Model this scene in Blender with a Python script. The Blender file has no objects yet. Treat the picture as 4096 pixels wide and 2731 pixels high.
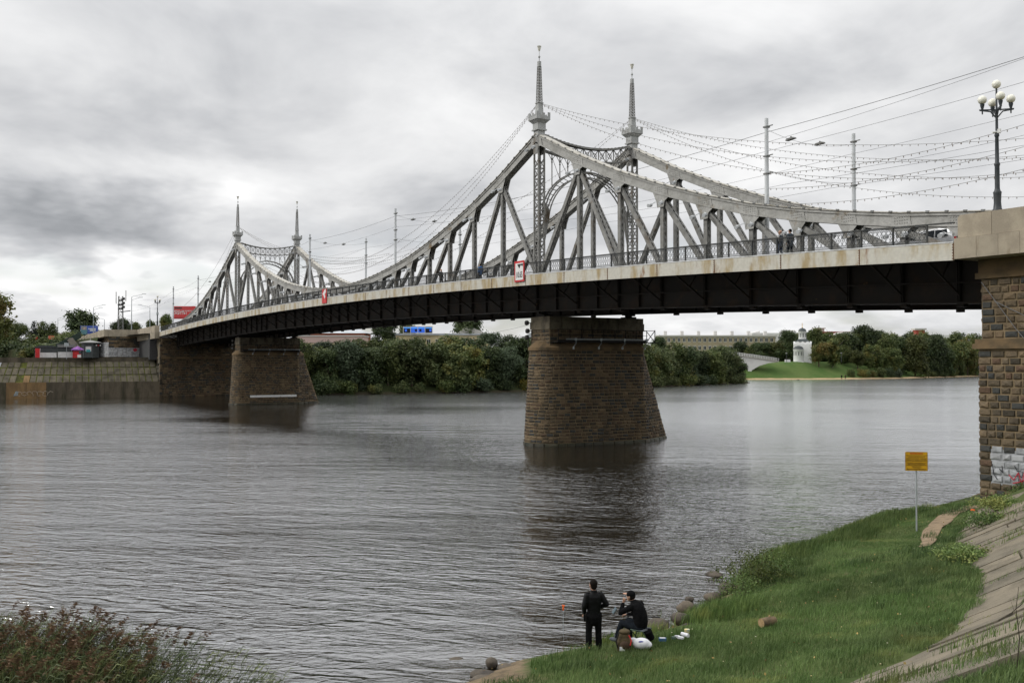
import bpy, math, random
import numpy as np
from mathutils import Vector, Matrix
R = math.radians
random.seed(7); rng = np.random.default_rng(11)
scene = bpy.context.scene
COL = scene.collection

# ------------------------------------------------------------------ camera
cam_data = bpy.data.cameras.new('camera'); cam = bpy.data.objects.new('camera', cam_data); COL.objects.link(cam)
CAMP = Vector((124.121, -48.889, 7.646))
yaw, pit = -1.02433, 0.01915
fwd = Vector((math.cos(pit)*math.sin(yaw), math.cos(pit)*math.cos(yaw), math.sin(pit)))
cam.location = CAMP; cam.rotation_euler = fwd.to_track_quat('-Z', 'Y').to_euler()
cam_data.sensor_width = 36.0; cam_data.lens = 3965.18/4096*36; cam_data.clip_start = 0.5; cam_data.clip_end = 6000
scene.camera = cam
cy = scene.cycles; cy.max_bounces = 5; cy.diffuse_bounces = 2; cy.glossy_bounces = 3; cy.transmission_bounces = 2; cy.transparent_max_bounces = 10; cy.caustics_reflective = False; cy.caustics_refractive = False; cy.use_adaptive_sampling = True; cy.adaptive_threshold = .02

# ------------------------------------------------------------------ sky, sun, exposure
vs = scene.view_settings
vs.view_transform = 'Standard'; vs.look = 'None'; vs.gamma = 1.0; vs.exposure = 0.12
SUN_AZ, SUN_EL = R(212), R(36)       # direction towards the sun: azimuth from +Y, clockwise seen from above
SUN_DIR = Vector((math.cos(SUN_EL)*math.sin(SUN_AZ), math.cos(SUN_EL)*math.cos(SUN_AZ), math.sin(SUN_EL)))
sd = bpy.data.lights.new('sun', 'SUN'); sd.energy = 1.5; sd.angle = R(16); sd.color = (1, .97, .92)
so = bpy.data.objects.new('sun', sd); COL.objects.link(so); so.rotation_euler = SUN_DIR.to_track_quat('Z', 'Y').to_euler()

class G:
    """small node graph writer"""
    def __init__(s, nt): s.nt = nt; s.nt.nodes.clear()
    def n(s, t, **k):
        o = s.nt.nodes.new(t)
        for a, v in k.items():
            if a.startswith('i_'): key = a[2:]; key = int(key) if key.isdigit() else key.replace('_', ' '); s.put(o.inputs[key], v)
            else: setattr(o, a, v)
        return o
    def put(s, inp, v):
        if isinstance(v, bpy.types.NodeSocket): s.nt.links.new(v, inp)
        elif isinstance(v, bpy.types.Node): s.nt.links.new(v.outputs[0], inp)
        else:
            if hasattr(inp, 'default_value') and not isinstance(v, (int, float)) and len(v) == 3 and len(inp.default_value) == 4: v = (*v, 1)
            inp.default_value = v
    def m(s, op, a, b=0.0, c=0.0, clamp=False):
        o = s.n('ShaderNodeMath', operation=op, use_clamp=clamp); s.put(o.inputs[0], a); s.put(o.inputs[1], b); s.put(o.inputs[2], c); return o.outputs[0]
    def vm(s, op, a, b=(0, 0, 0)):
        o = s.n('ShaderNodeVectorMath', operation=op); s.put(o.inputs[0], a); s.put(o.inputs[1], b); return o.outputs[0]
    def mix(s, f, a, b, bt='MIX'):
        o = s.n('ShaderNodeMixRGB', blend_type=bt); s.put(o.inputs[0], f); s.put(o.inputs[1], a); s.put(o.inputs[2], b); return o.outputs[0]
    def noise(s, v, sc=1.0, det=4.0, ro=0.55, dist=0.0, out=0, dim='3D'):
        o = s.n('ShaderNodeTexNoise', noise_dimensions=dim); s.put(o.inputs['Vector'], v); o.inputs['Scale'].default_value = sc; o.inputs['Detail'].default_value = det
        o.inputs['Roughness'].default_value = ro; o.inputs['Distortion'].default_value = dist; return o.outputs[out]
    def ramp(s, f, lo, hi):
        o = s.n('ShaderNodeMapRange', interpolation_type='SMOOTHSTEP'); s.put(o.inputs[0], f); o.inputs[1].default_value = lo; o.inputs[2].default_value = hi; return o.outputs[0]

W = bpy.data.worlds.new('World'); scene.world = W; W.use_nodes = True
W.cycles.sampling_method = 'MANUAL'; W.cycles.sample_map_resolution = 512
def build_sky():
    g = G(W.node_tree)
    tc = g.n('ShaderNodeTexCoord'); d = tc.outputs['Generated']
    sx = g.n('ShaderNodeSeparateXYZ'); g.put(sx.inputs[0], d); X, Y, Z = sx.outputs
    zz = g.m('MAXIMUM', Z, 0.0)
    den = g.m('ADD', zz, 0.27)
    pl = g.n('ShaderNodeCombineXYZ'); g.put(pl.inputs[0], g.m('DIVIDE', X, den)); g.put(pl.inputs[1], g.m('DIVIDE', Y, den)); g.put(pl.inputs[2], 0.0)
    pv = pl.outputs[0]
    # direction as azimuth / elevation about the river's far bank
    az = g.m('ARCTAN2', g.m('MULTIPLY_ADD', X, .5196, g.m('MULTIPLY', Y, .8544)), g.m('MULTIPLY_ADD', X, -.8544, g.m('MULTIPLY', Y, .5196)))
    el = g.m('ARCSINE', Z)
    wc = g.n('ShaderNodeSeparateColor', i_0=g.noise(pv, 2.6, 4, .58, 0, 1, '2D')); w1, w2 = wc.outputs[0], wc.outputs[1]
    az2 = g.m('MULTIPLY_ADD', w1, .22, g.m('SUBTRACT', az, .11)); el2 = g.m('MULTIPLY_ADD', w2, .12, g.m('SUBTRACT', el, .06))
    big = g.noise(pv, .7, 2, .5, 0, 0, '2D'); mid = g.noise(g.vm('ADD', pv, (3.1, 9.7, 0)), 2.3, 6, .56, .25, 0, '2D')
    v = g.m('MULTIPLY_ADD', big, .30, 0.70-.15); v = g.m('MULTIPLY_ADD', mid, .64, g.m('SUBTRACT', v, .32)); v = g.m('MULTIPLY_ADD', w2, .16, g.m('SUBTRACT', v, .08))
    # cloud masses: (azimuth, elevation, half width, half height, depth of tone)
    for a0, e0, sa, se, k in SKY_BLOBS:
        u_ = g.m('MULTIPLY_ADD', az2, 1/sa, -a0/sa); t_ = g.m('MULTIPLY_ADD', el2, 1/se, -e0/se); q = g.m('MULTIPLY_ADD', u_, u_, g.m('MULTIPLY', t_, t_))
        v = g.m('MULTIPLY_ADD', g.m('EXPONENT', g.m('MULTIPLY', q, -1)), k, v)
    v = g.m('MAXIMUM', v, .1)
    cr = g.n('ShaderNodeValToRGB'); g.put(cr.inputs[0], v)
    e = cr.color_ramp.elements; e[0].position = .12; e[0].color = (.20, .21, .228, 1); e[1].position = .97; e[1].color = (.93, .93, .93, 1)
    for p, c in ((.33, (.345, .358, .378)), (.52, (.53, .54, .56)), (.72, (.72, .725, .735))): k = e.new(p); k.color = (*c, 1)
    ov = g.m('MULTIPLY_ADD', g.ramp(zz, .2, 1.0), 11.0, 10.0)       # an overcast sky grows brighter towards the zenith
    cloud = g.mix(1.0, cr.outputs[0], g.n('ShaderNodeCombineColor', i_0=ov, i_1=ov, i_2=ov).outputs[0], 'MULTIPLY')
    sky = g.n('ShaderNodeTexSky', sky_type='NISHITA'); sky.sun_disc = False; sky.sun_elevation = SUN_EL; sky.sun_rotation = SUN_AZ; sky.air_density = 1.0; sky.dust_density = 2.0
    # thin gaps of pale blue low over the horizon
    gap = g.m('MULTIPLY', g.ramp(g.noise(g.vm('ADD', pv, (1.7, 4.4, 0)), 2.2, 3, .55, 0, 0, '2D'), .52, .72), g.ramp(el, .16, .03))
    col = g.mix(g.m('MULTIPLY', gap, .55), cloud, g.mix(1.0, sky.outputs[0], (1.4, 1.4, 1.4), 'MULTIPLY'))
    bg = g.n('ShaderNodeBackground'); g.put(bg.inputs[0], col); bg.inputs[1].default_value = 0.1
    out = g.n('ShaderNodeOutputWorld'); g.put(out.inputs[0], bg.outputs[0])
def _ae(px, py): # photo position -> azimuth, elevation of a cloud
    return math.atan((px-2048)/3965.2), math.atan((1441.5-py)/3965.2)
SKY_BLOBS = []
for px, py, wx, wy, k in ((300, 560, 650, 170, -.22), (330, 920, 560, 130, -.34), (980, 730, 460, 110, .22), (430, 1160, 620, 65, .50), (1300, 60, 1500, 130, -.10), (1500, 1040, 420, 70, .14),
                          (2150, 880, 500, 120, -.20), (2950, 330, 750, 150, -.20), (3250, 680, 600, 150, .12), (3200, 1310, 900, 40, .12), (1500, 480, 500, 140, .06)):
    a0, e0 = _ae(px, py); SKY_BLOBS.append((a0, e0, wx/3965*1.0, wy/3965*1.0, k))
build_sky()

# ------------------------------------------------------------------ helpers
def tag(o, label=None, cat=None, group=None, kind=None):
    if label: o['label'] = label
    if cat: o['category'] = cat
    if group: o['group'] = group
    if kind: o['kind'] = kind
    return o
def link(o, parent=None):
    COL.objects.link(o)
    if parent is not None: o.parent = parent
    return o
def empty(name, loc=(0, 0, 0), rz=0, label=None, cat=None, group=None):
    o = bpy.data.objects.new(name, None); link(o); o.location = loc; o.rotation_euler.z = rz; o.empty_display_size = .2
    return tag(o, label, cat, group)
def children_of(o): return [c for c in COL.objects if c.parent == o]
def copy_tree(o, kids, parent=None):
    """copy of o and of its descendants; kids maps object -> list of children"""
    c = o.copy(); COL.objects.link(c); c.parent = parent
    for k in kids.get(o, []): copy_tree(k, kids, c)
    return c
ORD = ['first', 'second', 'third', 'fourth', 'fifth', 'sixth', 'seventh', 'eighth', 'ninth', 'tenth', 'eleventh', 'twelfth', 'thirteenth', 'fourteenth', 'fifteenth', 'sixteenth', 'seventeenth', 'eighteenth', 'nineteenth', 'twentieth']
def ordw(i): return ORD[i] if i < 20 else ('twenty-' + ORD[i-20] if i < 29 else ('thirtieth' if i == 29 else ('thirty-'+ORD[i-30] if i < 39 else str(i+1)+'th')))

def mesh_np(name, v, f, rnd=None, smooth=False):
    """mesh from numpy arrays; all faces of one size; rnd = one random number per face"""
    v = np.asarray(v, np.float32).reshape(-1, 3); f = np.asarray(f, np.int32); nf, k = f.shape
    me = bpy.data.meshes.new(name); me.vertices.add(len(v)); me.vertices.foreach_set('co', v.ravel())
    me.loops.add(nf*k); me.loops.foreach_set('vertex_index', f.ravel()); me.polygons.add(nf)
    me.polygons.foreach_set('loop_start', np.arange(0, nf*k, k, dtype=np.int32))
    if smooth: me.polygons.foreach_set('use_smooth', np.ones(nf, bool))
    if rnd is not None:
        a = me.attributes.new('rnd', 'FLOAT', 'FACE'); a.data.foreach_set('value', np.asarray(rnd, np.float32))
    me.update(calc_edges=True); return me

class MB:
    """collects solids; build() makes them ONE mesh object"""
    def __init__(s): s.v = []; s.f = []; s.r = []; s.sm = set()
    def add(s, vs_, fs, r=None, smooth=False):
        b = len(s.v); s.v += [tuple(p) for p in vs_]
        for q in fs:
            if smooth: s.sm.add(len(s.f))
            s.f.append(tuple(i+b for i in q)); s.r.append(r if r is not None else 0.5)
        return s
    def box(s, c, d, rz=0.0, r=None):
        hx, hy, hz = d[0]/2, d[1]/2, d[2]/2; cs, sn = math.cos(rz), math.sin(rz); P = []
        for z in (-hz, hz):
            for x, y in ((-hx, -hy), (hx, -hy), (hx, hy), (-hx, hy)): P.append((c[0]+x*cs-y*sn, c[1]+x*sn+y*cs, c[2]+z))
        return s.add(P, ((3, 2, 1, 0), (4, 5, 6, 7), (0, 1, 5, 4), (1, 2, 6, 5), (2, 3, 7, 6), (3, 0, 4, 7)), r)
    def beam(s, a, b, w, h, up=(0, 0, 1), r=None):
        a, b = Vector(a), Vector(b); t = (b-a); 
        if t.length < 1e-6: return s
        t.normalize(); u = Vector(up); sd_ = t.cross(u)
        if sd_.length < 1e-4: sd_ = t.cross(Vector((1, 0, 0)))
        sd_.normalize(); u = sd_.cross(t); sd_ = sd_*(w/2); u = u*(h/2); P = []
        for q in (a, b): P += [q-sd_-u, q+sd_-u, q+sd_+u, q-sd_+u]
        return s.add(P, ((0, 1, 2, 3), (7, 6, 5, 4), (0, 4, 5, 1), (1, 5, 6, 2), (2, 6, 7, 3), (3, 7, 4, 0)), r)
    def tube(s, pts, rad, n=8, cap=True, r=None, smooth=True):
        pts = [Vector(p) for p in pts]; m = len(pts)
        if not hasattr(rad, '__len__'): rad = [rad]*m
        P = []; prev = None
        for i, p in enumerate(pts):
            t = (pts[min(i+1, m-1)]-pts[max(i-1, 0)]).normalized()
            if prev is None:
                a = t.cross(Vector((0, 0, 1))); a = a if a.length > .05 else t.cross(Vector((1, 0, 0)))
            else: a = prev-t*prev.dot(t)
            a.normalize(); prev = a; b = t.cross(a)
            rr = rad[i]; ra, rb = rr if hasattr(rr, '__len__') else (rr, rr)
            for k in range(n): an = 2*math.pi*k/n; P.append(p+a*(ra*math.cos(an))+b*(rb*math.sin(an)))
        F = [(i*n+k, i*n+(k+1) % n, (i+1)*n+(k+1) % n, (i+1)*n+k) for i in range(m-1) for k in range(n)]
        s.add(P, F, r, smooth)
        if cap: s.add(P[:n][::-1], (tuple(range(n)),), r); s.add(P[-n:], (tuple(range(n)),), r)
        return s
    def lathe(s, c, prof, n=16, r=None, smooth=True):
        P = []; m = len(prof)
        for rr, z in prof:
            for k in range(n): a = 2*math.pi*k/n; P.append((c[0]+rr*math.cos(a), c[1]+rr*math.sin(a), c[2]+z))
        F = [(i*n+k, i*n+(k+1) % n, (i+1)*n+(k+1) % n, (i+1)*n+k) for i in range(m-1) for k in range(n)]
        s.add(P, F, r, smooth); s.add(P[:n][::-1], (tuple(range(n)),), r); return s.add(P[-n:], (tuple(range(n)),), r)
    def sphere(s, c, rad, n=12, m=8, sc=(1, 1, 1), r=None):
        prof = [(max(1e-4, math.sin(math.pi*i/m)), -math.cos(math.pi*i/m)) for i in range(m+1)]; P = []
        for a_, z in prof:
            for k in range(n): a = 2*math.pi*k/n; P.append((c[0]+rad*sc[0]*a_*math.cos(a), c[1]+rad*sc[1]*a_*math.sin(a), c[2]+rad*sc[2]*z))
        return s.add(P, [(i*n+k, i*n+(k+1) % n, (i+1)*n+(k+1) % n, (i+1)*n+k) for i in range(m) for k in range(n)], r, True)
    def prism(s, poly, axis, lo, hi, r=None):
        """poly = 2-D outline (counter-clockwise), extruded along axis 'x','y' or 'z' between lo and hi"""
        def P(a, b, c): return {'x': (c, a, b), 'y': (a, c, b), 'z': (a, b, c)}[axis]
        n = len(poly); V = [P(a, b, lo) for a, b in poly]+[P(a, b, hi) for a, b in poly]
        F = [tuple(range(n))[::-1], tuple(range(n, 2*n))]+[(i, (i+1) % n, n+(i+1) % n, n+i) for i in range(n)]
        return s.add(V, F, r)
    def quad(s, a, b, c, d, r=None): return s.add((a, b, c, d), ((0, 1, 2, 3),), r)
    def mesh(s, name):
        me = bpy.data.meshes.new(name); me.from_pydata(s.v, [], s.f)
        if s.sm:
            fl = np.zeros(len(s.f), bool); fl[list(s.sm)] = True; me.polygons.foreach_set('use_smooth', fl)
        a = me.attributes.new('rnd', 'FLOAT', 'FACE'); a.data.foreach_set('value', np.array(s.r, np.float32)); me.update(); return me
    def build(s, name, mat, parent=None, loc=None):
        me = s.mesh(name); me.materials.append(mat); o = bpy.data.objects.new(name, me); link(o, parent)
        if loc is not None: o.location = loc
        return o
def obj(name, me, mat, parent=None, loc=None, rz=None, sc=None):
    if mat is not None and not me.materials: me.materials.append(mat)
    o = bpy.data.objects.new(name, me); link(o, parent)
    if loc is not None: o.location = loc
    if rz is not None: o.rotation_euler.z = rz
    if sc is not None: o.scale = sc if hasattr(sc, '__len__') else (sc, sc, sc)
    return o
def text_mesh(body, size, extrude=0.002, align='CENTER', bold=0.0, sx=1.0):
    cu = bpy.data.curves.new('t', 'FONT'); cu.body = body; cu.size = size; cu.extrude = extrude; cu.align_x = align; cu.align_y = 'CENTER'; cu.offset = bold; cu.resolution_u = 2
    o = bpy.data.objects.new('t', cu); COL.objects.link(o)
    me = bpy.data.meshes.new_from_object(o.evaluated_get(bpy.context.evaluated_depsgraph_get()))
    bpy.data.objects.remove(o); bpy.data.curves.remove(cu)
    if sx != 1.0: me.transform(Matrix.Diagonal((sx, 1, 1, 1)))
    me.name = 'lettering'; me.materials.clear(); return me

# ------------------------------------------------------------------ materials
MAT = {}
def M(name, col, rough=.75, col2=None, sc=1.0, lo=.4, hi=.65, stretch=(1, 1, 1), metal=0.0, spec=.35, bump=0.0, bsc=None, col3=None, sc3=None, st3=(1, 1, 1), lo3=.5, hi3=.7,
      orand=0.0, frand=0.0, emit=None, local=False, val=0.0, det=6, odd=None):
    """procedural surface: col <-> col2 by noise, col3 patches on top, slight tone change per object (orand) or per face (frand)"""
    m = bpy.data.materials.new(name); m.use_nodes = True; g = G(m.node_tree); MAT[name] = m
    if local: v = g.n('ShaderNodeTexCoord').outputs['Object']
    else: v = g.n('ShaderNodeNewGeometry').outputs['Position']
    c = (*col, 1)
    def st(vec, s_): return g.vm('MULTIPLY', vec, s_) if s_ != (1, 1, 1) else vec
    if col2 is not None: c = g.mix(g.ramp(g.noise(st(v, stretch), sc, det, .6), lo, hi), (*col, 1), (*col2, 1))
    if col3 is not None: c = g.mix(g.ramp(g.noise(g.vm('ADD', st(v, st3), (5.2, 1.3, 8.8)), sc3 or sc, det, .65), lo3, hi3), c, (*col3, 1))
    if orand or frand:
        r_ = g.n('ShaderNodeObjectInfo').outputs['Random'] if orand else g.n('ShaderNodeAttribute', attribute_name='rnd').outputs['Fac']
        a = orand or frand; c = g.mix(1.0, c, g.n('ShaderNodeCombineColor', i_0=g.m('MULTIPLY_ADD', r_, 2*a, 1-a), i_1=g.m('MULTIPLY_ADD', r_, 2*a*.92, 1-a*.92), i_2=g.m('MULTIPLY_ADD', r_, 2*a*.85, 1-a*.85)).outputs[0], 'MULTIPLY')
    if odd:      # single pieces cut from another stone
        r2 = g.n('ShaderNodeObjectInfo').outputs['Random'] if orand else g.n('ShaderNodeAttribute', attribute_name='rnd').outputs['Fac']; r2 = g.m('FRACT', g.m('MULTIPLY', r2, 7.37))
        c = g.mix(g.m('GREATER_THAN', r2, .84), c, (*odd[0], 1)); c = g.mix(g.m('LESS_THAN', r2, .12), c, (*odd[1], 1))
    if val:
        c = g.mix(g.ramp(g.noise(v, 9 if not bsc else bsc, 5, .6), .3, .7), c, g.mix(1.0, c, (1-val, 1-val, 1-val, 1), 'MULTIPLY'))
    p = g.n('ShaderNodeBsdfPrincipled'); g.put(p.inputs['Base Color'], c); p.inputs['Roughness'].default_value = rough; p.inputs['Metallic'].default_value = metal
    p.inputs['Specular IOR Level'].default_value = spec
    if emit: p.inputs['Emission Color'].default_value = (*emit[0], 1); p.inputs['Emission Strength'].default_value = emit[1]
    if bump:
        b = g.n('ShaderNodeBump'); b.inputs['Strength'].default_value = bump; b.inputs['Distance'].default_value = .05; g.put(b.inputs['Height'], g.noise(v, bsc or 8, 6, .65)); g.put(p.inputs['Normal'], b.outputs[0])
    o = g.n('ShaderNodeOutputMaterial'); g.put(o.inputs[0], p.outputs[0]); return m
def foliage(name, c1, c2, c3=None, sc=.5, trans=.25, var=.35, patch=0.0):
    """leaves: two greens by clump, third colour in patches; tone varies from leaf to leaf and tree to tree"""
    m = bpy.data.materials.new(name); m.use_nodes = True; g = G(m.node_tree); MAT[name] = m
    pos = g.n('ShaderNodeNewGeometry').outputs['Position']; rn = g.n('ShaderNodeAttribute', attribute_name='rnd').outputs['Fac']; ob = g.n('ShaderNodeObjectInfo').outputs['Random']
    c = g.mix(g.ramp(g.m('ADD', g.noise(pos, sc, 3, .5), g.m('MULTIPLY', g.m('SUBTRACT', rn, .5), .25)), .4, .62), (*c1, 1), (*c2, 1))
    if c3: c = g.mix(g.ramp(g.m('ADD', g.noise(g.vm('ADD', pos, (31, 7, 3)), sc*.9, 3, .5), g.m('MULTIPLY', g.m('SUBTRACT', ob, .5), .3)), .60, .78), c, (*c3, 1))
    k = g.m('ADD', g.m('MULTIPLY_ADD', rn, 2*var, 1-var), g.m('MULTIPLY', g.m('SUBTRACT', ob, .5), .5))
    if patch: k = g.m('MULTIPLY', k, g.m('MULTIPLY_ADD', g.ramp(g.noise(g.vm('ADD', pos, (3, 8, 1)), .33, 4, .6), .3, .7), patch, 1.0-patch*.6))       # worn and lush stretches
    c = g.mix(1.0, c, g.n('ShaderNodeCombineColor', i_0=k, i_1=k, i_2=k).outputs[0], 'MULTIPLY')
    p = g.n('ShaderNodeBsdfPrincipled'); g.put(p.inputs['Base Color'], c); p.inputs['Roughness'].default_value = .55; p.inputs['Specular IOR Level'].default_value = .25
    t = g.n('ShaderNodeBsdfTranslucent'); g.put(t.inputs[0], c)
    mx = g.n('ShaderNodeMixShader'); mx.inputs[0].default_value = trans; g.put(mx.inputs[1], p.outputs[0]); g.put(mx.inputs[2], t.outputs[0])
    o = g.n('ShaderNodeOutputMaterial'); g.put(o.inputs[0], mx.outputs[0]); return m

M('steel', (.275, .272, .255), .6, (.19, .185, .168), 1.3, .4, .7, col3=(.13, .092, .052), sc3=.6, lo3=.54, hi3=.72, val=.25, bsc=3.0)
M('steel_chord', (.40, .395, .37), .58, (.29, .285, .26), .9, .42, .7, col3=(.19, .135, .068), sc3=.5, lo3=.57, hi3=.70, val=.2, bsc=4.0)
M('steel_dark', (.20, .205, .20), .6, (.12, .11, .095), 1.2, .4, .7)
M('cover_plate', (.47, .45, .40), .65, (.27, .245, .19), 1.4, .45, .7)
M('cap_dark', (.05, .05, .048), .7)
M('spire_metal', (.42, .43, .42), .5, (.30, .30, .285), 1.5, .4, .7, val=.12)
M('fascia', (.55, .53, .46), .6, (.37, .285, .15), 1.15, .42, .68, (1, 1, .30), col3=(.22, .105, .035), sc3=.9, st3=(1, 1, .3), lo3=.58, hi3=.72, val=.12, bsc=5)
M('joint_rust', (.16, .075, .03), .8, (.08, .04, .02), 3)
M('kerb_strip', (.62, .63, .63), .6, (.42, .42, .40), 2)
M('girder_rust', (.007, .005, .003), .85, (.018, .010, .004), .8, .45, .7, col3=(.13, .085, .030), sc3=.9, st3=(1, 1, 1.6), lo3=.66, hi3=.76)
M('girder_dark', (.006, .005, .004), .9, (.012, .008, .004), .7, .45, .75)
M('asphalt', (.06, .06, .06), .9, (.045, .045, .045), 4)
M('rail_iron', (.028, .032, .034), .5, (.05, .048, .04), 3)
M('mortar', (.225, .168, .097), .95, (.14, .106, .062), 1.2, .4, .7, col3=(.06, .05, .035), sc3=.25, st3=(1, 1, .35), lo3=.52, hi3=.68, bump=.4, bsc=18)
stone_kw = dict(odd=((.055, .055, .050), (.105, .070, .043)), rough=.9, col2=(.080, .062, .042), sc=.55, lo=.38, hi=.62, col3=(.055, .035, .018), sc3=.22, st3=(1, 1, .3), lo3=.52, hi3=.68, bump=.9, bsc=14, val=.35)
M('stone', (.148, .108, .063), orand=.62, **stone_kw)
M('stone_mass', (.148, .108, .063), frand=.62, **stone_kw)
kw2 = dict(stone_kw); kw2.update(col2=(.11, .088, .06), lo3=.6, hi3=.76, odd=((.062, .063, .058), (.135, .086, .055)))
M('stone_abut', (.165, .124, .076), orand=.6, **kw2)
M('stone_abut_mass', (.165, .124, .076), frand=.6, **kw2)
M('pier_cap', (.17, .115, .06), .95, (.09, .068, .04), .8, bump=.6, bsc=9)
M('pier_concrete', (.17, .145, .10), .9, (.085, .072, .050), .8, col3=(.04, .03, .02), sc3=.9, st3=(1, 1, .3), lo3=.48, hi3=.66, val=.2)
M('granite', (.40, .345, .26), .8, (.31, .265, .20), .9, col3=(.22, .17, .11), sc3=.8, st3=(1, 1, .35), lo3=.6, hi3=.75, orand=.10, val=.18, bsc=26, bump=.15)
M('stone_wet', (.045, .040, .024), .6, (.028, .030, .016), .9, frand=.4, bump=.5, bsc=10)
M('paint_white_stone', (.40, .41, .42), .8, (.24, .245, .25), 1.5, orand=.12)
M('concrete_slab', (.215, .185, .135), .95, (.135, .118, .086), 1.3, .4, .65, orand=.14, col3=(.12, .10, .07), sc3=.7, lo3=.58, hi3=.74, val=.25, bsc=30, bump=.35)
M('quay_concrete', (.135, .112, .078), .95, (.075, .064, .046), .55, .4, .65, (1, 1, .3), col3=(.055, .05, .03), sc3=.6, st3=(1, 1, .22), lo3=.5, hi3=.68, orand=.14, val=.2, bsc=8)
M('quay_tan', (.26, .165, .075), .9, (.17, .11, .055), .8, .4, .65, (1, 1, .4), val=.2)
M('slope_slab', (.155, .136, .096), .95, (.092, .080, .057), .8, .4, .65, orand=.20, col3=(.10, .09, .05), sc3=1.1, lo3=.58, hi3=.74, val=.25, bsc=8)
M('moss', (.095, .105, .018), 1.0, (.055, .055, .020), .8, .42, .6, bump=.5, bsc=8)
M('white_paint', (.74, .74, .72), .5, (.6, .6, .57), 2, .5, .75)
M('pole_white', (.60, .62, .63), .5, (.47, .48, .48), 1.5, .45, .7)
M('red_paint', (.58, .025, .03), .45, (.42, .02, .02), 3)
M('black_paint', (.012, .012, .012), .5)
M('glass_dark', (.02, .025, .03), .08, spec=.6)
M('lamp_iron', (.030, .037, .042), .45, (.045, .05, .052), 3)
M('globe', (.80, .78, .68), .25, (.74, .71, .6), 2, spec=.5)
M('wire', (.15, .15, .15), .6)
M('wire_pale', (.22, .22, .21), .6)
M('bulb', (.26, .22, .20), .4, (.38, .35, .32), 2)
M('galv', (.36, .39, .40), .45, (.30, .33, .33), 2, metal=.3)
# ------------------------------------------------------------------ near bank terrain
SH_Y = [-90, -60, -45, -41, -37.5, -35.6, -33.9, -32.2, -30, -28.6, -26, -23.5, -20.5, -16.8, -12, -8.6, -4.4, 1.8, 12, 60]
SH_X = [107, 104.9, 104.2, 103.9, 103.35, 102.5, 102.45, 102.35, 102.1, 101.4, 100, 98.1, 96.2, 95.3, 93.3, 92.0, 91.5, 90.0, 88, 80]
TOE_Y = [-90, -60, -45, -36, -32, -27, -23.5, -20, -16, -12, -8.5, 0, 60]
TOE_D = [11, 11, 10.5, 9.6, 9.0, 9.0, 9.2, 8.8, 7.0, 5.8, 4.9, 4.6, 4.6]
def shore_x(y): return np.interp(y, SH_Y, SH_X)
def toe_d(y): return np.interp(y, TOE_Y, TOE_D)
SLOPE = .55
def ground_z(x, y):
    x = np.asarray(x, float); y = np.asarray(y, float)
    d = x-shore_x(y); td = toe_d(y); zt = .22+.175*np.maximum(td-.5, 0)
    low = np.where(d < 0, d*.16-.02, np.minimum(d, .5)*.44+.175*np.clip(d-.5, 0, None))
    up = np.minimum(zt+(d-td)*SLOPE, 5.95)
    return np.where(d < td, low, up)
def vnoise(x, y, s, seed=0):
    """smooth value noise on numpy arrays"""
    x = np.asarray(x)*s+seed*17.3; y = np.asarray(y)*s+seed*9.1; xi = np.floor(x); yi = np.floor(y); fx = x-xi; fy = y-yi; fx = fx*fx*(3-2*fx); fy = fy*fy*(3-2*fy)
    def h(a, b): q = np.sin(a*127.1+b*311.7+seed*74.7)*43758.5453; return q-np.floor(q)
    return (h(xi, yi)*(1-fx)+h(xi+1, yi)*fx)*(1-fy)+(h(xi, yi+1)*(1-fx)+h(xi+1, yi+1)*fx)*fy
def terrain_z(x, y):
    x = np.asarray(x, float); y = np.asarray(y, float)
    b_ = (vnoise(x, y, .9, 1)-.5)*.16+(vnoise(x, y, .33, 2)-.5)*.25; d = x-shore_x(y); return ground_z(x, y)+b_*np.clip(d*.6, 0, 1)*np.where(d > toe_d(y), .35, 1)-np.where(d > toe_d(y)+.15, .12, 0)
def slab_limit(x, y):
    """True where turf has covered the upper revetment (towards the photographer)"""
    return y < -36.0+.9*(vnoise(x, y, .7, 3)-.5)

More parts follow.
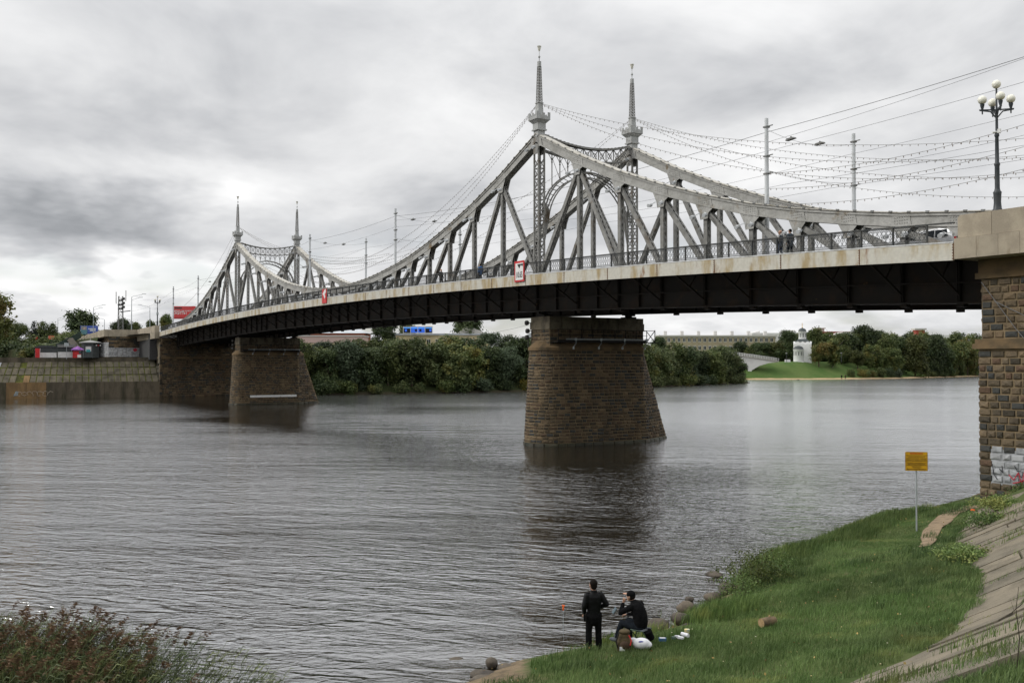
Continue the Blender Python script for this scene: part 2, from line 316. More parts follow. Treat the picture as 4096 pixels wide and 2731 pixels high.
xs = np.concatenate([np.arange(60, 90, 2.5), np.arange(90, 122, .4), np.arange(122, 190, 3)]); ys = np.concatenate([np.arange(-140, -60, 4), np.arange(-60, 3, .4), np.arange(3, 70, 4)])
XX, YY = np.meshgrid(xs, ys, indexing='ij'); ZZ = ground_z(XX, YY)
bumpz = (vnoise(XX, YY, .9, 1)-.5)*.16+(vnoise(XX, YY, .33, 2)-.5)*.25
dd = XX-shore_x(YY); ZZ = ZZ+bumpz*np.clip(dd*.6, 0, 1)*np.where(dd > toe_d(YY), .35, 1)-np.where(dd > toe_d(YY)+.15, .12, 0)
nx, ny = XX.shape; idx = np.arange(nx*ny).reshape(nx, ny)
quads = np.stack([idx[:-1, :-1], idx[1:, :-1], idx[1:, 1:], idx[:-1, 1:]], -1).reshape(-1, 4)
def terrain_mat():
    m = bpy.data.materials.new('turf_ground'); m.use_nodes = True; g = G(m.node_tree)
    pos = g.n('ShaderNodeNewGeometry').outputs['Position']; sx = g.n('ShaderNodeSeparateXYZ', i_0=pos)
    grass = g.mix(g.ramp(g.noise(pos, .9, 5, .6), .35, .65), (.050, .078, .022, 1), (.075, .095, .03, 1))
    grass = g.mix(g.ramp(g.noise(pos, 2.5, 5, .65), .56, .75), grass, (.085, .068, .038, 1))
    sand = g.mix(g.ramp(g.noise(pos, 2.2, 6, .65), .38, .62), (.20, .15, .095, 1), (.11, .085, .055, 1))
    silt_murk = g.mix(g.ramp(sx.outputs[2], -.75, -.15), (.018, .014, .008, 1), sand)  # dark silt by depth, standing in for light lost in murky water
    zz = g.m('ADD', sx.outputs[2], g.m('MULTIPLY', g.m('SUBTRACT', g.noise(pos, 1.3, 4, .6), .5), .35))
    zz = g.m('SUBTRACT', zz, g.m('MULTIPLY', g.ramp(sx.outputs[1], -35.2, -37.0), .34))        # trodden little beach at the downstream end
    c = g.mix(g.ramp(zz, .06, .2), silt_murk, grass)
    p = g.n('ShaderNodeBsdfPrincipled', i_Base_Color=c, i_Roughness=.95); p.inputs['Specular IOR Level'].default_value = .15
    b = g.n('ShaderNodeBump', i_Strength=.6, i_Distance=.06, i_Height=g.noise(pos, 9, 6, .7)); g.put(p.inputs['Normal'], b.outputs[0])
    g.n('ShaderNodeOutputMaterial', i_0=p.outputs[0]); return m
me = mesh_np('river_bank', np.stack([XX, YY, ZZ], -1).reshape(-1, 3), quads, smooth=True)
bank = obj('river_bank', me, terrain_mat()); tag(bank, 'sloping grassy near riverbank with sandy waterline', kind='structure')

# trodden path by the sign
pth = [(95.2, -5.6), (95.8, -6.8), (96.5, -8.6), (97.2, -10.4), (98.2, -12.4), (99.2, -14.3), (100.2, -15.9), (101.0, -17.0), (102.0, -18.6), (102.9, -20.2)]
V = []; F = []
for i, (x, y) in enumerate(pth):
    a = pth[max(i-1, 0)]; b = pth[min(i+1, len(pth)-1)]; tx, ty = b[0]-a[0], b[1]-a[1]; l = math.hypot(tx, ty); nx_, ny_ = -ty/l, tx/l; w = (.50, .48, .44, .42, .40, .36, .30, .24, .16, .05)[i]
    for k in range(5):
        s = -1+k*.5; px, py = x+nx_*w*s, y+ny_*w*s; V.append((px, py, float(terrain_z(px, py))+.085-.03*s*s))
    if i: F += [((i-1)*5+k, (i-1)*5+k+1, i*5+k+1, i*5+k) for k in range(4)]
M('path_earth', (.25, .185, .115), .95, (.17, .125, .078), 2.5, bump=.4, bsc=12)
tag(obj('path', mesh_np('path', V, F, smooth=True), MAT['path_earth']), 'bare trodden earth path beside the yellow sign', kind='structure')
def path_dist(x, y):
    d = np.full(np.shape(x), 99.0)
    for (ax, ay), (bx, by) in zip(pth[:-1], pth[1:]):
        t = np.clip(((x-ax)*(bx-ax)+(y-ay)*(by-ay))/((bx-ax)**2+(by-ay)**2), 0, 1); d = np.minimum(d, np.hypot(x-ax-t*(bx-ax), y-ay-t*(by-ay)))
    return d
def on_path(x, y): return path_dist(x, y) < np.interp(y, [-20.2, -17, -14], [.10, .30, .46])

# concrete revetment: slabs up the slope, each its own piece
rev = empty('revetment', (108, -20, 1.5), label='sloping revetment of long weathered concrete slabs with grassy joints', cat='revetment')
def rev_point(s, u):
    """s = metres along the toe from the abutment end, u = metres up the slope"""
    y = -8.3-s*.915; x = float(shore_x(y)+toe_d(y)); return x, y
TY = np.linspace(-8.3, -62, 400); tx = shore_x(TY)+toe_d(TY); k_ = np.ones(41)/41; txs = np.convolve(np.pad(tx, 20, mode='edge'), k_, 'valid')
TXS = txs; SLn = np.concatenate([[0], np.cumsum(np.hypot(np.diff(TY), np.diff(txs)))])
UPX, UPY = .93, .37
def rev_pt(s, u): y = np.interp(s, SLn, TY); x = np.interp(s, SLn, TXS); return float(x+UPX*u), float(y+UPY*u)
s = 0.0; i = 0
M('joint_turf', (.06, .075, .025), .95, (.10, .08, .045), 2)
while s < 44:
    w = random.uniform(1.0, 1.25); u = -1.6 if s > 1 else -.6
    while u < 7.2:
        L_ = random.uniform(2.6, 3.2); g_ = .03; dz = random.uniform(-.03, .035); tilt = random.uniform(-.02, .03); P = []
        okc = rev_pt(s+w/2, u+L_/2)
        if okc[1] > -37.2:
            for zz in (-.16, 0):
                for (ss, uu) in ((s+g_, u+g_), (s+w-g_, u+g_), (s+w-g_, u+L_-g_), (s+g_, u+L_-g_)):
                    x, y = rev_pt(ss, uu); P.append((x, y, float(.22+.175*(toe_d(y)-.5)+max(uu, -1.6)*SLOPE*1.05)+zz+dz+.045+(tilt if ss > s+w/2 else 0)))
            b = MB().add(P, ((3, 2, 1, 0), (4, 5, 6, 7), (0, 1, 5, 4), (1, 2, 6, 5), (2, 3, 7, 6), (3, 0, 4, 7)))
            # s runs away from the bridge, so turn faces outward
            b.f = [tuple(reversed(q)) for q in b.f]
            o = b.build('slab', MAT['concrete_slab'], rev); o.matrix_parent_inverse = Matrix.Translation((-108, 20, -1.5))
        u += L_
    s += w; i += 1

# ------------------------------------------------------------------ water
def water_mat():
    m = bpy.data.materials.new('river_water'); m.use_nodes = True; g = G(m.node_tree)
    pos = g.n('ShaderNodeNewGeometry').outputs['Position']
    def turned(deg):
        rot = g.n('ShaderNodeVectorRotate', rotation_type='Z_AXIS'); g.put(rot.inputs['Vector'], pos); rot.inputs['Angle'].default_value = R(31.3+deg); return rot.outputs[0]
    w, wa, wb = turned(5), turned(19), turned(-14)          # x runs along the wind, y along the crests
    def wav(v, sx_, sy_, det, ro, dist, off): return g.noise(g.vm('ADD', g.vm('MULTIPLY', v, (sx_, sy_, 1)), (off, off*.7, 0)), 1.0, det, ro, dist, 0, '2D')
    # gusts ruffle some stretches of water and leave others calm
    gust = g.ramp(g.noise(g.vm('MULTIPLY', w, (.034, .016, 1)), 1.0, 1, .5, .0, 0, '2D'), .36, .60)
    big = wav(w, .42, .11, 1, .5, .0, 3.1); mid = wav(wa, 1.9, .62, 1, .5, .7, 8.4); sm = wav(wb, 4.6, 1.7, 2, .6, .8, 1.9); fine = wav(w, 13, 6, 1, .6, .0, 5.5)
    h = g.m('ADD', g.m('MULTIPLY', big, .16), g.m('ADD', g.m('MULTIPLY', mid, g.m('MULTIPLY_ADD', gust, .145, .045)), g.m('ADD', g.m('MULTIPLY', sm, g.m('MULTIPLY_ADD', gust, .075, .020)), g.m('MULTIPLY', fine, g.m('MULTIPLY_ADD', gust, .012, .005)))))
    sp_ = g.n('ShaderNodeSeparateXYZ', i_0=pos)      # the reach above the bridge lies sheltered and calmer
    calm = g.m('MULTIPLY', g.m('SUBTRACT', 1.0, g.m('MULTIPLY', g.ramp(sp_.outputs[1], -22, 26), .70)), g.m('MULTIPLY_ADD', g.ramp(sp_.outputs[0], -60, 70), .65, .35))
    hc_ = g.m('MULTIPLY', h, calm)
    b = g.n('ShaderNodeBump', i_Strength=1.0, i_Distance=WATER_AMP, i_Height=hc_); bf = g.n('ShaderNodeBump', i_Strength=1.0, i_Distance=WATER_AMP*.40, i_Height=hc_)
    fr = g.n('ShaderNodeFresnel', i_IOR=1.44); g.put(fr.inputs['Normal'], bf.outputs[0])
    gl = g.n('ShaderNodeBsdfGlossy', i_Color=(.98, .99, 1, 1), i_Roughness=g.m('MULTIPLY_ADD', g.ramp(sp_.outputs[1], -12, 40), .11, .05)); g.put(gl.inputs['Normal'], b.outputs[0])
    df = g.n('ShaderNodeBsdfDiffuse', i_Color=(.022, .019, .012, 1)); tr = g.n('ShaderNodeBsdfTransparent', i_Color=(.75, .66, .48, 1))
    body = g.n('ShaderNodeMixShader', i_0=.45, i_1=df.outputs[0], i_2=tr.outputs[0])
    mx = g.n('ShaderNodeMixShader', i_0=g.m('MULTIPLY_ADD', fr.outputs[0], .73, .27), i_1=body.outputs[0], i_2=gl.outputs[0])
    g.n('ShaderNodeOutputMaterial', i_0=mx.outputs[0]); return m
WATER_AMP = 1.0
b = MB().quad((-2500, -2500, 0), (2500, -2500, 0), (2500, 2500, 0), (-2500, 2500, 0))
tag(b.build('river_water', water_mat()), 'wide rippled grey river', kind='structure')
b = MB().quad((-2500, -2500, -3), (2500, -2500, -3), (2500, 2500, -3), (-2500, 2500, -3)); M('river_silt', (.014, .011, .006), 1.0)
tag(b.build('ground', MAT['river_silt']), 'dark riverbed and surrounding ground', kind='structure')

# ------------------------------------------------------------------ bridge
A, Bx, WT = 48.53, 93.0, 10.7
def zf(x): return 14.689-.00023*x*x            # lower edge of the fascia
HD = [0, 3, 6, 10, 14, 18.5, 22.5, 27, 32, 38, 44, 49]; HV = [14.1, 12.72, 11.4, 9.8, 8.35, 6.98, 5.88, 4.82, 3.95, 3.2, 2.78, 2.65]
def hh(d): return float(np.interp(d, HD, HV))
OFF = [0, 6.4, 12.1, 17.4, 22.2, 26.7, 30.9, 34.9, 38.7, 42.3]
bridge = empty('truss_bridge', (0, 0, 0), label='long grey steel cantilever truss bridge with four pointed spires over the river', cat='bridge')
def chordz(x): return zf(x)+hh(abs(abs(x)-A))
node_x = sorted(set([s*A for s in (-1, 1)]+[s*(A+sg*o) for s in (-1, 1) for sg in (-1, 1) for o in OFF[1:]]+[0.0, 3.1, -3.1, Bx-.1, -Bx+.1]))
DEP = .80
def prismXZ(mb, poly, y0, y1):  # outline in X-Z, counter-clockwise seen from -Y
    mb.prism(poly, 'y', y0, y1); return mb
rails_z = lambda x: zf(x)+.885
for yt in (0.0, WT):
    for xa, xb in zip(node_x[:-1], node_x[1:]):
        za, zb = chordz(xa), chordz(xb); th = math.atan2(zb-za, xb-xa); dv = DEP/math.cos(th)
        m = MB(); prismXZ(m, [(xa, za-dv), (xb, zb-dv), (xb, zb), (xa, za)], yt-.29, yt+.29)
        # angle ribs along the edges of the box section
        for yy in (yt-.33, yt+.33):
            m.beam((xa, yy, za-.10/math.cos(th)), (xb, yy, zb-.10/math.cos(th)), .07, .14); m.beam((xa, yy, za-dv+.08/math.cos(th)), (xb, yy, zb-dv+.08/math.cos(th)), .07, .12)
        ch = m.build('top_chord', MAT['steel_chord'], bridge)
        c = MB(); o = .035/math.cos(th)
        c.add([(xa, yt-.43, za+.004), (xb, yt-.43, zb+.004), (xb, yt+.43, zb+.004), (xa, yt+.43, za+.004), (xa, yt-.43, za+o+.03), (xb, yt-.43, zb+o+.03), (xb, yt+.43, zb+o+.03), (xa, yt+.43, za+o+.03)], ((3, 2, 1, 0), (4, 5, 6, 7), (0, 1, 5, 4), (1, 2, 6, 5), (2, 3, 7, 6), (3, 0, 4, 7)))
        c.build('cover_plate', MAT['cover_plate'], ch)
        n = max(2, int(abs(xb-xa)/1.05)); k = MB()
        for q in range(n):
            t = (q+.5)/n; x = xa+(xb-xa)*t; z = za+(zb-za)*t
            for yy in (yt-.41, yt+.41): k.beam((x-.10*math.cos(th), yy, z+.06-.10*math.sin(th)), (x+.10*math.cos(th), yy, z+.06+.10*math.sin(th)), .10, .10)
        k.build('cover_clip', MAT['steel_dark'], ch)

def member(xa, za, xb, zb, yt, w=.34, dy=.20, plate=.035, name='diagonal', mat='steel'):
    """laced member: two plates facing the sides, lacing bars on the two edges"""
    m = MB(); t = Vector((xb-xa, 0, zb-za)); L_ = t.length; t.normalize(); n = Vector((t.z, 0, -t.x)); a = Vector((xa, yt, za))
    for sg in (-1, 1):
        y = sg*dy; p = [a-n*(w/2), a+n*(w/2), a+n*(w/2)+t*L_, a-n*(w/2)+t*L_]
        lo, hi = sorted((y, y-sg*plate)); V = [q+Vector((0, lo, 0)) for q in p]+[q+Vector((0, hi, 0)) for q in p]
        m.add(V, ((0, 1, 2, 3), (7, 6, 5, 4), (0, 4, 5, 1), (1, 5, 6, 2), (2, 6, 7, 3), (3, 7, 4, 0)))
        for e in (-1, 1):   # flange lips
            q0 = a+n*(e*(w/2-.015))+Vector((0, sg*(dy-.075), 0)); m.beam(q0, q0+t*L_, .11, .025, up=n)
    st_ = .55; k = int(L_/st_)
    for e in (-1, 1):
        for i in range(k):
            s0, s1 = i*st_, (i+1)*st_; y0, y1 = (-dy, dy) if i % 2 else (dy, -dy); q = a+n*(e*w/2)
            m.beam(q+t*s0+Vector((0, y0*.9, 0)), q+t*s1+Vector((0, y1*.9, 0)), .075, .02, up=n)
    return m.build(name, MAT[mat], bridge)
def gusset(x, yt, w=1.3):
    z = chordz(x); m = MB(); bz = z-DEP-.55; ht = min(.95, max(.3, (z-DEP-zf(x)-1.0)*.45)); sl_ = (chordz(x+.6)-chordz(x-.6))/1.2
    for y in (yt-.325, yt+.295):
        P = [(x-w*.62, z-DEP*1.02-w*.62*sl_+.02), (x-w*.32, z-DEP-ht*.55), (x-w*.26, z-DEP-ht), (x+w*.26, z-DEP-ht), (x+w*.32, z-DEP-ht*.55), (x+w*.62, z-DEP*1.02+w*.62*sl_+.02), (x+w*.5, z-.08+w*.5*sl_), (x-w*.5, z-.08-w*.5*sl_)]
        prismXZ(m, P, y, y+.03)
    g_ = m.build('gusset_plate', MAT['steel_chord'], bridge)
    # rivets
    rv = MB()
    for i in range(6):
        for j in range(4): rv.box((x-w*.36+i*w*.144, yt-.335, z-.24-j*.17), (.045, .028, .045))
    rv.build('rivet', MAT['steel'], g_)['kind'] = 'stuff'
    f = MB()
    for dx in (-.75, .55):
        f.tube([(x+dx, yt-.62, z-DEP-ht*.75), (x+dx+.12, yt-.98, z-DEP-ht*.75-.1)], .14, 10); f.beam((x+dx+.05, yt-.66, z-DEP-ht*.7), (x+dx*.35, yt-.42, z-DEP-ht*.5), .05, .05)
    f.build('floodlight', MAT['pole_white'], bridge)
for yt in (0.0, WT):
    for s in (-1, 1):
        for sg in (-1, 1):
            prev = 0
            offs = OFF[1:] if sg*1 < 0 else OFF[1:]
            for i, o in enumerate(offs):
                outward = 1 if sg > 0 else -1
                x = s*(A+outward*o); zt = chordz(x)-DEP-.25; zd_ = zf(x)+.80
                if i == 8 and outward > 0: pass
                member(x, zd_, x, zt+.25, yt, .36 if i < 5 else .32, name='post')
                gusset(x, yt, 1.45 if i < 5 else 1.15)
                xn = s*(A+outward*(offs[i+1] if i+1 < len(offs) else 45.4)); xn = max(-92.6, min(92.6, xn))
                if abs(xn-x) > 1: member(x, zt, xn, zf(xn)+.75, yt, .36, name='diagonal')
                if i == 0: member(x, zt, s*A, zf(s*A)+.8, yt, .38, name='diagonal')

def tower(x, yt):
    z0, z1 = zf(x)+.5, chordz(x)-.35; m = MB(); hx, hy = .36, .30
    for ax in (-hx, hx):
        for ay in (-hy, hy): m.box((x+ax, yt+ay, (z0+z1)/2), (.14, .14, z1-z0))
    # solid upper portion and foot plates
    for ay in (-hy-.05, hy+.05): m.box((x, yt+ay, z1-.65), (.84, .03, 1.7)); m.box((x, yt+ay, z0+.9), (1.0, .03, 1.8))
    st_ = .95; n = int((z1-z0-1.6)/st_)
    for i in range(n):
        a, b = z0+i*st_, z0+(i+1)*st_
        for ay in (-hy, hy): m.beam((x-hx, yt+ay, a), (x+hx, yt+ay, b), .02, .07, up=(0, 0, 1)); m.beam((x+hx, yt+ay, a), (x-hx, yt+ay, b), .02, .07)
        for ax in (-hx, hx): m.beam((x+ax, yt-hy, a), (x+ax, yt+hy, b), .07, .02, up=(1, 0, 0)); m.beam((x+ax, yt+hy, a), (x+ax, yt-hy, b), .07, .02, up=(1, 0, 0))
        for ay in (-hy, hy): m.beam((x-hx, yt+ay, a), (x+hx, yt+ay, a), .04, .08)
        for ax in (-hx, hx): m.beam((x+ax, yt-hy, a), (x+ax, yt+hy, a), .04, .08)
    t = m.build('tower', MAT['steel'], bridge)
    prismXZ(MB(), [(x-1.0, chordz(x-1)-.75), (x+1.0, chordz(x+1)-.75), (x+.75, z1+.10), (x+.3, z1+.34), (x-.3, z1+.34), (x-.75, z1+.10)], yt-.352, yt-.33).build('gusset_plate', MAT['steel_chord'], t)
    gl = MB(); gl.tube([(x-.95, yt-.65, z1-1.0), (x-.85, yt-.95, z1-1.1)], .15, 10); gl.tube([(x+.2, yt-.65, z1-.9), (x+.3, yt-.95, z1-1.0)], .15, 10); gl.build('floodlight', MAT['pole_white'], t)
    # spire
    zb = 28.30; s = MB(); s.box((x, yt, zb-.02), (.74, .74, .55)); s.box((x, yt, zb+.30), (1.02, 1.02, .12)); s.box((x, yt, zb+.62), (.86, .86, .52)); p = s.build('spire', MAT['spire_metal'], bridge)
    c = MB()   # flared crown with battlements
    q0, q1 = .43, .70; za, zc = zb+.88, zb+1.18
    c.add([(x+sx*q0, yt+sy*q0, za) for sx, sy in ((-1, -1), (1, -1), (1, 1), (-1, 1))]+[(x+sx*q1, yt+sy*q1, zc) for sx, sy in ((-1, -1), (1, -1), (1, 1), (-1, 1))], ((3, 2, 1, 0), (4, 5, 6, 7), (0, 1, 5, 4), (1, 2, 6, 5), (2, 3, 7, 6), (3, 0, 4, 7)))
    c.box((x, yt, zc+.14), (1.46, 1.46, .27))
    for ax in range(4):
        for kx, w_, hgt in ((-.60, .26, .40), (-.30, .12, .16), (0, .30, .32), (.30, .12, .16), (.60, .26, .40)):
            off = .70; px, py = ((kx, -off), (off, kx), (kx, off), (-off, kx))[ax]; dx, dy = ((w_, .06), (.06, w_), (w_, .06), (.06, w_))[ax]
            c.box((x+px*(1.0 if ax % 2 == 0 else 1.003), yt+py*(1.0 if ax % 2 else 1.003), zc+.275+hgt/2), (dx, dy, hgt))
    c.build('crown', MAT['spire_metal'], p)
    sh = MB(); z2, z3 = zc+.27, zb+2.75
    sh.add([(x+sx*.30, yt+sy*.30, z2) for sx, sy in ((-1, -1), (1, -1), (1, 1), (-1, 1))]+[(x+sx*.235, yt+sy*.235, z3) for sx, sy in ((-1, -1), (1, -1), (1, 1), (-1, 1))], ((3, 2, 1, 0), (4, 5, 6, 7), (0, 1, 5, 4), (1, 2, 6, 5), (2, 3, 7, 6), (3, 0, 4, 7)))
    sh.box((x, yt, z3+.035), (.58, .58, .07)); sh.build('shaft', MAT['spire_metal'], p)
    l = MB(); z4 = z3+3.4; f0, f1 = .205, .125
    for sx, sy in ((-1, -1), (1, -1), (1, 1), (-1, 1)): l.beam((x+sx*f0, yt+sy*f0, z3+.07), (x+sx*f1, yt+sy*f1, z4), .05, .05)
    n = 13
    for i in range(n):
        t0, t1 = i/n, (i+1)/n; a, b = f0+(f1-f0)*t0, f0+(f1-f0)*t1; u0, u1 = z3+.07+(z4-z3-.07)*t0, z3+.07+(z4-z3-.07)*t1
        for (sx, sy), (tx_, ty_) in (((-1, -1), (1, -1)), ((1, -1), (1, 1)), ((1, 1), (-1, 1)), ((-1, 1), (-1, -1))):
            l.beam((x+sx*a, yt+sy*a, u0), (x+tx_*b, yt+ty_*b, u1), .025, .025); l.beam((x+tx_*a, yt+ty_*a, u0), (x+sx*b, yt+sy*b, u1), .025, .025); l.beam((x+sx*a, yt+sy*a, u0), (x+tx_*a, yt+ty_*a, u0), .025, .03)
    l.build('lattice', MAT['steel'], p)
    t_ = MB(); t_.box((x, yt, z4+.22), (.26, .26, .46)); t_.lathe((x, yt, z4+.45), [(.03, 0), (.03, .32), (.09, .36), (.11, .44), (.07, .52), (.025, .56), (.025, .95)], 8); t_.build('finial_rod', MAT['spire_metal'], p)
    u = MB(); u.lathe((x, yt, z4+1.38), [(.03, 0), (.09, .08), (.14, .24), (.17, .42), (.20, .45), (.20, .48)], 12); u.build('finial_cup', MAT['globe'], p)
for x in (A, -A):
    for yt in (0.0, WT): tower(x, yt)

def portal(x):
    y0, y1 = .5, WT-.5; n = 22; ym = WT/2; hw = (y1-y0)/2
    top = lambda y: 27.50+.70*((y-ym)/hw)**2; mid_ = lambda y: 26.30+.50*((y-ym)/hw)**2
    arch = lambda y: 21.2+4.0*math.sqrt(max(0, 1-((y-ym)/(hw+.05))**2)); arch2 = lambda y: 20.6+4.15*math.sqrt(max(0, 1-((y-ym)/(hw-.45))**2)) if abs(y-ym) < hw-.45 else 20.6
    Y = [y0+(y1-y0)*i/n for i in range(n+1)]; m = MB()
    for dx in (-.22, .22):
        for fn, w in ((top, .14), (mid_, .12)):
            for a, b in zip(Y[:-1], Y[1:]): m.beam((x+dx, a, fn(a)), (x+dx, b, fn(b)), w, w)
    for a, b in zip(Y[:-1], Y[1:]): m.beam((x-.3, (a+b)/2, top((a+b)/2)+.08), (x+.3, (a+b)/2, top((a+b)/2)+.08), (b-a)*1.02, .03, up=(0, 0, 1))
    p = m.build('portal', MAT['steel'], bridge)
    l = MB()
    for i in range(11):
        a, b = y0+(y1-y0)*i/11, y0+(y1-y0)*(i+1)/11; c = (a+b)/2
        l.beam((x, a, mid_(a)), (x, b, top(b)), .06, .06); l.beam((x, b, mid_(b)), (x, a, top(a)), .06, .06); l.beam((x, a, mid_(a)), (x, a, top(a)), .08, .07)
        zc = (mid_(c)+top(c))/2; pts = [(x-.05, c+.24*math.cos(t*math.pi/6), zc+.24*math.sin(t*math.pi/6)) for t in range(13)]; l.tube(pts, .03, 5, cap=False)
    l.build('lattice', MAT['steel'], p)
    h = MB()
    for i in range(12):
        y = y0+(y1-y0)*(i+.0)/11; 
        if 0 < i < 11:
            zt = mid_(y); zb_ = arch(y); h.beam((x, y, zb_), (x, y, zt), .07, .07)
            for sg in (-1, 1):     # pointed tracery between the hangers
                pts = [(x, y+sg*.42*math.sin(t*math.pi/12), zt-.62+.6*math.sin(t*math.pi/12)*1.0 if t else zt-.75) for t in range(7)]; h.tube(pts, .032, 5, cap=False)
            h.sphere((x, y, zt-.8), .09, 6, 4)
            yb = y0+(y1-y0)*(i+1)/11
            if 2 > i or i > 8: pass
            h.beam((x, y, zt-.3), (x, min(yb, y1), max(arch(min(yb, y1)), zt-2.6 if i < 9 else zt-3.5)), .035, .035) if (i < 3 or i > 7) else None
    h.build('hanger', MAT['steel'], p)
    a_ = MB(); ts = [math.pi*i/26 for i in range(27)]
    for dx in (-.25, .25):
        a_.tube([(x+dx, ym-(hw+.02)*math.cos(t), 20.9+4.35*math.sin(t)) for t in ts], .075, 6); a_.tube([(x+dx, ym-(hw-.35)*math.cos(t), 20.2+4.55*math.sin(t)) for t in ts], .065, 6)
    for i in range(26):
        t, u = ts[i], ts[i+1]
        a_.beam((x, ym-(hw+.02)*math.cos(t), 20.9+4.35*math.sin(t)), (x, ym-(hw-.35)*math.cos(u), 20.2+4.55*math.sin(u)), .05, .05); a_.beam((x-.25, ym-(hw+.02)*math.cos(t), 20.9+4.35*math.sin(t)), (x+.25, ym-(hw+.02)*math.cos(t), 20.9+4.35*math.sin(t)), .05, .05)
    for sg in (-1, 1):      # bracket plates at the springing
        P = [(ym+sg*hw*1.0, 18.3), (ym+sg*hw*1.0, 22.2), (ym+sg*(hw-.55), 21.5), (ym+sg*(hw-.45), 20.2), (ym+sg*(hw-.12), 18.6)]
        if sg > 0: P = P[::-1]
        a_.prism(P, 'x', x-.06, x+.06)
    a_.build('arch_rib', MAT['steel'], p)
for x in (A, -A): portal(x)

# deck, fascia, kerb
def strip(name, mat, y0, y1, z0, z1, xa=-Bx, xb=Bx, n=62, parent=bridge):
    m = MB(); V = []; 
    for i in range(n+1):
        x = xa+(xb-xa)*i/n; z = zf(x); V += [(x, y0, z+z0), (x, y1, z+z0), (x, y1, z+z1), (x, y0, z+z1)]
    F = [(3, 2, 1, 0), (4*n, 4*n+1, 4*n+2, 4*n+3)]
    for i in range(n):
        a = 4*i; b = a+4; F += [(a, a+1, b+1, b), (a+1, a+2, b+2, b+1), (a+2, a+3, b+3, b+2), (a+3, a, b, b+3)]
    F = [tuple(reversed(q)) for q in F]
    return m.add(V, F).build(name, mat, parent)
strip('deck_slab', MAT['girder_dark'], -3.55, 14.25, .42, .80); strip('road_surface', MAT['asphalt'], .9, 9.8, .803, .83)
strip('deck_edge', MAT['kerb_strip'], -3.86, -3.35, .888, .955); strip('deck_edge', MAT['kerb_strip'], 14.05, 14.56, .888, .955)
nF = 32; J = [-92.9+5.81*i for i in range(33)]
for side, yy in ((-1, -3.79), (1, 14.43)):
    for xa, xb in zip(J[:-1], J[1:]):
        a, b = xa+.012, min(xb, 93.0)-.012; f = MB(); V = []
        for x in (a, b): V += [(x, yy-.06, zf(x)), (x, yy+.06, zf(x)), (x, yy+.06, zf(x)+.875), (x, yy-.06, zf(x)+.875)]
        f.add(V, ((0, 1, 2, 3), (7, 6, 5, 4), (0, 4, 5, 1), (1, 5, 6, 2), (2, 6, 7, 3), (3, 7, 4, 0))); p = f.build('fascia_panel', MAT['fascia'], bridge)
        if side < 0:
            j = MB(); j.box((b+.012, yy-.066, zf(b)+.44), (.045, .02, .86))
            for q in range(6): j.box((b-.03, yy-.07, zf(b)+.1+q*.14), (.05, .03, .05))
            j.build('joint_cover', MAT['joint_rust'], p)
# girders under the trusses and cross members
for yt in (0.0, WT):
    for xa, xb in zip(node_x[:-1], node_x[1:]):
        m = MB(); seg = ((-.12, .12, -2.02, .42), (-.42, .42, -2.07, -1.98), (-.34, .34, -.96, -.88))
        for y0, y1, z0, z1 in seg:
            V = []
            for x in (xa, xb): V += [(x, yt+y0, zf(x)+z0), (x, yt+y1, zf(x)+z0), (x, yt+y1, zf(x)+z1), (x, yt+y0, zf(x)+z1)]
            m.add(V, ((0, 1, 2, 3), (7, 6, 5, 4), (0, 4, 5, 1), (1, 5, 6, 2), (2, 6, 7, 3), (3, 7, 4, 0)))
        n = max(1, int((xb-xa)/2.6))
        for i in range(n+1):
            x = xa+.06+(xb-xa-.12)*i/n
            for sg in (-1, 1): m.box((x, yt+sg*.24, zf(x)-.80), (.05, .22, 2.3))
        if abs(xa) > .5: m.box((xa, yt, zf(xa)-2.16), (.42, .36, .18))
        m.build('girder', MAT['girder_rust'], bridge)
for x in node_x[1:-1]:
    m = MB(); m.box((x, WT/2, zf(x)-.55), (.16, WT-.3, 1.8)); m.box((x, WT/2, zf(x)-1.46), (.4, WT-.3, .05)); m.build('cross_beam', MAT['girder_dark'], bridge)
    for yt, sg in ((0, -1), (WT, 1)):
        k = MB(); k.beam((x, yt+sg*.3, zf(x)-1.55), (x, yt+sg*3.3, zf(x)+.30), .09, .12); k.beam((x, yt+sg*.2, zf(x)+.30), (x, yt+sg*3.5, zf(x)+.30), .10, .22); k.beam((x, yt+sg*1.7, zf(x)-.7), (x, yt+sg*1.0, zf(x)+.3), .06, .08); k.build('bracket', MAT['girder_rust'], bridge)
for yy in (2.4, 5.35, 8.3): strip('stringer', MAT['girder_dark'], yy-.1, yy+.1, -.55, .42)
strip('utility_pipe', MAT['girder_dark'], -1.9, -1.75, .18, .33); strip('utility_pipe', MAT['girder_dark'], -2.6, -2.5, .24, .34)

# railings
def rail_panel():
    m = MB(); L_ = 2.0
    def bar(x0, z0, x1, z1, w=.016): m.beam((x0, 0, z0), (x1, 0, z1), w, w, up=(0, 1, 0))
    for z, w in ((.07, .03), (.20, .02), (.80, .02), (.915, .03)): bar(0, z, L_, z, w)
    n = 14; c = L_/n
    for i in range(n):
        x = (i+.5)*c
        for z in (.135, .86):   # rows of small rings
            P = [(x+.052*math.cos(t*math.pi/3), 0, z+.052*math.sin(t*math.pi/3)) for t in range(7)]
            for a, b in zip(P[:-1], P[1:]): m.beam(a, b, .014, .014, up=(0, 1, 0))
    k = 7; c = L_/k
    for i in range(k):
        x = (i+.5)*c; bar(x, .20, x, .80, .012); bar(x-.04, .5, x+.04, .5, .03)
        for sg in (-1, 1):
            bar(x, .72, x+sg*c/2, .5); bar(x, .28, x+sg*c/2, .5); bar(x, .72, x+sg*.09, .78); bar(x, .28, x+sg*.09, .22)
    return m.mesh('railing_panel')
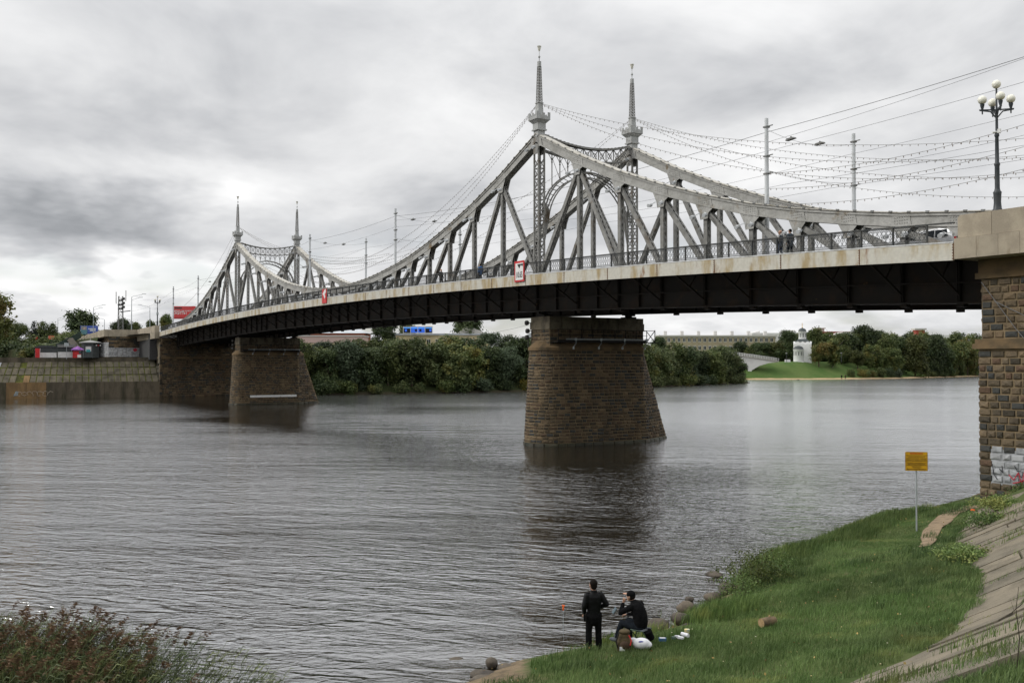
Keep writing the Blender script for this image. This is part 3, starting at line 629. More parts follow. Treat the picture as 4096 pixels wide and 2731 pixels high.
RP = rail_panel(); RP.materials.append(MAT['rail_iron'])
pm = MB(); pm.box((0, 0, .5), (.09, .09, 1.0)); pm = pm.mesh('railing_post'); pm.materials.append(MAT['rail_iron'])
for yy in (-3.62, 14.32):
    hr = strip('handrail', MAT['rail_iron'], yy-.06, yy+.06, 1.90, 1.965, -92.9, 92.9, 90)
    for i in range(90):
        x = -92.3+i*2.09-.3; 
        if x > 92.9: break
        z = zf(x)+.95; o = bpy.data.objects.new('railing_post', pm); link(o, bridge); o.location = (x, yy, z)
        if x+2.09 < 93:
            o = bpy.data.objects.new('railing_panel', RP); link(o, bridge); o.location = (x+.045, yy, z); dz = zf(x+2.09)-zf(x); o.rotation_euler.y = -math.atan2(dz, 2.09)

# ------------------------------------------------------------------ masonry
def resample(pts, n=260):
    P = np.array(pts, float); s = np.concatenate([[0], np.cumsum(np.hypot(*np.diff(P[:, :2], axis=0).T))]); return P, s/s[-1], s[-1]
class Wall:
    """wall face given by outline(z) -> list of (x, y); same number of points at every height"""
    def __init__(s, outline, side=1): s.o = outline; s.side = side
    def at(s, u, z):
        P = np.array(s.o(z), float); d = np.concatenate([[0], np.cumsum(np.hypot(*np.diff(P, axis=0).T))]); t = u*d[-1]; x = np.interp(t, d, P[:, 0]); y = np.interp(t, d, P[:, 1])
        i = min(max(int(np.searchsorted(d, t))-1, 0), len(P)-2); tx, ty = P[i+1]-P[i]; l = math.hypot(tx, ty); return x, y, ty/l*s.side, -tx/l*s.side
    def breaks(s, z):
        P = np.array(s.o(z), float); d = np.concatenate([[0], np.cumsum(np.hypot(*np.diff(P, axis=0).T))]); return d/d[-1], d[-1]
def stone(mb, wall, u0, u1, z0, z1, L_, proud, joint, r):
    j = joint/L_; C = []
    for (u, z) in ((u0+j, z0+joint), (u1-j, z0+joint), (u1-j, z1-joint), (u0+j, z1-joint)): C.append(wall.at(u, z))
    ins = min(.045, (z1-z0)*.2); ju = j+ins/L_; D = []
    for (u, z) in ((u0+ju, z0+joint+ins), (u1-ju, z0+joint+ins), (u1-ju, z1-joint-ins), (u0+ju, z1-joint-ins)): D.append((*wall.at(u, z), z))
    V = [(c[0]-c[2]*.03, c[1]-c[3]*.03, z) for c, z in zip(C, (z0+joint, z0+joint, z1-joint, z1-joint))]
    V += [(d_[0]+d_[2]*proud*random.uniform(.6, 1.3), d_[1]+d_[3]*proud*random.uniform(.6, 1.3), d_[4]) for d_ in D]
    fc = [sum(q[k] for q in V[4:])/4 for k in range(3)]; nn_ = D[0]; e = proud*random.uniform(-.1, .9); V.append((fc[0]+nn_[2]*e+random.uniform(-.05, .05)*abs(nn_[3]), fc[1]+nn_[3]*e+random.uniform(-.05, .05)*abs(nn_[2]), fc[2]+random.uniform(-.04, .04)))
    F = ((4, 5, 8), (5, 6, 8), (6, 7, 8), (7, 4, 8), (0, 1, 5, 4), (1, 2, 6, 5), (2, 3, 7, 6), (3, 0, 4, 7))
    if wall.side < 0: F = tuple(tuple(reversed(q)) for q in F)
    mb.add(V, F, r)
def masonry(parent, wall, z0, z1, course, length, matp, matm, urange=(0, 1), limit=0, keep=None, proud=.05, joint=.014, rank=None, skip=None):
    """rock-faced blocks; the 'limit' blocks that rank highest become parts of their own, the rest one joined part"""
    n = max(1, round((z1-z0)/course)); blocks = []
    for k in range(n):
        a, b = z0+(z1-z0)*k/n, z0+(z1-z0)*(k+1)/n; br, L_ = wall.breaks((a+b)/2); u = urange[0]
        cuts = [q for q in br if urange[0] < q < urange[1]]+[urange[1]]
        corners = cuts if len(cuts) < 9 else [urange[1]]
        first = True
        while u < urange[1]-1e-4:
            l = random.uniform(.7, 1.35)*length/L_
            if first and k % 2: l *= .6
            first = False
            e = next(c for c in corners if c > u+1e-5); v = u+l
            if v > e-.35*length/L_: v = e
            blocks.append((u, v, a, b, L_)); u = v
    mb_all = MB(); parts = []
    if limit:
        sc_ = sorted(blocks, key=lambda q: rank(wall.at((q[0]+q[1])/2, (q[2]+q[3])/2), q), reverse=True); parts = set(sc_[:limit])
    for q in blocks:
        if skip and skip(wall.at((q[0]+q[1])/2, (q[2]+q[3])/2), q): continue
        m_ = matp
        if q in parts:
            b = MB(); stone(b, wall, q[0], q[1], q[2], q[3], q[4], proud, joint, .5); mm = matp(wall.at((q[0]+q[1])/2, (q[2]+q[3])/2), q) if callable(matp) else matp; b.build('stone', MAT[mm], parent)
        else: stone(mb_all, wall, q[0], q[1], q[2], q[3], q[4], proud, joint, random.random())
    if mb_all.v: tag(mb_all.build('stonework', MAT[matm], parent), kind='stuff')
def wall_core(parent, outline, z0, z1, mat, closed=True, n=6, name='masonry_core', cap=True):
    m = MB(); zs = [z0+(z1-z0)*i/n for i in range(n+1)]; N = len(outline(z0)); V = [(x, y, z) for z in zs for x, y in outline(z)]
    F = [(i*N+k, i*N+(k+1) % N, (i+1)*N+(k+1) % N, (i+1)*N+k) for i in range(n) for k in range(N if closed else N-1)]
    if cap: F.append(tuple(range(n*N, (n+1)*N)))
    return m.add(V, F).build(name, MAT[mat], parent)
def pier(xc, label, detailed):
    p = empty('bridge_pier', (xc, 5.3, 0), label=label, cat='pier'); p0 = p
    class _P: pass
    def outline(z, g=0.0, top=8.75):
        t = min(max(z/top, -.1), 1); r = 2.5-.5*t+g; tip = 14.9-3.0*t+g; sh_ = 10.4-.1*t; P = []
        for i in range(13): a = math.pi*(1+i/12); P.append((xc+r*math.cos(a), 1.3+r*math.sin(a)))
        P += [(xc+r, sh_), (xc, tip), (xc-r, sh_), (xc-r, 1.3)]
        return P
    wall = Wall(lambda z: outline(z)); 
    c = wall_core(None, lambda z: outline(z), -2.0, 8.75, 'mortar'); c.parent = p; c.matrix_parent_inverse = Matrix.Translation((-xc, -5.3, 0))
    # masonry is made in world space below a helper whose inverse keeps it there
    def rank(w, q): cx, cy = 124-w[0], -48.9-w[1]; l = math.hypot(cx, cy); f = (w[2]*cx+w[3]*cy)/l; return f*(q[1]-q[0])*q[4]
    before = set(bpy.data.objects)
    masonry(p, wall, .28, 8.55, .30, .60, 'stone', 'stone_mass', limit=230 if detailed else 0, rank=rank)
    w2 = Wall(lambda z: outline(z, .10)); 
    masonry(p, w2, -.25, .28, .5, 1.1, 'stone_wet', 'stone_wet')
    # sloped cap courses and the upper block that carries the bearings
    m = MB(); N = 17; o1, o2 = outline(8.55, .12), outline(8.75, .12); o3 = [((x-xc)*.78+xc, (y-5.6)*.93+5.6) for x, y in outline(8.75)]
    V = [(x, y, 8.55) for x, y in o1]+[(x, y, 8.80) for x, y in o1]+[(x, y, 9.35) for x, y in o3]
    F = [(i*N+k, i*N+(k+1) % N, (i+1)*N+(k+1) % N, (i+1)*N+k) for i in range(2) for k in range(N)]+[tuple(range(2*N, 3*N)), tuple(range(N))[::-1]]
    m.add(V, F).build('cap_course', MAT['pier_cap'], p)
    ub = lambda z: [(xc-1.55, .1), (xc+1.55, .1), (xc+1.55, 10.75), (xc-1.55, 10.75), (xc-1.55, .1)]
    wall_core(p, lambda z: ub(z)[:4], 9.0, 10.45, 'mortar', n=1, name='upper_core')
    masonry(p, Wall(ub), 9.1, 10.45, .34, .62, 'stone', 'stone_mass', limit=50 if detailed else 0, rank=rank)
    cb = MB(); cb.box((xc, 5.42, 10.78), (3.24, 10.8, .64)); cb.box((xc, 5.42, 11.36), (3.12, 10.68, .5)); cb.build('bearing_block', MAT['pier_concrete'], p)
    for yt in (0.55, 10.2):
        b = MB(); b.box((xc, yt if yt < 5 else yt, 11.70), (1.3, .9, .2)); b.tube([(xc, yt-.35, 11.9), (xc, yt+.35, 11.9)], .12, 8); b.box((xc, yt, 12.02), (1.0, .8, .12)); b.build('bearing', MAT['girder_dark'], p)
    if detailed is not None:
        # inspection gallery along the side, conduit with small lamps
        g_ = MB(); xg = xc+1.6
        g_.box((xg+.45, 5.4, 9.32), (.9, 10.2, .07)); g_.box((xg+.9, 5.4, 9.40), (.06, 10.2, .22))
        for i in range(9):
            y = .4+i*1.25; g_.box((xg+.9, y, 9.9), (.05, .05, 1.1)); 
            if i in (2, 5): g_.beam((xg+.9, y, 9.4), (xg+.05, y+.8, 10.4), .05, .05)
        g_.box((xg+.9, 5.4, 10.42), (.05, 10.2, .05)); g_.box((xg+.9, 5.4, 9.95), (.035, 10.2, .035))
        # return at the far end
        g_.box((xg+.2, 10.95, 9.32), (2.6, .9, .07)); g_.box((xg+.9, 11.4, 9.9), (.06, .06, 1.2)); g_.box((xg-.4, 11.4, 10.45), (2.6, .05, .05)); g_.beam((xg+.9, 11.4, 9.35), (xg-.4, 11.4, 10.45), .05, .05); g_.beam((xg-.4, 11.4, 9.35), (xg+.9, 11.4, 10.45), .05, .05)
        g_.build('inspection_gallery', MAT['girder_dark'], p)
        cd = MB(); cd.tube([(xg+.98, 1.2, 9.52), (xg+.98, 10.6, 9.52)], .03, 6); cd.tube([(xg+.98, 1.2, 9.60), (xg+.98, 10.6, 9.60)], .025, 6); cd.build('conduit', MAT['galv'], p)
        for y in (2.2, 5.0, 7.7, 10.3):
            l = MB(); l.box((xg+1.02, y, 9.55), (.12, .2, .22)); l.tube([(xg+1.04, y, 9.5), (xg+1.06, y, 9.15), (xg+1.0, y-.15, 9.0), (xg+.95, y-.2, 8.85)], .025, 6); l.tube([(xg+.95, y-.2, 8.88), (xg+.95, y-.2, 8.66)], .09, 8); l.build('gallery_lamp', MAT['galv'], p)
        nl = MB()       # navigation signals on brackets
        for dx, dz in ((-1.75, 11.1), (-1.62, 10.35), (-1.75, 9.75)):
            q = (xc+dx, -.25, dz); nl.lathe((q[0], q[1], q[2]-.22), [(.05, 0), (.20, .06), (.22, .32), (.12, .44)], 8); nl.tube([q, (xc-1.5, .15, dz)], .04, 6)
        nl.box((xc-1.75, -.1, 9.4), (.06, .06, 1.1)); nl.box((xc-2.3, -.2, 9.85), (1.2, .05, .05)); nl.build('signal_light', MAT['cap_dark'], p)
    for o in set(bpy.data.objects)-before:
        if o.parent == p: o.matrix_parent_inverse = Matrix.Translation((-xc, -5.3, 0))
    return p
pN = pier(A, 'near stone bridge pier with rounded nose and sloping cutwater standing in the river', True)
pF = pier(-A, 'far stone bridge pier with a white painted bar near the waterline', False)
wp = MB()
pz = lambda z: -A+2.5-.5*z/8.75+.075
V = [(pz(1.25), 1.6, 1.25), (pz(1.25), 9.9, 1.25), (pz(1.62), 9.9, 1.62), (pz(1.62), 1.6, 1.62)]; V2 = [(x-.2, y, z) for x, y, z in V]
wp.add(V+V2, ((0, 1, 2, 3), (4, 7, 6, 5), (0, 4, 5, 1), (1, 5, 6, 2), (2, 6, 7, 3), (3, 7, 4, 0))); o = wp.build('painted_bar', MAT['white_paint'], pF); o.matrix_parent_inverse = Matrix.Translation((A, -5.3, 0))

# right abutment
ab = empty('bridge_abutment', (97, 5, 0), label='near stone abutment at the right edge with graffiti at its foot', cat='abutment')
before = set(bpy.data.objects)
YF = -2.45
core = MB(); core.box((105.6, 5.3, 5.6), (24, 15.5-.0, 13.2)); core.box((105.8, 5.3, 4.15), (24.6, 15.7, 10.3-2.0)); core.build('masonry_core', MAT['mortar'], ab)
AW = 93.60
low = Wall(lambda z: [(AW-.12, 13.2), (AW-.12, YF-.10), (104, YF-.10)]); upw = Wall(lambda z: [(AW, 13.1), (AW, YF), (104, YF)])
def paint(w, q):
    zc = (q[2]+q[3])/2
    return 'paint_white_stone' if (w[3] < -.5 and 94.05 < w[0] < 98 and 1.55 < zc < 3.25+.3*math.sin(w[0]*5)) else 'stone_abut'
rk = lambda w, q: (1 if w[3] < -.5 else .2)*(1 if w[0] < 98.5 else .1)
masonry(ab, low, -.6, 8.15, .365, .56, paint, 'stone_abut_mass', limit=205, rank=rk, proud=.07, joint=.022)
masonry(ab, upw, 8.75, 11.75, .375, .56, 'stone_abut', 'stone_abut_mass', limit=90, rank=rk, proud=.06, joint=.022)
m = MB(); m.box((103.4, 5.3, 8.36), (20.35, 16.05, .26)); m.box((103.4, 5.3, 8.60), (20.2, 15.8, .24)); m.build('string_course', MAT['pier_cap'], ab)
m = MB(); m.box((103.4, 5.3, 11.92), (20.1, 15.85, .3)); m.box((103.4, 5.3, 12.41), (19.9, 15.6, .68)); m.build('cornice', MAT['pier_cap'], ab)
# granite parapet blocks
zb_ = lambda x: zf(x)-.02
MB().box((96.1, YF-.10, 2.35), (4.0, .03, 1.75)).build('paint_patch', MAT['paint_white_stone'], ab)
xcuts = [93.02, 94.25, 95.4, 96.5, 97.9, 99.3, 100.7]
for a, b in zip(xcuts[:-1], xcuts[1:]): MB().box(((a+b)/2, -2.8, 13.28), (b-a-.015, 2.1, 1.05)).build('parapet_block', MAT['granite'], ab)
for a, b in ((93.2, 95.02), (95.04, 97.4), (97.42, 100.2)):
    q = MB(); P = [(a, 13.82), (b, 13.82), (b, 14.95), (a+.12 if a < 94 else a, 14.95), (a, 14.82 if a < 94 else 14.95)]
    q.prism(P, 'y', -3.78, -2.2); q.build('parapet_block', MAT['granite'], ab)
MB().box((97, 13.6, 13.8), (7.5, 1.8, 2.3)).build('parapet_block', MAT['granite'], ab)
# red scribble on the white paint, drawn as thin raised strokes
gr = MB(); M('graffiti_red', (.42, .03, .05), .7); M('graffiti_dark', (.03, .03, .035), .7)
def stroke(mb, pts, w=.045, y=YF-.225):
    for (a, b), (c, d) in zip(pts[:-1], pts[1:]): mb.beam((a, y, b), (c, y, d), .01, w, up=(0, 1, 0)) if False else mb.beam((a, y, b), (c, y, d), w, .012, up=(0, 1, 0))
stroke(gr, [(95.1, 2.05), (95.35, 1.8), (95.6, 2.2), (95.75, 1.6), (95.9, 2.25), (96.1, 1.7)]); stroke(gr, [(95.3, 1.65), (95.7, 1.75), (96.2, 2.0)]); stroke(gr, [(95.9, 1.55), (96.15, 2.4)])
gr.build('graffiti', MAT['graffiti_red'], ab)
gd = MB(); stroke(gd, [(94.25, 2.5), (94.3, 2.0), (94.5, 1.75)], .04); stroke(gd, [(94.6, 2.3), (94.8, 2.1), (94.75, 2.45)], .04); stroke(gd, [(95.4, 2.5), (95.55, 2.25), (95.75, 2.3)], .04); gd.build('graffiti', MAT['graffiti_dark'], ab)
cb_ = MB(); cb_.tube([(93.7, -2.62, 11.6), (95.5, -2.62, 9.2), (97.5, -2.62, 6.9)], .02, 5); cb_.tube([(94.4, -2.62, 10.6), (98, -2.62, 8.8)], .02, 5); cb_.build('hanging_cable', MAT['wire'], ab)
for o in set(bpy.data.objects)-before:
    if o.parent == ab: o.matrix_parent_inverse = Matrix.Translation((-97, -5, 0))
# ------------------------------------------------------------------ far (left) bank
M('far_ground', (.055, .075, .028), .95, (.08, .08, .04), .2, bump=.3, bsc=2)
M('promenade_paving', (.24, .22, .19), .9, (.18, .165, .14), 1)
def qx(y): return np.interp(y, [-90, -36, -3.4], [-108, -97.6, -93.2])      # face of the quay wall
# ground of the far bank as one raised sheet with its river edge
SHL = [(-400, -175), (-220, -140), (-90, -112), (-36, -102), (-3.4, -98), (14, -97), (24, -88), (45, -83.5), (80, -82.5), (134, -98), (160, -108), (191, -119), (198, -124), (206, -150), (226, -205), (232, -260), (238, -167), (269, -154), (309, -149.5), (383, -166), (480, -185), (900, -260)]
def lb_z(d, y):
    """height above the water of the left bank, d metres inland"""
    top = np.interp(y, [-400, -60, -8, 14, 30, 180, 215, 235, 400], [8.2, 8.2, 8.2, 9, 8.5, 7, 4.5, 7.1, 7.3]); run = np.interp(y, [-60, -4, 15, 30, 180, 232, 240, 290, 320, 400], [.5, .5, 6, 16, 16, 14, 16, 20, 30, 40])
    t = np.clip(d/run, 0, 1); t = t*t*(3-2*t)*.55+t*.45; return np.where(d < 0, d*.2, .15+(top-.15)*t)
ysg = np.concatenate([np.arange(-400, -60, 20), np.arange(-60, 20, 4), np.arange(20, 420, 4), np.arange(420, 901, 40)]); dsg = np.array([-6, -2, -.5, 0, .6, 1.2, 2, 3, 4, 5.5, 7, 9, 11, 13, 16, 20, 25, 32, 40, 60, 100, 200, 500, 1500])
Yg, Dg = np.meshgrid(ysg, dsg, indexing='ij'); Xg = np.interp(Yg, [q[0] for q in SHL], [q[1] for q in SHL])-Dg; Zg = lb_z(Dg, Yg)+(vnoise(Xg, Yg, .15, 5)-.5)*.5*np.clip(Dg/6, 0, 1)
n0, n1 = Yg.shape; idg = np.arange(n0*n1).reshape(n0, n1); qd = np.stack([idg[:-1, :-1], idg[1:, :-1], idg[1:, 1:], idg[:-1, 1:]], -1).reshape(-1, 4)
def bank_mat():
    m = bpy.data.materials.new('far_bank'); m.use_nodes = True; g = G(m.node_tree); pos = g.n('ShaderNodeNewGeometry').outputs['Position']; sx = g.n('ShaderNodeSeparateXYZ', i_0=pos)
    c = g.mix(g.ramp(g.noise(pos, .12, 6, .65), .35, .65), (.060, .108, .028, 1), (.090, .130, .040, 1)); c = g.mix(g.ramp(g.noise(pos, .6, 5, .7), .58, .75), c, (.05, .085, .025, 1))
    zz = g.m('ADD', sx.outputs[2], g.m('MULTIPLY', g.m('SUBTRACT', g.noise(pos, .12, 4, .6), .5), .9))
    sand = g.mix(g.ramp(sx.outputs[1], 228, 236), (.045, .04, .025, 1), (.42, .31, .18, 1)); c = g.mix(g.ramp(sx.outputs[1], 195, 225), (.035, .045, .018, 1), c)
    c = g.mix(g.ramp(zz, .25, .62), sand, c)
    p = g.n('ShaderNodeBsdfPrincipled', i_Base_Color=c, i_Roughness=.95); p.inputs['Specular IOR Level'].default_value = .1; g.n('ShaderNodeOutputMaterial', i_0=p.outputs[0]); return m
tag(obj('far_bank', mesh_np('far_bank', np.stack([Xg, Yg, Zg], -1).reshape(-1, 3), qd[:, ::-1], smooth=True), bank_mat()), 'green far riverbank with a mown grass slope', kind='structure')

# quay wall: vertical concrete panels
qw = empty('quay_wall', (-95, -20, 0), label='low stained vertical concrete quay wall along the far waterline', cat='wall')
ysq = list(np.arange(-3.5, -76, -3.6)); M('graffiti_blue', (.30, .42, .50), .8); M('graffiti_pale', (.42, .36, .28), .8)
before = set(bpy.data.objects)
for i, (a, b) in enumerate(zip(ysq[:-1], ysq[1:])):
    a, b = a-.02, b+.02; V = []
    for z in (-2, 3.22):
        for y, o in ((a, 0), (b, 0), (b, -1.2), (a, -1.2)): V.append((float(qx(y))+o+random.uniform(-.015, .015), y, z))
    MB().add(V, ((0, 1, 2, 3), (7, 6, 5, 4), (4, 5, 1, 0), (5, 6, 2, 1), (6, 7, 3, 2), (7, 4, 0, 3))).build('wall_panel', MAT['quay_tan' if i in (6, 7) else 'quay_concrete'], qw)
gq = MB()
for k in range(7):      # looping pale scribble
    yc = -30.0+k*.95; ra, rb = random.uniform(.35, .62), random.uniform(.35, .55); P = [(float(qx(yc))+.03, yc+ra*math.cos(t*math.pi/6)+.12*math.sin(t*1.7+k), .95+rb*math.sin(t*math.pi/6)+.07*math.cos(t*2.3+k)) for t in range(random.randint(8, 13))]; gq.tube(P, .045, 5, cap=False)
gq.build('graffiti', MAT['graffiti_pale'], qw); gq = MB()
for k in range(3): gq.tube([(float(qx(-30.6))+.04, -30.9+k*.25, .55), (float(qx(-30.6))+.04, -30.5+k*.2, 1.45)], .07, 5)
gq.build('graffiti', MAT['graffiti_blue'], qw)
for o in set(bpy.data.objects)-before: 
    if o.parent == qw: o.matrix_parent_inverse = Matrix.Translation((95, 20, 0))
# slabbed slope above it
ss = empty('slope_paving', (-98, -20, 3.2), label='mossy slope of square concrete slabs above the far quay wall', cat='revetment'); before = set(bpy.data.objects)
def sp(y, t): # t 0..1 up the slope
    sk = np.interp(y, [-60, -34, -20, -4], [2.4, 1.7, .5, .0]); return (float(qx(y))-.9-3.9*t, y+sk*t, 3.2+4.35*t)
bm_ = MB(); ys_ = np.arange(-3.72, -76, -1.22)
for a, b in zip(ys_[:-1], ys_[1:]):
    A_, B_, C_, D_ = sp(a, 0), sp(b, 0), sp(b, 1.0), sp(a, 1.0); bm_.quad(A_, D_, C_, B_)
bm_.build('moss_bed', MAT['moss'], ss)
rows = [(0, .30), (.345, .65), (.695, .985)]
for i, (a, b) in enumerate(zip(ys_[:-1], ys_[1:])):
    for j, (t0, t1) in enumerate(rows):
        if random.random() < .05: continue
        g0, g1 = random.uniform(.06, .16), random.uniform(.04, .12); P = [sp(a-g0, t0), sp(b+g1, t0), sp(b+g1, t1), sp(a-g0, t1)]; h_ = random.uniform(.07, .13); nrm = Vector((.74, 0, .66))
        V = P+[tuple(Vector(q)+nrm*(h_+random.uniform(-.015, .015))) for q in P]
        MB().add(V, ((0, 1, 2, 3), (7, 6, 5, 4), (4, 5, 1, 0), (5, 6, 2, 1), (6, 7, 3, 2), (7, 4, 0, 3))).build('slab', MAT['quay_tan' if (i in (20, 21) and j == 0) else ('paint_white_stone' if (i > 24 and j == 2 and i < 27) else 'slope_slab')], ss)
for o in set(bpy.data.objects)-before:
    if o.parent == ss: o.matrix_parent_inverse = Matrix.Translation((98, 20, -3.2))
# coping wall at the top of the slope and promenade behind
cp = MB()
for a, b in zip(np.arange(-3.7, -76, -3.0)[:-1], np.arange(-3.7, -76, -3.0)[1:]):
    xa, xb = float(qx(a))-4.9, float(qx(b))-4.9; V = []
    for z, o in ((7.2, 0), (8.25, 0)):
        V += [(xa+.3, a, z), (xb+.3, b, z), (xb-.3, b, z), (xa-.3, a, z)]
    cp.add(V, ((0, 1, 2, 3), (7, 6, 5, 4), (4, 5, 1, 0), (5, 6, 2, 1), (6, 7, 3, 2), (7, 4, 0, 3)))
tag(cp.build('coping_wall', MAT['quay_concrete']), 'low grey coping wall topping the far slabbed slope', 'wall')
m = MB(); m.add([(-102.5, -6, 8.0), (-112, -80, 8.0), (-150, -80, 8.0), (-150, -6, 8.0), (-102.5, -6, 8.21), (-112, -80, 8.21), (-150, -80, 8.21), (-150, -6, 8.21)], ((0, 1, 2, 3), (7, 6, 5, 4)))
tag(m.build('promenade', MAT['promenade_paving']), 'paved promenade behind the far coping wall', kind='structure')

# left abutment and its terrace
lab = empty('bridge_abutment', (-95, 5, 0), label='far stone abutment below the left end of the bridge with an arched niche', cat='abutment'); before = set(bpy.data.objects)
m = MB(); m.box((-100.0, 5.3, 5.2), (13.9, 17.2, 14.4)); m.build('masonry_core', MAT['mortar'], lab)
fl = Wall(lambda z: [(-93.03, -3.3), (-93.03, 14.0), (-106, 14.0)])
masonry(lab, fl, -.4, 8.0, .37, .72, 'stone', 'stone_mass', proud=.06); masonry(lab, fl, 8.4, 11.9, .37, .72, 'stone', 'stone_mass', proud=.06, urange=(0, .12)); masonry(lab, fl, 8.4, 11.6, .37, .72, 'stone', 'stone_mass', proud=.06, urange=(.12, .6))
MB().box((-99.8, 5.3, 8.2), (14.1, 17.6, .38)).build('string_course', MAT['pier_cap'], lab)
# rough quoins on the corner
q = MB()
for k in range(22): q.box((-93.35, -3.42, .2+k*.53), (.95 if k % 2 else .7, .5, .48), r=random.random())
tag(q.build('stonework', MAT['stone_mass'], lab), kind='stuff')
# concrete wing wall with arched niche
wl = MB(); YW = -3.55
def arch_wall(mb, xa, xb, z0, z1, ax, aw, az, y0, y1):
    pts = [(ax-aw, z0+.3)]+[(ax-aw*math.cos(math.pi*i/10), az+aw*math.sin(math.pi*i/10)) for i in range(11)]+[(ax+aw, z0+.3)]
    mb.prism([(xa, z0), (ax-aw, z0), (ax-aw, z1), (xa, z1)], 'y', y0, y1); mb.prism([(ax+aw, z0), (xb, z0), (xb, z1), (ax+aw, z1)], 'y', y0, y1); mb.prism([(ax-aw, z0), (ax+aw, z0), (ax+aw, z0+.3), (ax-aw, z0+.3)], 'y', y0, y1)
    ar = pts[1:-1]
    for p0, p1 in zip(ar[:-1], ar[1:]): mb.prism([(p0[0], p0[1]), (p1[0], p1[1]), (p1[0], z1), (p0[0], z1)], 'y', y0, y1)
arch_wall(wl, -107.7, -94.0, 6.6, 12.2, -97.2, 1.5, 8.9, YW, YW+.9)
wl.build('wing_wall', MAT['slope_slab'], lab)
MB().box((-101, -3.1, 3.5), (15, .9, 7.0)).build('rough_wall', MAT['slope_slab'], lab)
rb = MB()
for k in range(60): rb.box((random.uniform(-104, -94), -3.62, random.uniform(3.6, 7)), (random.uniform(.5, 1.1), .25, random.uniform(.3, .6)), r=random.random())
tag(rb.build('rubble', MAT['slope_slab'], lab), kind='stuff')
# granite parapets
def parapet(a, b, za0, za1, zb0, zb1, th, n, split=None):
    a, b = Vector((*a, 0)), Vector((*b, 0)); t = (b-a).normalized(); nn = Vector((t.y, -t.x, 0))*th
    for i in range(n):
        for lo, hi in ((0, .48), (.49, 1.0)):
            V = []
            for f in (i/n+.002, (i+1)/n-.002):
                p = a.lerp(b, f); z0 = za0+(zb0-za0)*f; z1 = za1+(zb1-za1)*f
                for nx2, zq in ((0, lo), (1, lo), (1, hi), (0, hi)): V.append((p.x+nn.x*nx2, p.y+nn.y*nx2, z0+(z1-z0)*zq))
            MB().add(V, ((0, 1, 2, 3), (7, 6, 5, 4), (0, 4, 5, 1), (1, 5, 6, 2), (2, 6, 7, 3), (3, 7, 4, 0))).build('parapet_block', MAT['granite'], lab)
parapet((-93.15, -3.75), (-108.2, -4.5), 12.3, 15.0, 11.9, 14.5, -1.0, 6); parapet((-108.0, -4.5), (-108.0, -11.5), 12.95, 14.5, 12.95, 14.45, 1.0, 5); parapet((-108.0, -11.5), (-132, -13.6), 12.95, 14.45, 11.6, 13.1, -.9, 8)
for o in set(bpy.data.objects)-before:
    if o.parent == lab: o.matrix_parent_inverse = Matrix.Translation((95, -5, 0))
tw = empty('terrace_wall', (-115, -8, 8), label='stone terrace wall beside the kiosks, its lower part painted pale grey', cat='wall'); before = set(bpy.data.objects)
m = MB(); m.add([(-108.1, -4, 7), (-108.1, -11.4, 7), (-134, -13.6, 7), (-134, 0, 7), (-108.1, -4, 13.2), (-108.1, -11.4, 13.2), (-134, -13.6, 12.6), (-134, 0, 12.6)], ((0, 1, 2, 3), (7, 6, 5, 4), (4, 5, 1, 0), (5, 6, 2, 1), (6, 7, 3, 2), (7, 4, 0, 3))); m.build('masonry_core', MAT['mortar'], tw)
tw1 = Wall(lambda z: [(-130, -13.35), (-108.03, -11.45), (-108.03, -4.2)])
def tpaint(w, q): zc = (q[2]+q[3])/2; return 'paint_white_stone' if (zc < 10.6 or w[2] < .5) and zc > 8.3 else 'stone'
masonry(tw, tw1, 8.0, 12.9, .42, .9, tpaint, 'stone_mass', limit=300, rank=lambda w, q: 1, proud=.05)
d_ = MB(); d_.prism([(-6.4, 10.0), (-5.9, 10.4), (-5.4, 10.1), (-5.6, 9.75), (-6.0, 9.6)], 'x', -107.95, -107.9); d_.build('graffiti', MAT['graffiti_red'], tw)
for o in set(bpy.data.objects)-before:
    if o.parent == tw: o.matrix_parent_inverse = Matrix.Translation((115, 8, -8))
m = MB(); m.box((-125, 5, 10.6), (56, 20, 5.6)); m.add([(-97, -6, 13.42), (-97, 15, 13.42), (-160, 30, 12.4), (-160, -16, 12.4), (-400, 60, 12.2), (-400, -30, 12.2)], ((0, 1, 2, 3), (3, 2, 4, 5))); tag(m.build('approach_road', MAT['asphalt']), 'raised approach road at the far end of the bridge', kind='structure')
# hedge-covered embankment left of the terrace
m = MB(); P = [(-112, -14, 8.2), (-150, -40, 8.2), (-190, -60, 8.2), (-112.2, -13, 12.8), (-150, -24, 11.5), (-190, -38, 10.5), (-190, 0, 13), (-134, -5, 12.9)]
m.add(P, ((0, 1, 4, 3), (1, 2, 5, 4), (3, 4, 5, 6, 7))); m.f = [tuple(reversed(q)) for q in m.f]; tag(m.build('embankment', MAT['far_ground']), 'overgrown embankment rising behind the kiosks', kind='structure')

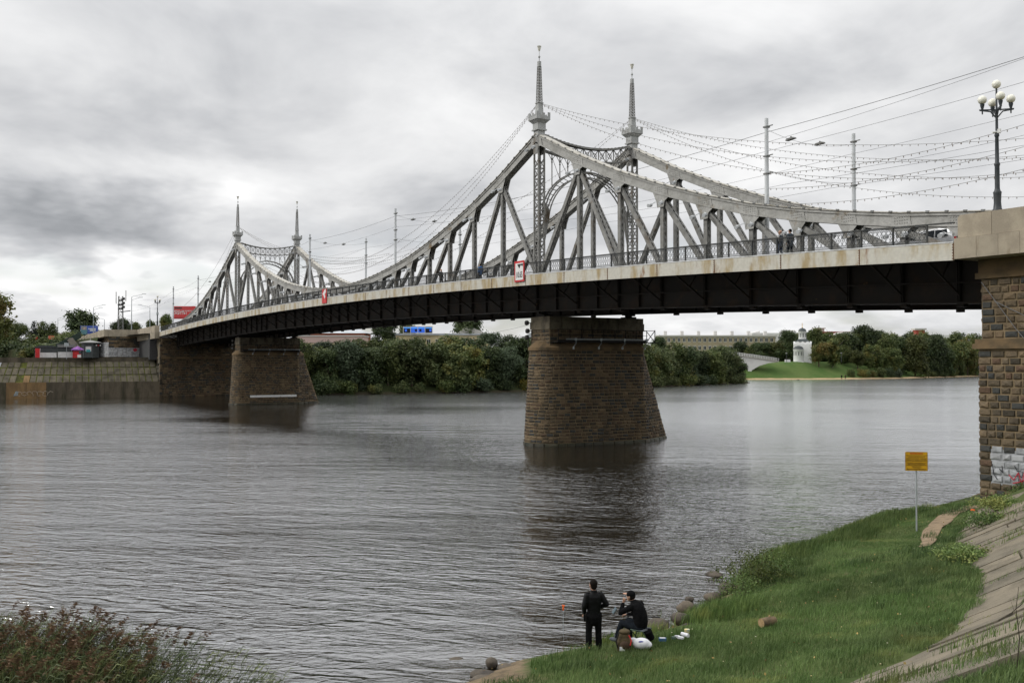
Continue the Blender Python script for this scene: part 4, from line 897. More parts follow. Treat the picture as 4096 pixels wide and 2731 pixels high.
# kiosks on the promenade
M('kiosk_dark', (.035, .042, .042), .5, (.05, .055, .055), 2); M('kiosk_white', (.66, .65, .64), .5, (.56, .55, .54), 2); M('kiosk_grey', (.24, .24, .23), .6); M('purple_cloth', (.20, .07, .32), .7, (.36, .16, .42), 1.5); M('teal', (.05, .30, .32), .6)
rz_ = R(-14)
k = empty('kiosk', (-101.8, -24.6, 8.21), R(-98)+0, 'grey booth with white counter front beside the red panel', 'kiosk')
for nm, c, d_, mt in (('counter', (0, -.9, .55), (4.0, .12, 1.1), 'kiosk_white'), ('back_wall', (0, .9, 1.05), (4.1, .12, 2.1), 'kiosk_dark'), ('side_wall', (-2.06, 0, 1.05), (.1, 1.9, 2.1), 'kiosk_dark'), ('side_wall', (2.06, 0, 1.05), (.1, 1.9, 2.1), 'kiosk_dark'), ('fascia_board', (0, -.95, 1.6), (4.3, .08, 1.0), 'kiosk_dark')): MB().box(c, d_).build(nm, MAT[mt], k)
MB().prism([(-2.35, 2.12), (2.35, 2.12), (1.2, 2.55), (-1.2, 2.55)], 'y', -1.15, 1.15).build('roof', MAT['kiosk_dark'], k); k.rotation_euler.z = R(82)
k = empty('kiosk', (-101.2, -20.9, 8.21), R(82), 'flat-roofed grey booth with white lower shutter behind the signboard', 'kiosk')
for nm, c, d_, mt in (('shutter', (0, -.9, .6), (3.0, .12, 1.2), 'kiosk_white'), ('fascia_board', (0, -.9, 1.7), (3.0, .1, .95), 'kiosk_dark'), ('back_wall', (0, .9, 1.3), (3.0, .1, 2.6), 'kiosk_dark'), ('side_wall', (-1.52, 0, 1.3), (.08, 1.9, 2.6), 'kiosk_dark'), ('side_wall', (1.52, 0, 1.3), (.08, 1.9, 2.6), 'kiosk_dark'), ('roof', (0, 0, 2.68), (3.3, 2.3, .14), 'kiosk_grey'), ('canopy', (0, -1.05, 2.35), (3.1, .5, .3), 'kiosk_grey')): MB().box(c, d_).build(nm, MAT[mt], k)
k = empty('market_stall', (-99.4, -18.9, 8.21), R(82), 'small stall with purple tent roof and red front', 'stall')
MB().box((-.1, -.6, .75), (1.6, .1, 1.5)).build('front_panel', MAT['red_paint'], k); MB().box((.35, -.67, .35), (.7, .04, .6)).build('poster', MAT['white_paint'], k); MB().box((.5, -.67, 1.1), (.5, .05, .55)).build('window', MAT['glass_dark'], k)
rf = MB(); rf.add([(-1.25, -1, 1.75), (1.25, -1, 1.75), (1.25, 1, 1.75), (-1.25, 1, 1.75), (0, 0, 2.45), (-1.25, -1, 1.55), (1.25, -1, 1.55), (1.25, 1, 1.55), (-1.25, 1, 1.55)], ((0, 1, 4), (1, 2, 4), (2, 3, 4), (3, 0, 4), (5, 6, 1, 0), (6, 7, 2, 1), (7, 8, 3, 2), (8, 5, 0, 3))); rf.build('tent_roof', MAT['purple_cloth'], k)
for sx in (-1.1, 1.1):
    for sy in (-.9, .9): MB().box((sx, sy, .8), (.06, .06, 1.6)).build('pole', MAT['galv'], k)
k = empty('kiosk', (-99.6, -16.4, 8.21), R(10), 'dark hexagonal kiosk with pointed roof in front of the terrace wall', 'kiosk')
hx = [(1.75*math.cos(R(60*i)), 1.75*math.sin(R(60*i))) for i in range(6)]
MB().prism(hx, 'z', 0, 3.1).build('wall', MAT['kiosk_dark'], k)
r2 = MB(); hx2 = [(2.25*math.cos(R(60*i)), 2.25*math.sin(R(60*i))) for i in range(6)]; r2.prism(hx2, 'z', 3.1, 3.22)
r2.add([(x, y, 3.22) for x, y in hx2]+[(.35*math.cos(R(60*i)), .35*math.sin(R(60*i)), 3.62) for i in range(6)], [(i, (i+1) % 6, 6+(i+1) % 6, 6+i) for i in range(6)]+[(6, 7, 8, 9, 10, 11)]); r2.lathe((0, 0, 3.62), [(.2, 0), (.05, .15), (.04, .8), (.01, .9)], 6); r2.build('roof', MAT['kiosk_grey'], k)
wq = MB(); wq.box((1.30, -.80, 1.85), (.08, 1.1, 1.0), rz=R(-30)); wq.build('window', MAT['kiosk_white'], k); MB().box((1.36, -.84, 1.45), (.06, .8, .5), rz=R(-30)).build('poster', MAT['teal'], k)
for sx in range(3): MB().box((1.5-.28*sx, .75+.16*sx*3, 2.6), (.08, .3, .25), rz=R(30)).build('poster', MAT['red_paint' if sx == 1 else 'white_paint'], k)
o = MB().box((0, 0, .95), (.85, .10, 1.9)).build('display_panel', MAT['red_paint'], None, (-99.8, -26.4, 8.21)); o.rotation_euler.z = R(75); tag(o, 'upright red panel standing at the left end of the booths', 'panel')
MB().box((.46, 0, .95), (.06, .14, 1.92)).build('frame', MAT['kiosk_white'], o)
k = empty('signboard', (-98.6, -21.1, 8.2), R(80), 'blank pale signboard on a thin post above the far coping wall', 'sign'); MB().tube([(0, 0, -.3), (0, 0, 2.9)], .035, 6).build('post', MAT['galv'], k); MB().box((0, -.05, 2.75), (.9, .04, .7)).build('board', MAT['galv'], k)
# stair and screens behind the kiosks
st = MB()
for i in range(22): st.box((-107.6-.55*i*.4, -13.2-.35*i*.35+3.9, 8.3+.2*i*1.02), (.6, 1.6, .2))
st.f = st.f; so_ = st.build('stair', MAT['promenade_paving']); tag(so_, 'concrete stair climbing to the terrace behind the kiosks', 'stair'); so_.location = (-4.2, -6.5, 0)
rl = MB(); rl.beam((-107, -20.2, 9.2), (-114, -15, 13.6), .06, .06); rl.beam((-107, -20.2, 8.6), (-114, -15, 13.0), .05, .05)
for i in range(9): f = i/8; rl.box((-107-7*f, -20.2+5.2*f, 8.7+4.4*f), (.05, .05, 1.0))
tag(rl.build('stair_railing', MAT['rail_iron']), 'dark sloping handrail beside the terrace stair', 'railing')
sc_ = MB(); M('mesh_green', (.018, .035, .028), .8, (.03, .05, .04), 1)
sc_.add([(-113, -21.5, 9.5), (-119, -15.5, 12.8), (-119, -15.5, 14.3), (-113, -21.5, 11.2), (-113.1, -21.5, 9.5), (-119.1, -15.5, 12.8), (-119.1, -15.5, 14.3), (-113.1, -21.5, 11.2)], ((0, 1, 2, 3), (7, 6, 5, 4), (0, 4, 5, 1), (3, 2, 6, 7)))
tag(sc_.build('screen_fence', MAT['mesh_green']), 'dark green mesh screen on the embankment behind the booths', 'fence')

# ------------------------------------------------------------------ street furniture of the far bank
def street_lamp(x, y, z0, z1, arms, rz, label, single=False):
    o = empty('street_lamp', (x, y, z0), rz, label, 'street lamp', 'street lamps on the far approach road'); h = z1-z0
    MB().tube([(0, 0, 0), (0, 0, h*.6), (0, 0, h)], [.11, .085, .06], 6).build('pole', MAT['galv'], o)
    for dz, L_ in ((0, 3.2), (-.75, 2.2)) if not single else ((0, 2.8),):
        MB().tube([(0, 0, h+dz-.1), (.25, 0, h+dz+.12), (L_*.75, 0, h+dz+.55)], .04, 5).build('arm', MAT['galv'], o); MB().box((L_*.75+.4, 0, h+dz+.66), (.9, .26, .09)).build('luminaire', MAT['galv'], o)
    return o
for i, (x, y, z1) in enumerate(((-111.8, -6.0, 22.0), (-163.5, -6.4, 22.0), (-211, -5.7, 22.0), (-247, -5.4, 22.0), (-307, -3.7, 22.0))):
    street_lamp(x, y, 13.0 if i == 0 else 12.3, z1, 2, R(58), 'double-arm street lamp, %s from the bridge end on the far road' % ordw(i))
for i, (x, y, z1) in enumerate(((-136.7, 2.9, 21.0), (-196.1, 1.55, 20.0), (-231.3, 1.5, 20.4))):
    street_lamp(x, y, 12.6, z1, 1, R(238), 'single-arm street lamp, %s from the bridge end, arm pointing left' % ordw(i), True)
# lattice mast with floodlights
mast = empty('antenna_mast', (-193.5, 5.7, 12.3), 0, 'lattice mast with white antennas and black floodlights above the far trees', 'mast'); mb = MB(); H = 14.8
for sx, sy in ((-1, -1), (1, -1), (1, 1), (-1, 1)): mb.beam((sx*.75, sy*.75, 0), (sx*.55, sy*.55, H), .12, .12)
for i in range(12):
    z, z2 = H*i/12, H*(i+1)/12; a = .75-.2*i/12
    for (sx, sy), (tx_, ty_) in (((-1, -1), (1, -1)), ((1, -1), (1, 1)), ((1, 1), (-1, 1)), ((-1, 1), (-1, -1))): mb.beam((sx*a, sy*a, z), (tx_*a, ty_*a, z2), .07, .07); mb.beam((sx*a, sy*a, z), (tx_*a, ty_*a, z), .07, .07)
mb.build('lattice', MAT['steel_dark'], mast); fl_ = MB()
for z, d_ in ((12.2, 1.5), (11.0, 1.4), (13.5, 1.0)): fl_.box((0, 0, z), (d_, d_, .45)); fl_.box((.5, .8, z+.5), (.5, .6, .7)); fl_.box((-.6, .6, z+.35), (.5, .6, .5))
fl_.beam((0, 0, 10.0), (1.2, 2.6, 10.4), .2, .25); fl_.build('floodlight', MAT['cap_dark'], mast); an = MB(); an.box((-.7, -1.2, 14.3), (.25, .25, 3.6)); an.box((.9, 1.3, 14.9), (.25, .25, 3.2)); an.build('antenna', MAT['kiosk_white'], mast)
# billboards
def rgba(o): return o
bb = empty('billboard', (-137.4, 11.5, 13.0), R(58.7), 'red advertising billboard with white Russian lettering beside the bridge end', 'billboard')
MB().box((0, .1, 3.0), (.4, .4, 6)).build('post', MAT['steel_dark'], bb); MB().box((0, 0, 6.95), (5.8, .35, 3.25)).build('panel', MAT['red_paint'], bb)
M('bb_red', (.60, .06, .06), .5); MB().box((0, -.19, 6.95), (5.6, .03, 3.05)).build('poster', MAT['bb_red'], bb)
for tx, s, x0, z0 in (('МЕСТО, ГДЕ ХОЧЕТСЯ', .42, -2.5, 7.35), ('ЖИТЬ!', 1.0, -2.5, 6.75)):
    t = obj('lettering', text_mesh(tx, s, .01, 'LEFT', .012), MAT['white_paint'], bb, (x0, -.22, z0)); t.rotation_euler.x = R(90)
MB().box((-1.5, -.215, 8.1), (1.9, .02, .34)).box((-.3, -.215, 5.65), (4.2, .02, .10)).build('print', MAT['cap_dark'], bb)
bb = empty('billboard', (-187.8, -3.9, 12.3), R(58.7), 'blue and red advertising billboard in front of the round tree', 'billboard'); M('bb_blue', (.05, .09, .34), .5, (.08, .13, .42), .6); M('bb_skin', (.42, .30, .24), .6)
MB().box((0, .1, 1.6), (.4, .4, 3.2)).build('post', MAT['steel_dark'], bb); MB().box((0, 0, 4.3), (5.1, .3, 2.4)).build('panel', MAT['bb_blue'], bb); MB().box((-1.5, -.17, 4.25), (1.7, .03, 2.2)).build('print', MAT['kiosk_grey'], bb); MB().sphere((-1.4, -.15, 4.5), .5, 12, 8, (1, .1, 1.3)).build('print', MAT['bb_skin'], bb)
q = MB(); q.box((.9, -.17, 4.6), (2.2, .03, .25)); q.box((1.1, -.17, 4.1), (1.7, .03, .3)); q.build('print', MAT['white_paint'], bb); MB().prism([(-2.5, 3.15), (-.4, 3.15), (-2.5, 4.3)], 'y', -.21, -.19).build('print', MAT['red_paint'], bb)
# pennants on poles
for i, (px, dep, z0, z1, hgt, cl) in enumerate((((-207, -17.5), 0, 8.5, 14.8, 1.2, 'red_paint'), ((-199, -13.6), 0, 10, 15, 1.0, 'pen_orange'), ((-193, -11), 0, 11, 15.4, 1.0, 'pen_pink'), ((-191, -8.6), 0, 11.5, 15.8, 1.2, 'pen_salmon'), ((-188, -6.3), 0, 12, 16.6, 1.2, 'pen_teal'))):
    if cl not in MAT: M(cl, {'pen_orange': (.55, .14, .07), 'pen_pink': (.48, .05, .20), 'pen_salmon': (.55, .20, .18), 'pen_teal': (.10, .22, .26)}[cl], .7)
    f = empty('pennant', (px[0], px[1], z0), R(60), '%s hanging pennant from the left on the far embankment' % ordw(i), 'pennant', 'pennants on the far embankment'); MB().tube([(0, 0, 0), (0, 0, z1-z0)], .06, 5).build('pole', MAT['galv'], f); MB().prism([(.05, z1-z0-hgt*1.35), (1.9, z1-z0-hgt*1.1), (2.1, z1-z0), (.05, z1-z0)], 'y', -.02, .02).build('cloth', MAT[cl], f)
tl = empty('traffic_light', (-181, -1.4, 12.6), R(60), 'black traffic signal standing before the blue billboard', 'traffic light'); MB().tube([(0, 0, 0), (0, 0, 2.6)], .08, 6).build('pole', MAT['cap_dark'], tl); MB().box((0, 0, 3.1), (.9, .35, 1.4)).build('housing', MAT['cap_dark'], tl)
# ------------------------------------------------------------------ vegetation
foliage('leaf_willow', (.070, .098, .034), (.120, .142, .056), (.17, .165, .045), .35)
foliage('leaf_grey', (.082, .112, .062), (.056, .080, .042), None, .4)
foliage('leaf_dark', (.038, .060, .022), (.066, .090, .032), None, .3)
foliage('leaf_mid', (.068, .098, .028), (.115, .136, .042), (.165, .145, .036), .3)
foliage('leaf_autumn', (.105, .112, .030), (.076, .092, .028), (.14, .105, .028), .3)
foliage('leaf_yellow', (.22, .17, .03), (.11, .12, .03), None, .5)
foliage('leaf_spruce', (.014, .024, .016), (.024, .036, .022), None, .5, .05)
M('bark', (.075, .055, .038), .95, (.045, .035, .026), 2); M('bark_pale', (.30, .28, .24), .9, (.08, .07, .06), 1.5, stretch=(1, 1, .4))
def leaves(centers, spread, per, size, seed, up=.25):
    """leaf-sized faces gathered round clump centres"""
    r = np.random.default_rng(seed); C = np.repeat(centers, per, 0); S = np.repeat(spread, per, 0)[:, None]; n = len(C)
    P = C+r.normal(size=(n, 3))*S*np.array([1, 1, .8]); nrm = r.normal(size=(n, 3)); nrm[:, 2] = np.abs(nrm[:, 2])+up; nrm += (P-C)*.6/np.maximum(S, .01); nrm /= np.linalg.norm(nrm, axis=1)[:, None]
    t = np.cross(nrm, r.normal(size=(n, 3))); t /= np.linalg.norm(t, axis=1)[:, None]+1e-9; b = np.cross(nrm, t); s = size*r.uniform(.55, 1.35, n)[:, None]; w = s*r.uniform(.45, .8, n)[:, None]
    V = np.stack([P-t*s*.5, P+b*w*.5, P+t*s*.5, P-b*w*.5], 1).reshape(-1, 3); F = np.arange(4*n).reshape(-1, 4); return V, F, r.random(n)
def crown_mesh(name, seed, lobes, nclump, per, size, sp):
    r = np.random.default_rng(seed); L_ = np.array(lobes, float); wts = (L_[:, 3]*L_[:, 4]*L_[:, 5])**.66; k = r.choice(len(L_), nclump, p=wts/wts.sum()); d = r.normal(size=(nclump, 3)); d /= np.linalg.norm(d, axis=1)[:, None]
    rad = r.uniform(.45, 1.02, nclump)**.6; C = L_[k, :3]+d*L_[k, 3:6]*rad[:, None]; return mesh_np(name, *leaves(C, r.uniform(.6, 1.3, nclump)*sp, per, size, seed+1))
def trunk_mesh(name, seed, h, r0, limbs=5, top=.75, spread=.35):
    r = random.Random(seed); m = MB(); pts = [(0, 0, -.3)]; x = y = 0
    for i in range(1, 6): x += r.uniform(-.12, .12)*h*.1; y += r.uniform(-.12, .12)*h*.1; pts.append((x, y, h*top*i/5))
    m.tube(pts, [r0*(1-.15*i) for i in range(6)], 7)
    for k in range(limbs):
        p = Vector(pts[2+k % 4]); a = r.uniform(0, 6.28); L_ = h*spread*r.uniform(.6, 1.1); q = p+Vector((math.cos(a)*L_*.5, math.sin(a)*L_*.5, L_*.45)); e = q+Vector((math.cos(a)*L_*.4, math.sin(a)*L_*.4, L_*.5)); m.tube([p, q, e], [r0*.42, r0*.28, r0*.08], 5)
    me = m.mesh(name); return me
def lobes_for(kind, seed):
    r = random.Random(seed); L_ = []
    if kind == 'willow':        # dense to the ground, unit box about 9 wide, 11 tall
        for i in range(17):
            a = r.uniform(0, 6.28); z = r.uniform(1.2, 9.6); q = 4.2*math.sqrt(max(.08, 1-((z-4.2)/6.6)**2))*r.uniform(.25, .75); s = r.uniform(1.2, 2.2); L_.append((q*math.cos(a), q*math.sin(a), z, s, s, s*r.uniform(.8, 1.25)))
    elif kind == 'broad':       # trunk visible, round crown
        for i in range(15):
            a = r.uniform(0, 6.28); z = r.uniform(3.6, 9.3); q = 4.0*math.sqrt(max(.05, 1-((z-6.0)/4.4)**2))*r.uniform(.2, .8); s = r.uniform(1.2, 2.0); L_.append((q*math.cos(a), q*math.sin(a), z, s, s, s*.85))
    elif kind == 'birch':
        for i in range(14):
            a = r.uniform(0, 6.28); z = 2.4+8.0*i/13; q = 2.2*math.sin(math.pi*min(1, (z-1.2)/10.2))**.8*r.uniform(.3, .8); s = r.uniform(.8, 1.35); L_.append((q*math.cos(a), q*math.sin(a), z, s, s, s*1.25))
    elif kind == 'bush':
        for i in range(9):
            a = r.uniform(0, 6.28); q = r.uniform(0, 2.2); s = r.uniform(.9, 1.5); L_.append((q*math.cos(a), q*math.sin(a), r.uniform(.8, 2.4), s, s, s*.9))
    return L_
CR = {}
for kind, nv, ncl, per, size, sp in (('willow', 5, 430, 20, .50, .50), ('broad', 3, 430, 19, .52, .52), ('birch', 3, 300, 17, .48, .42), ('bush', 3, 160, 17, .42, .38)):
    CR[kind] = []
    for v in range(nv):
        sd_ = hash_ = {'willow': 100, 'broad': 200, 'birch': 300, 'bush': 400}[kind]+v*7
        CR[kind].append((crown_mesh(kind+'_crown', sd_, lobes_for(kind, sd_), ncl, per, size, sp), trunk_mesh(kind+'_trunk', sd_, {'willow': 10, 'broad': 9, 'birch': 11, 'bush': 3}[kind], {'willow': .28, 'broad': .30, 'birch': .16, 'bush': .07}[kind], 5, .7)))
def spruce_mesh(seed):
    r = np.random.default_rng(seed); C = []
    for i in range(26):
        z = .6+11*i/26; q = 2.1*(1-i/26)+.1; n = max(3, int(14*(1-i/28)))
        for k in range(n): a = 6.28*k/n+r.uniform(0, .5); rr = q*r.uniform(.25, 1.0); C.append((rr*math.cos(a), rr*math.sin(a), z-rr*.25))
    return mesh_np('spruce_crown', *leaves(np.array(C), np.full(len(C), .26), 9, .42, seed))
CR['spruce'] = [(spruce_mesh(5), trunk_mesh('spruce_trunk', 5, 11, .2, 0, .9))]
KIDS = {}
def tree(kind, v, x, y, z, h, w, leaf, label, group, name=None, rz=None, cat='tree', bark='bark'):
    cm, tm = CR[kind][v % len(CR[kind])]; base = {'willow': (11, 10), 'broad': (11, 10), 'birch': (12, 6), 'bush': (3.6, 5.6), 'spruce': (12, 4.4)}[kind]
    o = empty(name or {'willow': 'willow_tree', 'broad': 'broadleaf_tree', 'birch': 'birch_tree', 'bush': 'bush', 'spruce': 'spruce_tree'}[kind], (x, y, z), random.uniform(0, 6.28) if rz is None else rz, label, cat, group); o.scale = (w/base[1], w/base[1], h/base[0])
    for nm, me, mt in (('crown', cm, leaf), ('trunk', tm, bark)):
        c = bpy.data.objects.new(nm, me)
        if not me.materials: me.materials.append(None)
        link(c, o); c.material_slots[0].link = 'OBJECT'; c.material_slots[0].material = MAT[mt]
    return o
def lbx(y, d): return float(np.interp(y, [q[0] for q in SHL], [q[1] for q in SHL])-d)
def lbz(y, d): return float(lb_z(np.array(d), np.array(y)))
# thicket on the far shore between the two piers and beyond the near one
leafs = ['leaf_willow', 'leaf_mid', 'leaf_dark', 'leaf_willow', 'leaf_dark', 'leaf_mid', 'leaf_willow', 'leaf_grey']
n = 0
front = np.concatenate([np.arange(21, 186, 5.2)])
for i, y in enumerate(front):
    h = float(np.interp(y, [20, 40, 90, 120, 160, 190], [9.5, 11.5, 11.5, 11.2, 11.2, 11]))*random.uniform(.85, 1.1); d = random.uniform(2.2, 5.0); tree('willow', i, lbx(y, d), y+random.uniform(-1, 1), lbz(y, d)-.6, h*.98, h*.84, leafs[(i*5) % 8], 'bushy shoreline willow, %s from the far pier along the front row' % ordw(i), 'willows along the far shore')
for i, y in enumerate(np.arange(22, 190, 5.6)):
    h = float(np.interp(y, [20, 40, 90, 120, 160, 190], [9, 11.2, 11.6, 9.6, 8.2, 7.2]))*random.uniform(.85, 1.12); d = random.uniform(9, 13); tree('willow', i+2, lbx(y, d), y+random.uniform(-1.5, 1.5), lbz(y, d)-.8, h*(.66 if y < 74 or y > 96 else .84), h*.86, leafs[(i*3+1) % 8], 'tall willow behind the shoreline thicket, %s from the far pier' % ordw(i), 'taller willows behind the far shore thicket')
for i, y in enumerate(np.arange(20, 192, 6.1)):
    d = random.uniform(5.5, 8.0); h = float(np.interp(y, [20, 40, 75, 85, 96, 120, 160, 190], [8.5, 9.0, 8.6, 10.5, 9.5, 9.0, 8.5, 7.5]))*random.uniform(.9, 1.06); tree('willow', i+3, lbx(y, d), y+random.uniform(-1, 1), lbz(y, d)-.9, h, h*1.0, leafs[(i*3+2) % 7], 'willow in the middle of the far thicket, %s from the far pier' % ordw(i), 'willows in the middle of the far thicket')
for i, y in enumerate(np.arange(18, 192, 5.8)):
    y = y+random.uniform(-1.5, 1.5); d = random.uniform(-.2, 1.2); h = random.uniform(2.0, 3.8); tree('bush', i, lbx(y, d), y, .1, h, h*1.6, leafs[(i*3+4) % 8] if i != 11 else 'leaf_yellow', 'low leafy bush overhanging the far waterline, %s from the far pier' % ordw(i) if i != 11 else 'small yellow autumn bush at the far waterline', 'bushes at the far waterline', cat='bush')
tree('broad', 0, -132, 92, 8, 13.5, 13, 'leaf_dark', 'dark round tree rising right of the blue screen', None); tree('broad', 1, -140, 68, 8, 12.0, 9, 'leaf_dark', 'dark tree left of the blue screen behind the thicket', None); tree('broad', 2, -150, 80, 8, 12.5, 8, 'leaf_mid', 'tree top just behind the blue screen', None)
tree('spruce', 0, -142, 45, 8, 9.0, 6, 'leaf_dark', 'dark conifer in front of the brick building under the bridge', None)
# left bank trees
tree('broad', 0, -199, -4, 9.8, 13.2, 13.5, 'leaf_dark', 'big round dark tree above the far embankment', None); tree('broad', 1, -204, 7, 11, 10.2, 8.2, 'leaf_dark', 'dark tree at the foot of the lattice mast', None)
tree('broad', 2, -213, 13.6, 12, 8.6, 5.5, 'leaf_mid', 'sparse tree right of the lattice mast', None); tree('broad', 0, -211, 18, 12, 8.8, 5, 'leaf_mid', 'sparse tree behind the left globe lamp', None); tree('broad', 1, -186, 17.2, 13, 9, 5, 'leaf_mid', 'small tree beside the red billboard', None)
tree('spruce', 0, -207, -16.7, 8.2, 11.8, 5.5, 'leaf_spruce', 'thin dark spruce among the left bank trees', None); tree('willow', 1, -214, -12.5, 8, 11.5, 8, 'leaf_mid', 'pale tree just right of the spruce', None); tree('willow', 2, -214, -20, 8, 10.5, 8, 'leaf_mid', 'tree just left of the spruce', None)
for i, (x, y, h, w, lf) in enumerate(((-170, -32, 10, 11, 'leaf_autumn'), (-158, -35, 9, 11, 'leaf_mid'), (-185, -25, 10, 11, 'leaf_mid'), (-175, -38, 12, 11, 'leaf_dark'), (-150, -29, 7, 9, 'leaf_mid'), (-196, -29, 10.5, 11, 'leaf_autumn'), (-225, -14, 9, 10, 'leaf_autumn'), (-240, -8, 9, 11, 'leaf_autumn'))): tree('willow', i, x, y, 8, h, w, lf, '%s tree of the leafy group behind the left promenade' % ordw(i), 'trees behind the left promenade')
tree('broad', 1, -117, -34.6, 8.2, 16.5, 15, 'leaf_autumn', 'tall tree leaning in at the left edge of the picture', None); tree('willow', 3, -128, -36.0, 8.2, 10, 11, 'leaf_mid', 'leafy tree low at the left edge of the picture', None)
for i, (x, y, z, h, w) in enumerate(((-124, -22.5, 8.4, 3.2, 5), (-128, -19.5, 9.5, 3.2, 5), (-133, -17, 11, 3.0, 6), (-130, -25, 8.3, 3.0, 6), (-138, -15.2, 12, 2.8, 6), (-145, -14, 12.2, 3, 6), (-120, -26, 8.2, 2.6, 5), (-137, -29, 8.3, 4, 7), (-142, -22, 9.5, 4, 8))): tree('bush', i, x, y, z, h, w, 'leaf_dark' if i % 2 else 'leaf_mid', '%s shrub of the hedge on the far embankment' % ordw(i), 'hedge shrubs on the far embankment', cat='bush')

# far bank behind the open water
def at_far(px, depth): # lateral placement along the far bank, by azimuth and range
    a = math.atan((px-2048)/3965.2)+yaw; r_ = depth/math.cos(a-yaw); return CAMP.x+math.sin(a)*r_, CAMP.y+math.cos(a)*r_
def shore_depth(px): return float(np.interp(px, [2600, 3000, 3300, 3600, 3890, 4000], [330, 397, 402, 419, 472, 495]))
def far_ground(x, y): return float(lb_z(np.array(float(np.interp(y, [q[0] for q in SHL], [q[1] for q in SHL]))-x), np.array(y)))
i = 0
for px, dep_, z, h, w, kind, lf, lab in (
    (3660, 392, 1.5, 17.0, 12, 'willow', 'leaf_autumn', 'large yellowing tree at the water on the right far bank'), (3740, 405, 2.5, 17.5, 12, 'willow', 'leaf_dark', 'tall dark tree right of the large yellowing tree'),
    (3150, 440, 7, 13, 10, 'willow', 'leaf_dark', 'dark tree just left of the white church'), (3110, 445, 7, 12, 9, 'broad', 'leaf_autumn', 'orange tinged tree left of the white church'), (3065, 450, 7, 12, 9, 'willow', 'leaf_dark', 'dark tree at the end of the footbridge'), (3020, 455, 7, 11, 9, 'willow', 'leaf_dark', 'dark tree behind the footbridge railing'), (2960, 460, 7, 12, 10, 'willow', 'leaf_dark', 'second dark tree behind the footbridge'), (2900, 470, 7, 10, 10, 'broad', 'leaf_mid', 'tree under the long building behind the footbridge'), (2860, 475, 7, 9, 9, 'broad', 'leaf_mid', 'tree hiding the lower floors of the long building'),
    (3260, 445, 7, 15.5, 11, 'willow', 'leaf_mid', 'tall tree directly behind the church drum'), (3275, 408, 7, 10.5, 8.5, 'broad', 'leaf_autumn', 'loose greenish tree standing right in front of the church side'), (3330, 420, 7, 12, 8, 'birch', 'leaf_mid', 'birch right of the church tree'), (3365, 430, 7, 12.5, 8, 'willow', 'leaf_mid', 'wide tree behind the lamp post on the far bank'),
    (3430, 405, 6.8, 8.5, 7, 'broad', 'leaf_autumn', 'small round tree with orange crown on the far lawn'), (3400, 440, 7, 13, 9, 'birch', 'leaf_dark', 'slim dark tree behind the orange crowned one'), (3475, 415, 6.5, 11, 6, 'birch', 'leaf_mid', 'first birch right of the orange crowned tree'), (3510, 418, 6.5, 11.5, 6, 'birch', 'leaf_mid', 'second birch right of the orange crowned tree'), (3450, 450, 7, 16, 12, 'willow', 'leaf_dark', 'tall broad tree behind the birches'), (3540, 440, 6.5, 14, 10, 'willow', 'leaf_mid', 'broad tree behind the second birch'), (3575, 405, 4.5, 12, 9, 'willow', 'leaf_mid', 'leafy tree left of the large yellowing tree'), (3600, 445, 6.5, 15, 11, 'willow', 'leaf_dark', 'tall dark tree above the far right lawn'),
    (3820, 440, 4, 15, 12, 'willow', 'leaf_mid', 'tall loose tree near the right abutment edge'), (3870, 450, 4, 17, 12, 'broad', 'leaf_autumn', 'yellow topped tree beside the right abutment edge'), (3900, 440, 3.5, 13, 12, 'willow', 'leaf_mid', 'tree half hidden by the right abutment'), (3780, 450, 5, 13, 11, 'willow', 'leaf_dark', 'dark tree between the tall far right trees'), (3700, 455, 6, 14, 12, 'willow', 'leaf_dark', 'dark crown behind the large yellowing tree'), (2640, 440, 7, 15, 9, 'broad', 'leaf_dark', 'dark round tree at the left end of the long building'), (3840, 415, 1.8, 7, 6, 'willow', 'leaf_mid', 'young tree low on the far right bank'),
    (2700, 560, 10, 12, 8, 'birch', 'leaf_mid', 'tree crown peeping over the long building roof, left'), (2820, 560, 10, 12.5, 12, 'broad', 'leaf_mid', 'tree crowns peeping over the long building roof, middle'), (2880, 560, 10, 12, 12, 'broad', 'leaf_mid', 'tree crowns peeping over the long building roof, right')):
    dep_ = max(dep_, shore_depth(px)+(16 if px < 3640 else 9)); x, y = at_far(px, dep_); z = far_ground(x, y) if px > 3130 else z; h *= 1.08 if px > 3130 else .82; w *= 1.15; tree(kind, i, x, y, z-.4, h, w, lf, lab, None, bark='bark_pale' if kind == 'birch' else 'bark'); i += 1
for k, (px, dep_, z, h, w, lf) in enumerate(((3178, 386, .6, 4.2, 4, 'leaf_grey'), (3402, 398, 2.2, 4.2, 4, 'leaf_mid'), (3450, 395, 1.6, 4.2, 5.5, 'leaf_mid'), (3520, 396, 1.2, 5.0, 5.5, 'leaf_mid'), (3558, 396, 1.2, 5.5, 4.5, 'leaf_dark'), (3592, 394, .8, 4.4, 4.2, 'leaf_grey'), (3485, 398, 1.8, 4.0, 5, 'leaf_autumn'), (3725, 412, 1.8, 3.0, 5, 'leaf_mid'), (3802, 425, 1.6, 2.6, 5, 'leaf_mid'), (3765, 425, 2.6, 3.0, 7, 'leaf_dark'))):
    dep_ = max(dep_, shore_depth(px)+5) if k else dep_; x, y = at_far(px, dep_); z = far_ground(x, y)-.2; h *= .85; tree('bush', k, x, y, z, h, w, lf, '%s bush from the left on the open far bank' % ordw(k), 'bushes on the open far bank', cat='bush')

